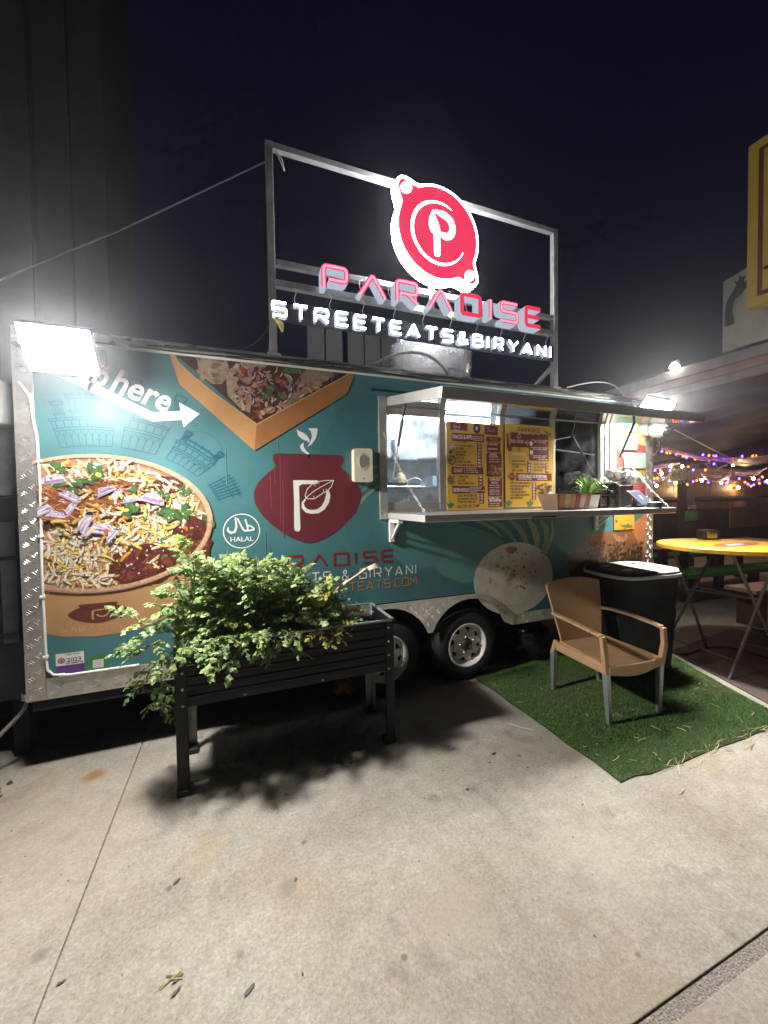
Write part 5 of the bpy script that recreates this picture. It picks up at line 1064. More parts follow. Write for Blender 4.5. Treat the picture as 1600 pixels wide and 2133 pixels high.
for (x0, x1, y0, y1) in ((PX0+.0105, PX1-.0105, PY0-.004, PY0+.010), (PX0+.0105, PX1-.0105, PY1-.010, PY1+.004)): b.box(x0, x1, y0, y1, PZ1-.001, PZ1+.010, mat('planter_rim', (.30, .32, .31), .45, .3))
for (x0, x1, y0, y1) in ((PX0-.004, PX0+.010, PY0+.0105, PY1-.0105), (PX1-.010, PX1+.004, PY0+.0105, PY1-.0105)): b.box(x0, x1, y0, y1, PZ1-.001, PZ1+.010, mat('planter_rim', (.30, .32, .31), .45, .3))
b.build('rim', pb)
b = MB(); g = 14; V = [(PX0+.02+(PX1-PX0-.04)*i/g, PY0+.02+(PY1-PY0-.04)*j/6, .745+.02*mnoise.noise(Vector((i*.7, j*.9, 1)))) for i in range(g+1) for j in range(7)]
b.mesh(V, [(i*7+j, (i+1)*7+j, (i+1)*7+j+1, i*7+j+1) for i in range(g) for j in range(6)], mat('soil', (.03, .022, .015), .95, var=.5, vscale=40, bump=1., bscale=60)); b.build('soil', pb)
b = MB(); b.box(PX0+.02, PX1-.02, PY0+.02, PY1-.02, PZ0+.01, PZ0+.02, BLACK); b.build('base_tray', pb)
b = MB(); b.obox((.76, 2.62, .83), Vector((.95, .1, -.28)).normalized(), Vector((0, 1, .2)).normalized(), Vector((.28, -.2, .95)).normalized(), .08, .045, .002, mat('seed_packet', (.55, .22, .06), .4, var=.3, vscale=30)); b.build('seed_packet', label='orange seed packet lying in the planter by the wheel end', cat='packet')

# ------------------------------------------------------------------ tomato plant
def leaf_mat(name, c, c2):
    m = bpy.data.materials.new(name); m.use_nodes = True; nt = m.node_tree; N = nt.nodes; p = N['Principled BSDF']; p.inputs['Base Color'].default_value = (*c, 1); p.inputs['Roughness'].default_value = .5; p.inputs['Specular IOR Level'].default_value = .35
    tl = N.new('ShaderNodeBsdfTranslucent'); tl.inputs[0].default_value = (*c2, 1); mx = N.new('ShaderNodeMixShader'); mx.inputs[0].default_value = .3; nt.links.new(p.outputs[0], mx.inputs[1]); nt.links.new(tl.outputs[0], mx.inputs[2]); nt.links.new(mx.outputs[0], N['Material Output'].inputs['Surface']); return m
LM = [leaf_mat('tomato_leaf', (.175, .255, .08), (.27, .38, .08)), leaf_mat('tomato_leaf_pale', (.28, .36, .15), (.36, .45, .12)), leaf_mat('tomato_leaf_deep', (.09, .15, .05), (.15, .23, .05)), leaf_mat('tomato_leaf_yellow', (.40, .37, .07), (.48, .42, .08))]
STM = mat('tomato_stem', (.16, .20, .07), .6, var=.3)
tp = thing('tomato_plant', 'leafy tomato plant spilling over the black planter', 'plant', (.05, 2.53, .75))
fol, stem = MB(), MB(); RL = random.Random(5)
def leaflet(o, d, nrm, L, m):
    s_ = d.cross(nrm).normalized(); f_ = -nrm*.12*L
    w_ = L*RL.uniform(.28, .40); tipd = -nrm*L*RL.uniform(.05, .3)
    a = o; t_ = o+d*L+tipd; m1 = o+d*L*.33; m2 = o+d*L*.68+tipd*.4
    l1, l2 = m1+s_*w_+f_, m2+s_*w_*.72+f_+tipd*.2; r1, r2 = m1-s_*w_+f_, m2-s_*w_*.72+f_+tipd*.2; n1, n2 = o+d*L*.52+s_*w_*.55, o+d*L*.52-s_*w_*.55
    fol.mesh([a, m1, m2, t_, l1, n1, l2, r1, n2, r2], [(0, 4, 1), (1, 4, 5), (1, 5, 2), (5, 6, 2), (2, 6, 3), (0, 1, 7), (1, 8, 7), (1, 2, 8), (8, 2, 9), (2, 3, 9)], m)
def compound(o, d, L, m=None):
    d = Vector(d).normalized(); nrm = Vector((RL.uniform(-.5, .5), RL.uniform(-.7, .3), 1)); nrm = (nrm-d*nrm.dot(d)).normalized(); s_ = d.cross(nrm); droop = RL.uniform(.2, .7); pts = []
    for k in range(5): q = k/4; pts.append(o+d*L*q-Vector((0, 0, 1))*droop*L*.5*q*q)
    stem.tube(pts, [.0024, .002, .0018, .0014, .001], STM, 4, caps=False)
    m = m or RL.choice([LM[0]]*4+[LM[1]]*4+[LM[2]]*2+([LM[3]] if RL.random() < .2 else [LM[1]]))
    for k, q in ((1, .40), (2, .74)):
        p = pts[0].lerp(pts[4], q); p = o+d*L*q-Vector((0, 0, 1))*droop*L*.5*q*q
        for sd in (-1, 1):
            dd = (s_*sd+d*.55-nrm*RL.uniform(.0, .4)).normalized(); leaflet(p, dd, (nrm+s_*sd*.3).normalized(), L*RL.uniform(.34, .52)*(1.06-.22*q), m)
    leaflet(pts[4], (pts[4]-pts[3]).normalized(), nrm, L*.56, m)
def branch(pts, n, L=(.10, .17), r=.006, spread=1., sub=True, ms=None):
    C = []; P_ = [Vector(p) for p in pts]
    for k in range(len(P_)-1):
        for i in range(4): C.append(P_[k].lerp(P_[k+1], i/4)+Vector((RL.uniform(-1, 1), RL.uniform(-1, 1), RL.uniform(-1, 1)))*.008)
    C.append(P_[-1]); stem.tube(C, r, STM, 6, r1=.0025)
    for k in range(n):
        q = .12+.88*(k+RL.random())/n; i = min(len(C)-2, int(q*(len(C)-1))); o = C[i]; a = RL.uniform(0, 2*PI); t_ = (C[i+1]-C[i]).normalized()
        d = Vector((math.cos(a), math.sin(a), RL.uniform(-.3, .7)))*spread+t_*.6; compound(o, d, RL.uniform(*L), ms)
# upright stems making the mass
for k in range(46):
    bx_ = RL.uniform(-.28, .52); y0 = RL.uniform(2.40, 2.68); hx = (bx_-.10)/.42; top = 1.28-.34*max(0, hx)**1.3-.07*max(0, -hx)+RL.uniform(-.10, .06)
    tx = bx_+RL.uniform(-.12, .12); branch([(bx_, y0, .75), ((bx_+tx)/2+RL.uniform(-.05, .05), y0+RL.uniform(-.06, .02), (.75+top)/2), (tx, y0+RL.uniform(-.10, .04), top)], 16, (.065, .155))
branch([(-.22, 2.5, .75), (-.24, 2.5, 1.05), (-.27, 2.48, 1.25), (-.25, 2.47, 1.40)], 16, (.07, .13), .008); branch([(-.2, 2.45, .8), (-.33, 2.44, 1.0), (-.47, 2.42, 1.06)], 9, (.08, .13))
branch([(-.25, 2.42, .78), (-.38, 2.40, .93), (-.48, 2.38, .95), (-.54, 2.38, 1.0)], 12, (.07, .12)); branch([(-.27, 2.38, .78), (-.40, 2.36, .86), (-.48, 2.35, .83), (-.56, 2.36, .82)], 14, (.07, .12)); branch([(-.3, 2.36, .80), (-.42, 2.34, .76), (-.47, 2.34, .68), (-.49, 2.34, .60)], 12, (.07, .12))
branch([(-.30, 2.45, .78), (-.41, 2.44, .72), (-.42, 2.45, .58), (-.42, 2.46, .45), (-.43, 2.46, .40)], 16, (.06, .10), .005, 1., ms=None)
for k in range(9):      # sprays hanging over the front edge
    x = -.28+k*.068; branch([(x, 2.38, .80), (x+RL.uniform(-.04, .04), 2.29, .86), (x+RL.uniform(-.06, .06), 2.255, RL.uniform(.66, .80))], 7, (.08, .13), .004)
for (x, z) in ((.28, .72), (.42, .74), (.50, .78), (.56, .80)): branch([(x, 2.42, .80), (x+.02, 2.31, .84), (x+.03, 2.29, z)], 5, (.06, .10), .003, ms=LM[3] if RL.random() < .5 else None)
for (x, z, n_) in ((.58, .96, 7), (.66, .88, 6), (.74, .88, 4), (.82, .86, 3)): branch([(x-.08, 2.5, .75), (x, 2.5+RL.uniform(-.08, .08), z)], n_, (.07, .11), .003)
for k in range(5): compound(Vector((-.15+k*.03, 2.62, .45-.02*k)), (RL.uniform(-.4, .6), -.5, .4), .09)
fol.build('foliage', tp, kind='stuff'); stem.build('stem', tp, kind='stuff')
b = MB(); FLW = mat('tomato_flower', (.65, .52, .04), .5)
for (u, v, y) in ((485,1308,2.27),(282,1422,2.36),(478,1300,2.27),(286,1432,2.36),(360,1118,2.45),(325,1348,2.3)):
    o = onY(u, v, y)
    for k in range(6): a = k*PI/3; d = Vector((math.cos(a), -.4, math.sin(a))); b.face([o, o+d*.012+Vector((0, 0, .004)), o+d*.02, o+d*.012-Vector((.004, 0, 0))], FLW)
b.build('flower', tp, kind='stuff')
# skeleton arm stuck in the planter
BONE = mat('bone_plastic', (.62, .54, .38), .45, var=.15, vscale=20)
t = thing('skeleton_arm', 'pale plastic skeleton arm reaching up out of the planter', 'skeleton arm', (.58, 2.6, .80))
A_, B_, C_, D_ = Vector((.56, 2.60, .93)), Vector((.685, 2.60, 1.012)), Vector((.86, 2.60, 1.112)), Vector((.94, 2.59, 1.135))
def bone(a, c, r0, r1, nm='bone'):
    b = MB(); n = 8; b.tube([a.lerp(c, k/n) for k in range(n+1)], [r0*1.5, r0*1.6, r0, r0*.85, r0*.8, r1*.85, r1*.95, r1*1.5, r1*1.3], BONE, 8); return b.build(nm, t, smooth=True)
bone(A_, B_, .012, .013); bone(B_+Vector((0, -.006, .006)), C_+Vector((0, -.004, .006)), .009, .008); bone(B_+Vector((0, .008, -.008)), C_+Vector((0, .006, -.006)), .008, .007)
b = MB(); b.lathe([(.001, -.018), (.014, -.012), (.019, 0), (.014, .012), (.001, .018)], B_, BONE, 10, caps=False); b.build('elbow', t, smooth=True)
for k in range(5):
    dz = (k-2)*.008; p0 = C_+Vector((.005, dz*.6, dz*.4)); p1 = C_.lerp(D_, .55)+Vector((0, dz, dz*.6)); p2 = D_+Vector((.012-.004*abs(k-2), dz*1.3, dz*.8-.004)); b = MB(); b.tube([p0, p1, p1+(p2-p1)*.5+Vector((0, 0, .004)), p2], [.0045, .005, .004, .003], BONE, 6); b.build('finger', t, smooth=True)
b = MB(); b.tube([A_+Vector((-.01, 0, -.01)), A_+Vector((.05, -.01, -.03)), A_+Vector((.085, -.01, -.022))], [.012, .010, .006], BONE, 8); b.build('shoulder_piece', t, smooth=True)
b = MB(); b.tube([A_, Vector((.545, 2.6, .80)), Vector((.54, 2.6, .74))], .008, BONE, 6); b.build('stake', t)

# ------------------------------------------------------------------ turf, straw
TF = [(1.955, 2.96), (1.975, 1.50), (2.2, 1.485), (3.2, 1.475), (3.61, 1.46), (3.80, 1.98), (4.04, 2.55), (4.10, 2.96)]
TB = mat('turf_backing', (.018, .04, .012), .9)
def turf_mat(n, c): return mat(n, c, .62, spec=.25)
def blades(name, parent, test, bb, n, z0, hmin, hmax, cols, kind='stuff', wd=.0028):
    R = np.random.RandomState(3); x = R.uniform(bb[0], bb[1], n); y = R.uniform(bb[2], bb[3], n); keep = test(x, y); x, y = x[keep], y[keep]; n = len(x)
    h = R.uniform(hmin, hmax, n); a = R.uniform(0, 2*PI, n); la = R.uniform(0, 2*PI, n); ll = R.uniform(.1, 1.1, n)*h
    V = np.zeros((n, 3, 3), np.float32); V[:, 0, 0] = x-np.cos(a)*wd/2; V[:, 0, 1] = y-np.sin(a)*wd/2; V[:, 1, 0] = x+np.cos(a)*wd/2; V[:, 1, 1] = y+np.sin(a)*wd/2; V[:, 2, 0] = x+np.cos(la)*ll; V[:, 2, 1] = y+np.sin(la)*ll; V[:, :2, 2] = z0; V[:, 2, 2] = z0+h
    off = ORG[parent.name] if parent else Vector((0, 0, 0)); V -= np.array(off, np.float32)
    me = bpy.data.meshes.new(name); me.vertices.add(3*n); me.vertices.foreach_set('co', V.ravel()); me.loops.add(3*n); me.loops.foreach_set('vertex_index', np.arange(3*n, dtype=np.int32)); me.polygons.add(n); me.polygons.foreach_set('loop_start', np.arange(0, 3*n, 3, dtype=np.int32))
    for c in cols: me.materials.append(c)
    ph = np.sin(x*5.1+np.sin(y*3.7)*1.7)+np.sin(y*6.3+x*2.2)+R.normal(0, 1.1, n); pi = np.clip(((ph+2.6)/5.2*4), 0, 3 if len(cols) > 3 else len(cols)-1).astype(np.int32); pi = np.where(R.rand(n) < .3, R.randint(0, len(cols), n), pi).astype(np.int32); me.polygons.foreach_set('material_index', pi); me.update(calc_edges=True); me.validate()
    o = bpy.data.objects.new(name, me); col.objects.link(o); o.parent = parent; o['kind'] = kind; return o
def inpoly(x, y, P_):
    r = np.zeros(len(x), bool); n = len(P_)
    for i in range(n):
        x0, y0 = P_[i]; x1, y1 = P_[(i+1) % n]; c = ((y0 > y) != (y1 > y)) & (x < (x1-x0)*(y-y0)/(y1-y0+1e-12)+x0); r ^= c
    return r
GC = [turf_mat('turf_green', (.10, .225, .042)), turf_mat('turf_green_deep', (.062, .16, .032)), turf_mat('turf_green_light', (.18, .30, .085)), turf_mat('turf_olive', (.20, .23, .08)), turf_mat('turf_dust', (.27, .26, .15))]
tf = thing('turf_mat', 'green artificial turf mat under the tan chair', 'turf mat', (2.9, 2.2, 0))
TFe = []
for i in range(len(TF)):
    a, c = TF[i], TF[(i+1) % len(TF)]; n = 8
    for k in range(n): x, y = a[0]+(c[0]-a[0])*k/n, a[1]+(c[1]-a[1])*k/n; TFe.append((x+.022*mnoise.noise(Vector((x*5, y*5, 0))), y+.022*mnoise.noise(Vector((x*6, y*6, 5)))))
b = MB(); n = len(TFe); b.mesh([(x, y, z) for z in (.001, .006) for x, y in TFe], [tuple(range(n, 2*n))[::-1]]+[(i, (i+1) % n, n+(i+1) % n, n+i) for i in range(n)], TB); b.build('backing', tf)
blades('pile', tf, lambda x, y: inpoly(x, y, TFe), (1.9, 4.15, 1.4, 3.0), 150000, .005, .009, .020, GC)
STR = [mat('straw', (.64, .53, .28), .6), mat('straw_pale', (.70, .62, .38), .6), mat('straw_brown', (.36, .24, .09), .6)]
b = MB(); RS_ = random.Random(9)
def straw(x, y, L, a, z, w_=.0022):
    d = Vector((math.cos(a), math.sin(a), RS_.uniform(-.06, .06))); o = Vector((x, y, z)); k = d.cross(Vector((0, 0, 1))).normalized()*RS_.uniform(-.08, .08)*L
    b.tube([o-d*L/2, o+k, o+d*L/2], w_, RS_.choice(STR), 4)
for k in range(95):
    x, y = RS_.uniform(2.0, 4.0), RS_.uniform(1.5, 2.5)
    if inpoly(np.array([x]), np.array([y]), TFe)[0]: straw(x, y, RS_.uniform(.012, .09)*RS_.choice([.4, 1, 1]), RS_.uniform(0, PI), .022, RS_.uniform(.0009, .0018))
for k in range(42): x = 2.15+1.5*RS_.random()**.7; straw(x, 1.485-.018*(x-2)*.5+RS_.uniform(-.06, .04), RS_.uniform(.04, .16), RS_.gauss(.1, .45), .012, RS_.uniform(.001, .002))
for k in range(16): straw(RS_.uniform(3.2, 3.75), 1.44+RS_.uniform(-.05, .06), RS_.uniform(.05, .14), RS_.gauss(.1, .5), .012)
for (u, v, L) in ((1410,1430,.05),(1420,1650,.06),(1040,1470,.10),(1085,1515,.16)): p = onZ(u, v); straw(p.x, p.y, L, .2 if u > 1200 else -.95, .006)
b.build('straw', kind='stuff')
b = MB(); p = onZ(355, 2043)
for (dx, dy, L, a) in ((0, 0, .07, .30), (.01, .008, .055, -.55), (-.008, -.004, .05, .2), (.02, -.004, .035, -.5)): straw(p.x+dx, p.y+dy, L, a+.2, .004, .0022)
b.build('straw_twig', label='crossed pale straw stalks on bare concrete near the joint', cat='straw')
b = MB(); LV = [mat('dry_leaf', (.045, .035, .025), .8), mat('dry_leaf_grey', (.10, .10, .09), .8), mat('dry_leaf_tan', (.16, .10, .05), .8)]
for k in range(120):
    x, y = RS_.uniform(-1.2, 3.3), RS_.uniform(.35, 2.6)
    if inpoly(np.array([x]), np.array([y]), TFe)[0]: continue
    L = RS_.uniform(.003, .012)*RS_.choice([1, 1, 1, 2.2]); a = RS_.uniform(0, PI); pts = leafpoly(x, y, L, L*RS_.uniform(.2, .7), a, 4, .3); m_ = RS_.choice(LV); b.face([(q[0], q[1], .0015+.003*(i % 2)) for i, q in enumerate(pts)], m_)
for (u, v, L, a) in ((357,2052,.04,.7),(355,2082,.04,.9),(508,2078,.045,.8),(115,2055,.03,.4),(360,1845,.035,.9),(1024,1572,.04,.2),(920,1607,.02,.1),(1096,1600,.018,.1)):  # larger dark leaves that double as small shadows on the slab
    p = onZ(u, v); pts = leafpoly(p.x, p.y, L, L*.3, a-.2, 6, .2); b.face([(q[0], q[1], .002+.002*(i % 3)) for i, q in enumerate(pts)], LV[0 if u > 900 else 1])
b.build('leaf_litter', kind='stuff')

# ------------------------------------------------------------------ armchair
TAN = mat('tan_resin', (.47, .28, .145), .45, var=.08, vscale=12, bump=.06, bscale=220); LEGM = mat('leg_grey', (.36, .38, .40), .4, .6, var=.15)
ch = thing('resin_armchair', 'tan resin armchair with grey metal legs on the turf', 'chair', (2.665, 2.165, 0)); CM = Matrix.Translation((2.650, 2.16, .008)) @ Matrix.Rotation(-.065, 4, 'Z') @ Matrix.Scale(.965, 4)
def cb(b, nm, **k): return b.xf(CM).build(nm, ch, **k)
# seat: curved slab with front apron
b = MB(); n = 10; V = []; F = []
def seat_z(x, y): return .435-.018*math.exp(-((x/.17)**2))*(1-abs(y)/.4)-(.03*((-y-.18)/.08)**2 if y < -.18 else 0)
gx, gy = 12, 12; half = lambda y: .245+.02*(-y/.25)
for i in range(gx+1):
    for j in range(gy+1): y = -.265-.025*math.cos(PI*(i/gx-.5))*(1 if j == 0 else 1-j/gy)+.51*j/gy; x = (i/gx*2-1)*half(y); V.append((x, y, seat_z(x, y)))
ns = len(V); V += [(x, y, z-.045 if 0 < (k // (gy+1)) < gx else z-.045) for k, (x, y, z) in enumerate(V)]
for i in range(gx):
    for j in range(gy): q = i*(gy+1)+j; F += [(q, q+gy+1, q+gy+2, q+1), (ns+q, ns+q+1, ns+q+gy+2, ns+q+gy+1)]
for i in range(gx): q = i*(gy+1); F += [(q, ns+q, ns+q+gy+1, q+gy+1)]; q += gy; F += [(q, q+gy+1, ns+q+gy+1, ns+q)]
for j in range(gy): q = j; F += [(q, q+1, ns+q+1, ns+q)]; q = gx*(gy+1)+j; F += [(q, ns+q, ns+q+1, q+1)]
b.mesh(V, F, TAN); cb(b, 'seat', bevel=.008, autos=50)
# aprons
for s_ in (-1, 1): b = MB(); b.obox((s_*.255, -.01, .395), Vector((1, 0, 0)), Vector((0, 1, 0)), Vector((0, 0, 1)), .014, .25, .035, TAN); cb(b, 'side_apron', bevel=.008)
b = MB(); V = []; F = []; n = 14
for i in range(n+1): q = i/n*2-1; x = q*.262; y = -.292-.02*math.cos(q*1.5); V += [(x, y, .43), (x, y, .365+.008*q*q), (x, y+.02, .365+.008*q*q), (x, y+.02, .43)]
for i in range(n):
    for k in range(4): F.append((i*4+k, i*4+(k+1) % 4, i*4+4+(k+1) % 4, i*4+4+k))
F += [(0, 3, 2, 1), (n*4, n*4+1, n*4+2, n*4+3)]; b.mesh(V, F, TAN); cb(b, 'front_apron', bevel=.005, autos=40)
# backrest
b = MB(); V = []; F = []; nx, nz = 14, 14
for k, th in ((0, 0.), (1, .018)):
    for i in range(nx+1):
        for j in range(nz+1):
            q, z_ = i/nx*2-1, j/nz; wd = .215+.075*z_**1.3+.012*math.sin(PI*z_); zz = .42+.515*z_-(.035*abs(q)**3 if z_ > .9 else .035*abs(q)**3*z_); V.append((q*wd, .235+.10*z_+.02*z_*z_-.035*q*q*(.4+.6*z_)+th, zz))
m_ = (nx+1)*(nz+1)
for i in range(nx):
    for j in range(nz): q = i*(nz+1)+j; F += [(q, q+nz+1, q+nz+2, q+1), (m_+q, m_+q+1, m_+q+nz+2, m_+q+nz+1)]
for i in range(nx): q = i*(nz+1)+nz; F.append((q, q+nz+1, m_+q+nz+1, m_+q)); q = i*(nz+1); F.append((q, m_+q, m_+q+nz+1, q+nz+1))
for j in range(nz): q = j; F.append((q, q+1, m_+q+1, m_+q)); q = nx*(nz+1)+j; F.append((q, m_+q, m_+q+1, q+1))
b.mesh(V, F, TAN); cb(b, 'backrest', bevel=.006, autos=50)
for s_ in (-1, 1):
    b = MB(); pts = [(s_*.262, .27, .665), (s_*.285, .18, .672), (s_*.298, .0, .668), (s_*.300, -.18, .655), (s_*.296, -.255, .646)]
    for a, c in zip(pts[:-1], pts[1:]): b.beam(a, c, .046, .022, TAN)
    cb(b, 'armrest', bevel=.006)
    b = MB(); b.beam((s_*.296, -.262, .648), (s_*.290, -.275, .52), .042, .030, TAN, (0, 1, 0)); b.beam((s_*.290, -.275, .53), (s_*.265, -.268, .375), .044, .034, TAN, (0, 1, 0)); cb(b, 'arm_post', bevel=.006)
    b = MB(); b.beam((s_*.235, .262, .43), (s_*.245, .30, .30), .036, .036, TAN, (0, 1, 0)); cb(b, 'rear_socket', bevel=.006)
    for (a, c) in (((s_*.262, -.262, .385), (s_*.242, -.272, .0)), ((s_*.243, .285, .33), (s_*.248, .285, .0))):
        b = MB(); a, c = Vector(a), Vector(c); ex_, ey_ = Vector((1, 0, 0)), Vector((0, 1, 0)); V = []
        for p, r in ((a, .021), (c, .015)): V += [p+ex_*r+ey_*r, p-ex_*r+ey_*r, p-ex_*r-ey_*r, p+ex_*r-ey_*r]
        b.mesh(V, [(0, 1, 2, 3)[::-1], (4, 5, 6, 7), (0, 1, 5, 4), (1, 2, 6, 5), (2, 3, 7, 6), (3, 0, 4, 7)], LEGM); cb(b, 'leg', bevel=.004)

# ------------------------------------------------------------------ round-cornered bin
bn = thing('twin_lid_bin', 'tall black bin with half white, half dark lid behind the chair', 'bin', (3.42, 2.51, 0)); BM = Matrix.Translation((3.42, 2.51, 0)) @ Matrix.Rotation(-.10, 4, 'Z')
def rr3(hx, hy, r, z): return [(x, y, z) for x, y in rounded([(-hx, -hy), (hx, -hy), (hx, hy), (-hx, hy)], r, True)]
def loft(b, rings, m, cap=True):
    n = len(rings[0]); V = [p for R in rings for p in R]; F = [(i*n+k, i*n+(k+1) % n, (i+1)*n+(k+1) % n, (i+1)*n+k) for i in range(len(rings)-1) for k in range(n)]
    if cap: F += [tuple(range(n))[::-1], tuple((len(rings)-1)*n+k for k in range(n))]
    b.mesh(V, F, m)
BK = mat('bin_black', (.008, .008, .009), .55, spec=.3, var=.25, vscale=6, bump=.05, bscale=200); LW = mat('lid_white', (.70, .69, .66), .4, var=.08); LD = mat('lid_dark', (.010, .010, .010), .8, spec=.1)
b = MB(); loft(b, [rr3(.30, .22, .14, .06), rr3(.325, .245, .16, .5), rr3(.33, .25, .16, .56), rr3(.325, .245, .16, .60), rr3(.345, .262, .17, .86), rr3(.352, .268, .175, .885)], BK); b.xf(BM).build('body', bn, autos=40)
b = MB(); loft(b, [rr3(.362, .278, .18, .886), rr3(.366, .282, .18, .905), rr3(.362, .278, .18, .915)], mat('bin_band', (.58, .57, .54), .4)); b.xf(BM).build('band', bn, autos=40)
b = MB(); loft(b, [rr3(.356, .272, .175, .9155), rr3(.358, .274, .18, .925), rr3(.350, .266, .175, .933)], LD); b.xf(BM).build('lid_base', bn, autos=40)
for s_, m_ in ((-1, LD), (1, LW)):
    r1 = [(x, y) for x, y, z in rr3(.352, .268, .175, 0) if x*s_ > -.001]; r1 = sorted(r1, key=lambda p: math.atan2(p[1], p[0]*s_)); r1 = [(.004*s_, -.268)]+[p for p in r1 if abs(p[0]) > .01]+[(.004*s_, .268)]
    b = MB(); n = len(r1); V = [(x, y, .9335) for x, y in r1]+[(x*.98+.0001, y*.97, .948) for x, y in r1]; F = [tuple(range(n, 2*n)) if s_ > 0 else tuple(range(n, 2*n))[::-1]]+[(i, (i+1) % n, n+(i+1) % n, n+i) for i in range(n)]
    b.mesh(V, F, m_); ld = b.xf(BM).build('lid', bn, bevel=.003)
    for y in (-.12, .12): b = MB(); b.mesh([(s_*.17+.06*math.cos(a)*1., y+.028*math.sin(a), .9485) for a in [2*PI*k/16 for k in range(16)]], [tuple(range(16))], BLACK); b.xf(BM).build('hand_hole', ld)
for (x, y) in ((.24, -.15), (-.24, -.15), (.24, .15), (-.24, .15)): b = MB(); b.lathe([(.045, -.018), (.05, -.01), (.05, .01), (.045, .018)], (x, y, .051), RUBBER, 16, 'X'); b.xf(BM).build('wheel', bn)

# ------------------------------------------------------------------ bags and litter under the trailer
def lump(name, c, r, m, label=None, cat=None, seed=0, amp=.3, group=None, flat=.0):
    b = MB(); nu, nv = 26, 16; V = [Vector((0, 0, -1))]; F = []
    for j in range(1, nv):
        th = PI*j/nv
        for i in range(nu): ph = 2*PI*i/nu; V.append(Vector((math.sin(th)*math.cos(ph), math.sin(th)*math.sin(ph), -math.cos(th))))
    V.append(Vector((0, 0, 1)))
    for i in range(nu): F.append((0, 1+(i+1) % nu, 1+i)); q = 1+(nv-2)*nu; F.append((q+i, q+(i+1) % nu, len(V)-1))
    for j in range(nv-2):
        for i in range(nu): q = 1+j*nu; F.append((q+i, q+(i+1) % nu, q+nu+(i+1) % nu, q+nu+i))
    out = []
    for p in V:
        k = 1+amp*mnoise.noise(p*1.7+Vector((seed, 0, 0)))+amp*.7*abs(mnoise.noise(p*4.3+Vector((0, seed, 0))))-amp*.4*abs(mnoise.noise(p*8+Vector((0, 0, seed)))); q = Vector((p.x*r[0], p.y*r[1], p.z*r[2]))*k+Vector(c); q.z = max(q.z, .004); out.append(q)
    b.mesh(out, F, m); return b.build(name, label=label, cat=cat, group=group, autos=55)
BAGB = mat('bag_black', (.010, .010, .012), .22, var=.3); BAGY = mat('bag_yellow', (.30, .17, .025), .55, var=.3)
lump('rubbish_bag', (2.72, 3.12, .17), (.26, .2, .2), BAGB, 'shiny black rubbish bag under the trailer behind the wheels', 'bag', 3, group='bags on the ground')
lump('rubbish_bag', (4.75, 3.55, .27), (.3, .25, .30), BAGB, 'lumpy black rubbish bag beyond the bin by the folding table', 'bag', 8, group='bags on the ground')
lump('paper_bag', (.80, 3.02, .085), (.10, .07, .085), BAGY, 'crumpled yellow bag on the ground behind the planter leg', 'bag', 5, .5, group='bags on the ground')
lump('paper_scrap', (2.10, 2.99, .05), (.07, .05, .05), BAGY, 'small crumpled yellow scrap beside the trailer wheel', 'scrap', 6, .5)
b = MB(); RG = random.Random(4)
for k in range(90):
    x, y = -1.42+RG.gauss(0, .09), 2.74+RG.gauss(0, .05); s_ = RG.uniform(.006, .018); a = RG.uniform(0, 3)
    V = [(x+s_*math.cos(a+q*PI/2)*RG.uniform(.7, 1.2), y+s_*math.sin(a+q*PI/2)*RG.uniform(.7, 1.2), .001) for q in range(4)]+[(x+s_*.6*math.cos(a+q*PI/2), y+s_*.6*math.sin(a+q*PI/2), s_*RG.uniform(.5, 1)) for q in range(4)]
    b.mesh(V, [(4, 5, 6, 7), (0, 1, 5, 4), (1, 2, 6, 5), (2, 3, 7, 6), (3, 0, 4, 7)], mat('gravel_dark', (.06, .055, .05), .9))
b.build('gravel', kind='stuff')

# ------------------------------------------------------------------ at the trailer nose
x_r = onY(27, 840, 3.0).x
t = thing('metal_canister', 'shiny metal canister hung beside the trailer nose', 'canister', (x_r-.13, 3.0, 2.0)); zt_, zb_ = onY(20, 800, 3.0).z, onY(20, 888, 3.0).z
b = MB(); b.lathe([(.001, zb_-2+.0), (.12, zb_-2+.005), (.13, zb_-2+.02), (.13, zt_-2-.03), (.11, zt_-2+.01), (.05, zt_-2+.03), (.001, zt_-2+.03)], (x_r-.13, 3.0, 2.0), mat('canister_metal', (.55, .54, .52), .32, .35, var=.1), 32, caps=False); b.build('shell', t, autos=35)
b = MB(); b.box(x_r-.14, x_r-.10, 3.0, 3.4, zb_+.1, zb_+.14, GAL); b.build('arm', t)
t = thing('nose_cabinet', 'dark cabinet standing at the trailer nose under the metal canister', 'cabinet', (-1.75, 3.4, 0))
b = MB(); b.box(-2.4, -1.24, 3.06, 3.9, .38, 1.66, mat('cabinet_navy', (.016, .017, .026), .5, var=.3, vscale=4)); b.build('body', t, bevel=.01)
b = MB(); b.box(-2.4, -1.24, 3.08, 3.12, 1.665, 2.10, mat('stained_sheet', (.16, .145, .14), .7, var=.5, vscale=5)); b.build('top_panel', t, bevel=.004)
b = MB(); b.box(-1.36, -1.28, 3.035, 3.058, .75, 1.5, mat('grey_strip', (.07, .07, .075), .5, var=.3)); b.build('door_strip', t, bevel=.003)
for z in (.8, 1.28): b = MB(); b.box(-1.42, -1.25, 3.025, 3.034, z, z+.014, BLACK); b.build('hinge', t)
for x in (-2.3, -1.36): bx('leg', t, x, x+.08, 3.1, 3.2, 0, .379, DARK)
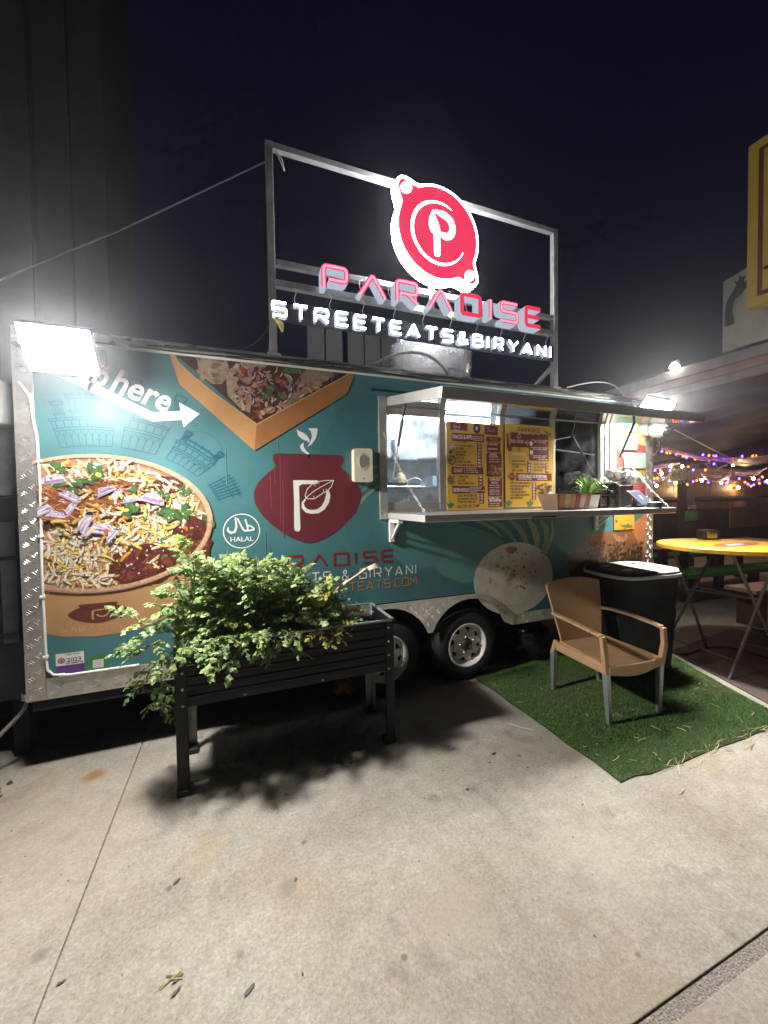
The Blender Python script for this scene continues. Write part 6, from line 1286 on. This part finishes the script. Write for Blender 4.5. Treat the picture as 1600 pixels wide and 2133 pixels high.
b = MB(); b.tube(bez((-1.25, 3.02, .44), (-1.22, 2.98, .33), (-1.30, 2.95, .30), (-1.36, 2.9, .22))+[(-1.5, 2.85, .10), (-1.75, 2.8, .02)], .012, mat('hose_grey', (.22, .21, .19), .6), 8); b.lathe([(.03, -.02), (.03, .02)], (-1.24, 3.0, .42), ALU, 12); b.build('drain_hose', label='grey drain hose hanging below the nose cabinet', cat='hose')
# tall dark boarded building behind the trailer nose
BRD = mat('dark_boards', (.030, .022, .024), .8, var=.35, vscale=3)
bd = thing('boarded_building', 'tall dark building clad in vertical boards behind the trailer nose', 'building', (-6, 7, 0)); xr = onY(222, 500, 7.0).x
bx('wall', bd, -14, xr-.01, 7.03, 9, 0, 11.5, mat('dark_wall', (.012, .010, .012), .9), 0)
b = MB(); b.box(0, .40, 0, .03, 0, 11.4, BRD); pk = b.build('plank', bd, bevel=.006); pk.location = Vector((xr-.40, 7.0, 0)); x = xr-.40
for k in range(20):
    x -= rnd.choice([.43, .43, .47, .62]); o = dup(pk, Vector((x, 7.0-rnd.uniform(0, .02), 0)), bd); o.scale = (1, 1, 1)
t = thing('board_fence', 'brown board screen seen behind the trailer roof under the sign', 'screen', (1.2, 5.6, 0)); BR2 = mat('brown_boards', (.012, .009, .0085), .75, var=.3, vscale=4)
b = MB(); b.box(0, .25, 0, .03, 0, 4.42, BR2); pk = b.build('plank', t, bevel=.005); x = onY(640, 700, 5.6).x; pk.location = Vector((x, 5.6, 0))
for dx in (.27, .60, .87, 1.14, 1.5): dup(pk, Vector((x+dx, 5.6, 0)), t)
b = MB(); b.box(x, x+1.75, 5.632, 5.70, 3.2, 3.3, BR2); b.box(x, x+1.75, 5.632, 5.70, 1.0, 1.1, BR2); b.build('rail', t)

# ------------------------------------------------------------------ folding bar table
YT = mat('yellow_paint', (.66, .34, .022), .42, var=.12, vscale=10); TLEG = mat('table_leg', (.16, .145, .12), .5, .4, var=.2)
tb_ = thing('folding_bar_table', 'tall round yellow folding table on crossed metal legs', 'table', (4.42, 2.27, 0)); tz = 1.13
b = MB(); b.lathe([(.001, -.045), (.545, -.045), (.56, -.038), (.56, -.006), (.553, 0), (.001, .0)], (4.42, 2.27, tz), YT, 64, caps=False); b.build('table_top', tb_, autos=40)
b = MB(); b.mesh([(4.42+.30*math.cos(a)*1.0, 2.20+.10*math.sin(a), tz+.0015) for a in [2*PI*k/28 for k in range(28)]], [tuple(range(28))], mat('table_red', (.38, .03, .025), .4)); b.mesh([(4.40+.12*math.cos(a), 2.20+.04*math.sin(a), tz+.003) for a in [2*PI*k/20 for k in range(20)]], [tuple(range(20))], mat('table_white', (.7, .68, .62), .4)); b.build('top_emblem', tb_)
legs = [((4.0, 2.62, 0), (4.80, 2.55, tz-.05)), ((3.94, 2.00, 0), (4.72, 2.02, tz-.05)), ((4.54, 2.50, 0), (4.12, 2.58, tz-.05)), ((4.72, 1.98, 0), (4.20, 2.12, tz-.05))]
for a, c in legs: b = MB(); b.tube([a, c], .0135, TLEG, 10); b.build('leg', tb_)
def lp(i, q): return Vector(legs[i][0]).lerp(Vector(legs[i][1]), q)
for (i, j, q) in ((0, 1, .14), (2, 3, .14), (0, 1, .60), (2, 3, .60)): b = MB(); b.tube([lp(i, q), lp(j, q)], .010, TLEG, 8); b.build('cross_bar', tb_)
b = MB(); b.box(4.1, 4.75, 2.25, 2.31, tz-.07, tz-.046, YT); b.build('batten', tb_)
t = thing('napkin_dispenser', 'black and chrome napkin dispenser on the far edge of the yellow table', 'napkin dispenser', (4.74, 2.62, tz)); p = Vector((4.72, 2.60, tz))
b = MB(); b.obox(p+Vector((.0, 0, .052)), Vector((.9, -.43, 0)).normalized(), Vector((.43, .9, 0)).normalized(), Vector((0, 0, 1)), .085, .06, .05, BLACK); b.build('case', t, bevel=.015)
b = MB(); b.obox(p+Vector((-.03, -.055, .055)), Vector((.9, -.43, 0)).normalized(), Vector((.43, .9, 0)).normalized(), Vector((0, 0, 1)), .05, .006, .035, STEEL); b.build('face_plate', t, bevel=.003)
# brown mat and cord beyond the turf
b = MB(); q = [(3.66, 1.42), (4.13, 2.60), (5.5, 2.78), (5.6, 1.3)]; n = 4; b.mesh([(x, y, z) for z in (.001, .009) for x, y in q], [(7, 6, 5, 4)]+[(i, (i+1) % 4, 4+(i+1) % 4, 4+i) for i in range(4)], mat('brown_mat', (.085, .060, .050), .85, var=.25, vscale=14, bump=.5, bscale=90)); b.build('floor_mat', label='brown rubber floor mat beside the turf under the yellow table', cat='mat')
b = MB(); P_ = [onZ(*q) for q in ((1392,1364),(1430,1366),(1465,1354),(1500,1350),(1540,1356),(1580,1368),(1640,1385))]; b.tube([p+Vector((0, 0, .018)) for p in P_], .008, BLACK, 8); b.build('power_cord', label='black power cord running across the brown mat', cat='cord')

# ------------------------------------------------------------------ picnic table and benches
RW = mat('red_wood', (.10, .035, .022), .6, var=.35, vscale=10); GB = [turf_mat('bench_green', (.13, .42, .06)), turf_mat('bench_green_light', (.2, .5, .1)), turf_mat('bench_green_deep', (.08, .3, .04))]
ang = -.10; dX, dYv = Vector((math.cos(ang), math.sin(ang), 0)), Vector((-math.sin(ang), math.cos(ang), 0))
pt = thing('picnic_table', 'dark red wooden picnic table with turf covered benches behind the yellow table', 'picnic table', (7.5, 4.2, 0))
o0 = Vector((6.05, 3.62, 0))
for k in range(4): b = MB(); b.obox(o0+dX*1.75+dYv*(.62+k*.19)+Vector((0, 0, .735)), dX, dYv, Vector((0, 0, 1)), 1.6, .09, .02, RW); b.build('plank', pt, bevel=.004)
for off in (.17, 1.65):
    b = MB(); b.obox(o0+dX*1.7+dYv*off+Vector((0, 0, .42)), dX, dYv, Vector((0, 0, 1)), 1.65, .17, .022, RW); bn_ = b.build('bench_board', pt, bevel=.004)
    R = np.random.RandomState(2); c0 = o0+dX*1.7+dYv*off
    def tst(x, y, c0=c0): return (np.abs((x-c0.x)*dX.x+(y-c0.y)*dX.y) < 1.66) & (np.abs((x-c0.x)*dYv.x+(y-c0.y)*dYv.y) < .18)
    b = MB(); b.obox(c0+Vector((0, 0, .447)), dX, dYv, Vector((0, 0, 1)), 1.665, .182, .006, mat('bench_turf_base', (.07, .26, .035), .9)); b.obox(c0-dYv*.187+Vector((0, 0, .425)), dX, dYv, Vector((0, 0, 1)), 1.665, .006, .03, mat('bench_turf_base', (.07, .26, .035), .9)); b.build('bench_turf', pt)
    blades('bench_pile', pt, tst, (c0.x-1.8, c0.x+1.8, c0.y-.5, c0.y+.5), 26000, .452, .015, .035, GB, wd=.006)
for s_ in (.35, 1.6, 3.0):
    for off in (.12, 1.70): b = MB(); b.obox(o0+dX*s_+dYv*off+Vector((0, 0, .2)), dX, dYv, Vector((0, 0, 1)), .06, .045, .2, RW); b.build('leg', pt, bevel=.004)
    for off in (.62, 1.2): b = MB(); b.obox(o0+dX*s_+dYv*off+Vector((0, 0, .36)), dX, dYv, Vector((0, 0, 1)), .06, .045, .35, RW); b.build('leg', pt, bevel=.004)
b = MB(); b.obox(o0+dX*1.7+dYv*.14+Vector((0, 0, .10)), dX, dYv, Vector((0, 0, 1)), 1.6, .04, .05, RW); b.build('stretcher', pt, bevel=.004)
t = thing('low_bench', 'pinkish grey low bench at the picture edge under the yellow table', 'bench', (5.4, 2.9, 0)); q0 = onZ(1537, 1228, .45); c0 = q0+dX*.75+dYv*-.02
b = MB(); b.obox(c0, dX, dYv, Vector((0, 0, 1)), .75, .17, .022, mat('pink_paint', (.36, .20, .18), .5, var=.15)); b.build('seat_board', t, bevel=.004)
for s_ in (-.55, .55): b = MB(); b.obox(c0+dX*s_-Vector((0, 0, .236)), dX, dYv, Vector((0, 0, 1)), .05, .13, .213, RW); b.build('leg', t, bevel=.004)

# ------------------------------------------------------------------ patio behind: fence, panels, post, beam, canopy
FEN = mat('fence_navy', (.010, .010, .018), .7, var=.3); PAN = mat('wood_panel', (.26, .135, .075), .55, var=.25, vscale=5); DKW = mat('dark_wood', (.028, .018, .016), .7, var=.3)
fe = thing('patio_fence', 'dark board fence with warm wood panels above, at the back of the patio', 'fence', (10, 6.6, 0))
b = MB(); b.box(0, .30, 0, .03, 0, 1.22, FEN); pk = b.build('plank', fe, bevel=.004); pk.location = Vector((4.6, 6.6, 0))
for k in range(1, 36): dup(pk, Vector((4.6+.305*k, 6.6, 0)), fe)
zz0, zz1 = onY(1440, 1035, 6.6).z, onY(1440, 1008, 6.6).z
b = MB(); b.box(0, 1.48, 0, .02, 0, zz1-zz0+.12, PAN); pk = b.build('panel', fe, bevel=.003); pk.location = Vector((4.6, 6.62, zz0))
for k in range(1, 8): dup(pk, Vector((4.6+1.5*k, 6.62, zz0)), fe)
b = MB(); b.box(4.6, 16, 6.58, 6.64, 1.23, 1.25, DKW); b.box(4.6, 16, 6.60, 6.66, zz0-.06, zz0-.005, DKW); b.build('rail', fe)
b = MB(); b.box(0, .035, 0, .02, 0, .17, mat('brown_slat', (.22, .12, .06), .6, var=.3)); pk = b.build('slat', fe); pk.location = Vector((8.7, 6.61, 1.255))  # slats in a lighter brown than the fence boards
for k in range(1, 60): dup(pk, Vector((8.7+.085*k, 6.61, 1.255)), fe)
WARM = emis('bulb_warm', (1., .62, .30), 260.)
for (u, v) in ((1422, 1021), (1538, 1016)):
    p = onY(u, v, 6.5); t = thing('wall_light', 'small warm wall light on the wood panel '+('left of the patio post corner' if u < 1430 else 'between post and picture edge'), 'lamp', tuple(p), 'small warm wall lights')
    b = MB(); b.lathe([(.001, -.035), (.03, -.02), (.035, .01), (.02, .035), (.001, .04)], p, WARM, 12, caps=False); b.build('bulb', t, smooth=True); b = MB(); b.box(p.x-.02, p.x+.02, p.y+.036, 6.62, p.z-.02, p.z+.02, DKW); b.build('base', t)
t = thing('patio_post', 'dark timber post carrying the patio beam, green notice on it', 'post', (9.3, 5.6, 0)); a, c = onY(1430, 1100, 5.6).x, onY(1447, 1100, 5.6).x; bx('shaft', t, a, c, 5.6, 5.8, 0, 2.35, DKW, .008)
p0, p1 = onY(1428, 1085, 5.58), onY(1453, 1064, 5.58); b = MB(); b.box(p0.x, p1.x, 5.57, 5.595, p0.z, p1.z, mat('green_notice', (.05, .17, .05), .5, var=.15)); gn = b.build('green_notice', label='small green notice fixed to the patio post', cat='sign')
p2 = onY(1431, 1062, 5.58); b = MB(); b.box(p2.x, p1.x-.02, 5.575, 5.595, p2.z, p2.z+.11, BLACK); b.build('name_plate', gn); b = MB(); stext(b, 'GATED', p2.x+.03, p2.z+.03, .06, .012, 5.574, mat('plate_white', (.6, .6, .6)), fit=p1.x-p2.x-.09); b.build('lettering', gn)
t = thing('patio_beam', 'dark timber beam hung with lights and cobweb over the patio', 'beam', (10, 5.55, 2.2)); za, zb2 = onY(1450, 1000, 5.5).z, onY(1450, 984, 5.5).z; b = MB(); b.box(4.8, 15, 5.5, 5.599, za, zb2+.1, mat('beam_wood', (.075, .042, .036), .7, var=.3)); b.build('timber', t, bevel=.008)
b = MB(); pa, pc = onY(1521, 1100, 6.4), onY(1602, 1054, 6.4); b.box(pa.x, pc.x, 6.40, 6.42, pa.z, pc.z, mat('banner_tan', (.19, .145, .085), .6, var=.25, vscale=2.5)); bnr = b.build('banner', label='tan printed banner tied to the dark fence', cat='banner')
b = MB(); b.strip([(pa.x+.7, pc.z-.12), (pa.x+1.1, pc.z-.16), (pa.x+1.6, pc.z-.3)], .03, 6.398, mat('banner_ink', (.05, .03, .02))); b.strip([(pa.x+.6, pc.z-.08), (pa.x+1.2, pc.z-.09)], .02, 6.397, mat('banner_ink', (.05, .03, .02))); b.build('print_mark', bnr)
# canopy fascia, tarp, cross poles
CANX = 6.0
FAS = mat('fascia_paint', (.20, .17, .17), .6, var=.35, vscale=3); FA2 = mat('fascia_red', (.25, .12, .10), .6, var=.4, vscale=3)
cn = thing('patio_canopy', 'canopy roof with weathered fascia and sagging black tarp over the patio', 'canopy', (6, 4, 3))
bx('fascia_board', cn, CANX, CANX+.05, .8, 7.0, 3.30, 3.43, FAS, .006); bx('fascia_board', cn, CANX+.02, CANX+.06, .8, 7.0, 3.19, 3.295, FA2, .006); bx('fascia_board', cn, CANX+.035, CANX+.08, .8, 7.0, 3.08, 3.185, FAS, .006); bx('roof_sheet', cn, CANX+.05, 15, .8, 7.0, 3.43, 3.46, DARK, 0)
b = MB(); A_, B_, C_, D_ = Vector((6.1, 1.2, 3.16)), Vector((6.1, 5.6, 3.06)), Vector((8.6, 6.45, 2.30)), Vector((14.2, 6.45, 3.05)); nu, nv = 40, 40; V = []
for i in range(nu+1):
    for j in range(nv+1):
        s_, q = i/nu, j/nv; p = A_.lerp(B_, s_).lerp(D_.lerp(C_, s_), q); f_ = math.sin(PI*q); p = p+Vector((0, 0, f_*(.10*mnoise.noise(Vector((s_*4, q*14, 2)))+.05*mnoise.noise(Vector((s_*9, q*30, 7)))))); V.append(p)
b.mesh(V, [(i*(nv+1)+j, i*(nv+1)+j+1, (i+1)*(nv+1)+j+1, (i+1)*(nv+1)+j) for i in range(nu) for j in range(nv)], mat('black_tarp', (.007, .007, .009), .6, spec=.2, var=.3)); b.build('tarp', cn, smooth=True)
bx('post', cn, CANX, CANX+.12, .9, 1.02, 0, 3.08, DKW); bx('post', cn, CANX+.01, CANX+.11, 6.7, 6.82, 0, 3.08, DKW)
pb_ = onY(1405, 763, 3.75); t = thing('canopy_spotlight', 'small bright lamp on the canopy fascia', 'lamp', tuple(pb_)); b = MB(); b.lathe([(.001, -.05), (.055, -.03), (.06, .0), (.03, .03)], pb_, emis('spot_glow', (1., .92, .78), 150.), 16, caps=False); b.build('bulb', t, smooth=True); b = MB(); b.lathe([(.035, .031), (.06, .06), (.05, .10)], pb_, BLACK, 12); b.build('housing', t); b = MB(); b.tube([pb_+Vector((0, 0, .08)), Vector((CANX+.02, pb_.y, 3.36))], .012, BLACK, 6); b.build('arm', t)
b = MB(); b.tube([(3.52, 2.2, 2.17), (4.4, 2.4, 2.06), (5.6, 2.75, 1.98), (7.4, 3.3, 2.02)], .005, WHITE, 6); b.build('tie_rope', label='thin white rope from the awning end to the patio canopy', cat='rope')
# big sign boards on the canopy
SY_ = mat('sign_yellow', (.52, .36, .055), .45, var=.08, vscale=3); SMR = mat('sign_maroon', (.13, .022, .02), .5)
t = thing('yellow_sign_board', 'tall yellow sign board with maroon border above the canopy', 'sign', (5.6, 2.0, 3.75)); y1 = 2.72; y0 = 1.0; z0, z1 = 3.757, 5.60
bx('board', t, 5.60, 5.75, y0, y1, z0, z1, SY_, .006)
b = MB(); xx = 5.5975; e = .10; w_ = .045
for (a, c, d, f2) in ((y1-e-w_, y1-e, z0+e, z1-e), (y0+e, y1-e-w_, z0+e, z0+e+w_), (y0+e, y1-e-w_, z1-e-w_, z1-e)): b.mesh([(xx, a, d), (xx, c, d), (xx, c, f2), (xx, a, f2)], [(0, 3, 2, 1)], SMR)
b.build('border', t)
b = MB(); yb = 2.555; S = [(0, 0), (-.16, 0), (-.16, .03), (-.115, .045), (-.115, .255), (-.16, .27), (-.16, .30), (0, .30), (0, .27), (-.045, .255), (-.045, .045), (0, .03)]; b.face([(5.597, yb+a+.01, 3.862+c) for a, c in S], BLACK); b.build('letter', t)
bx('bracket', t, 5.75, 6.05, 1.4, 1.5, 3.46, 3.9, DKW); bx('bracket', t, 5.75, 6.05, 2.4, 2.5, 3.46, 3.9, DKW)
t = thing('mural_board', 'off white painted board with dark animal silhouette beside the yellow sign', 'sign', (5.95, 2.8, 3.46)); y1, y0 = 3.135, 1.6
b = MB(); b.mesh([(5.95, y0, 3.46), (5.95, y1, 3.46), (5.95, y1, 4.36), (5.95, y0, 4.62), (6.0, y0, 3.46), (6.0, y1, 3.46), (6.0, y1, 4.36), (6.0, y0, 4.62)], [(0, 3, 2, 1), (4, 5, 6, 7), (0, 1, 5, 4), (2, 3, 7, 6), (1, 2, 6, 5), (0, 4, 7, 3)], mat('mural_white', (.42, .40, .35), .6, var=.25, vscale=2.5)); b.build('board', t)
def onX(u, v, X): d = ray(u, v); return Vector((0, 0, CAM_H))+d*(X/d.x)
def mz(X, Y): p = onX(1400+X/3.81, 240+Y/3.81, 5.947); return p
b = MB(); b.face([mz(*q) for q in [(415,1680),(420,1600),(425,1510),(440,1470),(460,1430),(490,1385),(510,1345),(490,1315),(500,1315),(520,1325),(530,1300),(535,1265),(550,1285),(560,1280),(585,1275),(572,1300),(580,1330),(610,1260),(620,1265),(620,1350),(580,1380),(545,1425),(500,1465),(485,1500),(480,1560),(490,1600),(495,1650),(470,1665)][::-1]], mat('mural_dark', (.025, .03, .045), .6)); b.build('silhouette', t)

# ------------------------------------------------------------------ Halloween lights, cobweb and garland
BULB = {'w': WARM, 'p': emis('bulb_purple', (.09, .03, 1.), 26.), 'o': emis('bulb_orange', (1., .085, .012), 20.)}
def zpt(X, Y, D=5.0): return onY(1360+X/6.667, 940+Y/6.667, D)
warm = [(120,310),(410,210),(245,205),(50,480),(315,440),(680,405),(950,435),(1115,190),(1400,380),(1590,415)]
pur = [(240,265),(30,265),(15,430),(140,370),(230,410),(560,260),(560,420),(770,430),(465,85),(325,45),(545,70),(695,50),(845,65),(875,65),(1240,70),(850,175),(725,95),(985,100),(1050,395),(1020,445),(1200,380),(1320,455),(1400,465),(1475,395),(1560,425),(125,0)]
ora = [(240,20),(195,20),(420,70),(445,35),(590,110),(780,60),(780,125),(1105,100),(1385,65),(1430,60),(105,265),(490,210),(730,260),(65,375),(610,405),(480,460),(1280,430),(1520,355),(1480,445),(1365,485),(1035,430),(20,380)]
def bulbs(t, L, m, r, D, jit=.2):
    b = MB(); b.lathe([(.001, -r*1.3), (r*.8, -r*.7), (r, 0), (r*.7, r*.8), (.001, r*1.2)], (0, 0, 0), m, 10, caps=False); src = None; out = []
    for q in L:
        p = zpt(*q, D+rnd.uniform(-jit, jit))
        if src is None: src = b.build('bulb', t, smooth=True); o = src
        else: o = dup(src, None, t)
        o.location = p-ORG[t.name]; out.append(p)
    if src is not None:
        me = src.data; off = ORG[t.name]
        for v in me.vertices: v.co += off
    return out
def cordpath(t, pts, nm='cord'):
    P_ = sorted(pts, key=lambda p: p.x); path = []
    for a, c in zip(P_[:-1], P_[1:]): path += sag(a, c, .04, 4)[:-1]
    path.append(P_[-1]); b = MB(); b.tube([p+Vector((0, .01, .02)) for p in path], .005, BLACK, 5); b.build(nm, t)
t = thing('bulb_string', 'string of warm round bulbs along the patio beam', 'string lights', (8.5, 5, 2.2)); cordpath(t, bulbs(t, warm, BULB['w'], .024, 5.0))
for half_, lb in ((0, 'upper string of purple and orange mini lights along the cobweb'), (1, 'lower string of purple and orange mini lights along the beam')):
    t = thing('mini_light_string', lb, 'string lights', (8.5, 5.2, 2.3), 'purple and orange mini light strings'); sel = lambda L: [q for q in L if (q[1] < 150) == (half_ == 0)]
    P_ = bulbs(t, sel(pur), BULB['p'], .020, 5.1)+bulbs(t, sel(ora), BULB['o'], .018, 5.1); cordpath(t, P_)
def web_mat():
    m = bpy.data.materials.new('cobweb_gauze'); m.use_nodes = True; nt = m.node_tree; N = nt.nodes; p = N['Principled BSDF']; p.inputs['Base Color'].default_value = (.92, .88, .87, 1); p.inputs['Roughness'].default_value = .9
    tl = N.new('ShaderNodeBsdfTranslucent'); tl.inputs[0].default_value = (.88, .82, .80, 1); m1 = N.new('ShaderNodeMixShader'); m1.inputs[0].default_value = .5; nt.links.new(p.outputs[0], m1.inputs[1]); nt.links.new(tl.outputs[0], m1.inputs[2])
    tr_ = N.new('ShaderNodeBsdfTransparent'); tc = N.new('ShaderNodeTexCoord'); mp = N.new('ShaderNodeMapping'); mp.inputs['Scale'].default_value = (6, 6, 45); nt.links.new(tc.outputs['Object'], mp.inputs[0]); n = N.new('ShaderNodeTexNoise'); n.inputs['Scale'].default_value = 1.; n.inputs['Detail'].default_value = 6; nt.links.new(mp.outputs[0], n.inputs['Vector'])
    mr = N.new('ShaderNodeMapRange'); mr.inputs['From Min'].default_value = .15; mr.inputs['From Max'].default_value = .48; nt.links.new(n.outputs['Fac'], mr.inputs['Value']); m2 = N.new('ShaderNodeMixShader'); nt.links.new(mr.outputs[0], m2.inputs[0]); nt.links.new(tr_.outputs[0], m2.inputs[1]); nt.links.new(m1.outputs[0], m2.inputs[2]); nt.links.new(m2.outputs[0], N['Material Output'].inputs['Surface']); return m
WEB = web_mat()
cw = thing('cobweb_drape', 'stretched white cobweb drape hung along the patio lights', 'cobweb', (9, 5, 2.4))
def web(cl, hw, D=4.95):
    b = MB(); V = []; n = len(cl); F = []; m_ = 6
    for i, (X, Y) in enumerate(cl):
        for j in range(m_+1): p = zpt(X, Y+(j/m_*2-1)*hw[i], D+.06*math.sin(i*1.3+j)); V.append(p)
    F = [(i*(m_+1)+j, (i+1)*(m_+1)+j, (i+1)*(m_+1)+j+1, i*(m_+1)+j+1) for i in range(n-1) for j in range(m_)]; b.mesh(V, F, WEB); b.build('drape', cw, smooth=True)
web([(40,-95),(140,-60),(240,-15),(360,20),(480,50),(600,85),(700,110),(850,105),(1000,115),(1150,140),(1300,150),(1450,130),(1600,100)], [28,30,32,28,28,32,28,30,40,55,60,55,50])
web([(10,225),(90,215),(180,195),(280,180),(380,165)], [25,30,22,18,12]); web([(870,150),(885,200),(900,240),(960,215),(1040,185)], [10,16,14,12,10], 4.9); web([(1080,170),(1095,230),(1090,290),(1050,340),(980,390),(900,420)], [60,50,45,40,25,12], 4.9); web([(665,305),(720,335),(800,345),(880,350),(960,345)], [14,22,18,22,14], 4.9); web([(670,330),(740,380),(820,415),(900,425)], [14,16,12,8], 4.9); web([(1140,310),(1260,315),(1380,300),(1480,275),(1590,230)], [22,25,22,18,10], 4.92); web([(1380,340),(1450,320),(1520,280)], [12,16,8], 4.92)
gl = thing('leaf_garland', 'green leafy garland wound with lights along the patio beam', 'garland', (8.2, 5.1, 2.1)); b = MB(); b2 = MB(); LG2 = [leaf_mat('garland_leaf', (.06, .14, .03), (.1, .2, .04)), leaf_mat('garland_leaf_pale', (.17, .25, .07), (.2, .3, .06))]
def garl(X, Y, rx, ry, n, s0=.03):
    for _ in range(n):
        p = zpt(X+rnd.gauss(0, rx), Y+rnd.gauss(0, ry), 5.15+rnd.uniform(-.08, .08)); d = Vector((rnd.uniform(-1, 1), rnd.uniform(-.5, .2), rnd.uniform(-1, .6))).normalized(); s_ = d.cross(Vector((rnd.uniform(-.3, .3), -1, .2))).normalized(); L = s0*rnd.uniform(.7, 1.6); b.face([p, p+d*L*.5+s_*L*.35, p+d*L, p+d*L*.5-s_*L*.35], rnd.choice(LG2))
garl(150, 400, 90, 45, 170); garl(320, 250, 90, 35, 120); garl(900, 290, 50, 25, 60); garl(540, 190, 80, 25, 50); garl(760, 165, 22, 20, 8, .11); garl(1490, 20, 40, 15, 8, .10); garl(520, 235, 15, 8, 4, .08); garl(380, 420, 40, 30, 40)
b.build('foliage', gl, kind='stuff'); b2.tube([zpt(x, y, 5.16) for x, y in ((0, 420), (150, 400), (300, 260), (540, 190), (760, 165), (900, 290))], .008, STM, 6); b2.build('stem', gl)

# ------------------------------------------------------------------ haze box added for the glow round the lamps
HAZE = 0.0036
if HAZE > 0:
    m = bpy.data.materials.new('glow_haze'); m.use_nodes = True; nt = m.node_tree; nt.nodes.remove(nt.nodes['Principled BSDF']); v = nt.nodes.new('ShaderNodeVolumePrincipled'); v.inputs['Color'].default_value = (.9, .92, 1, 1); v.inputs['Density'].default_value = HAZE; v.inputs['Anisotropy'].default_value = .86; nt.links.new(v.outputs[0], nt.nodes['Material Output'].inputs['Volume'])
    b = MB(); b.box(-61, 61, -61, 61, -1.4, 12.2, m); b.build('haze', kind='stuff')
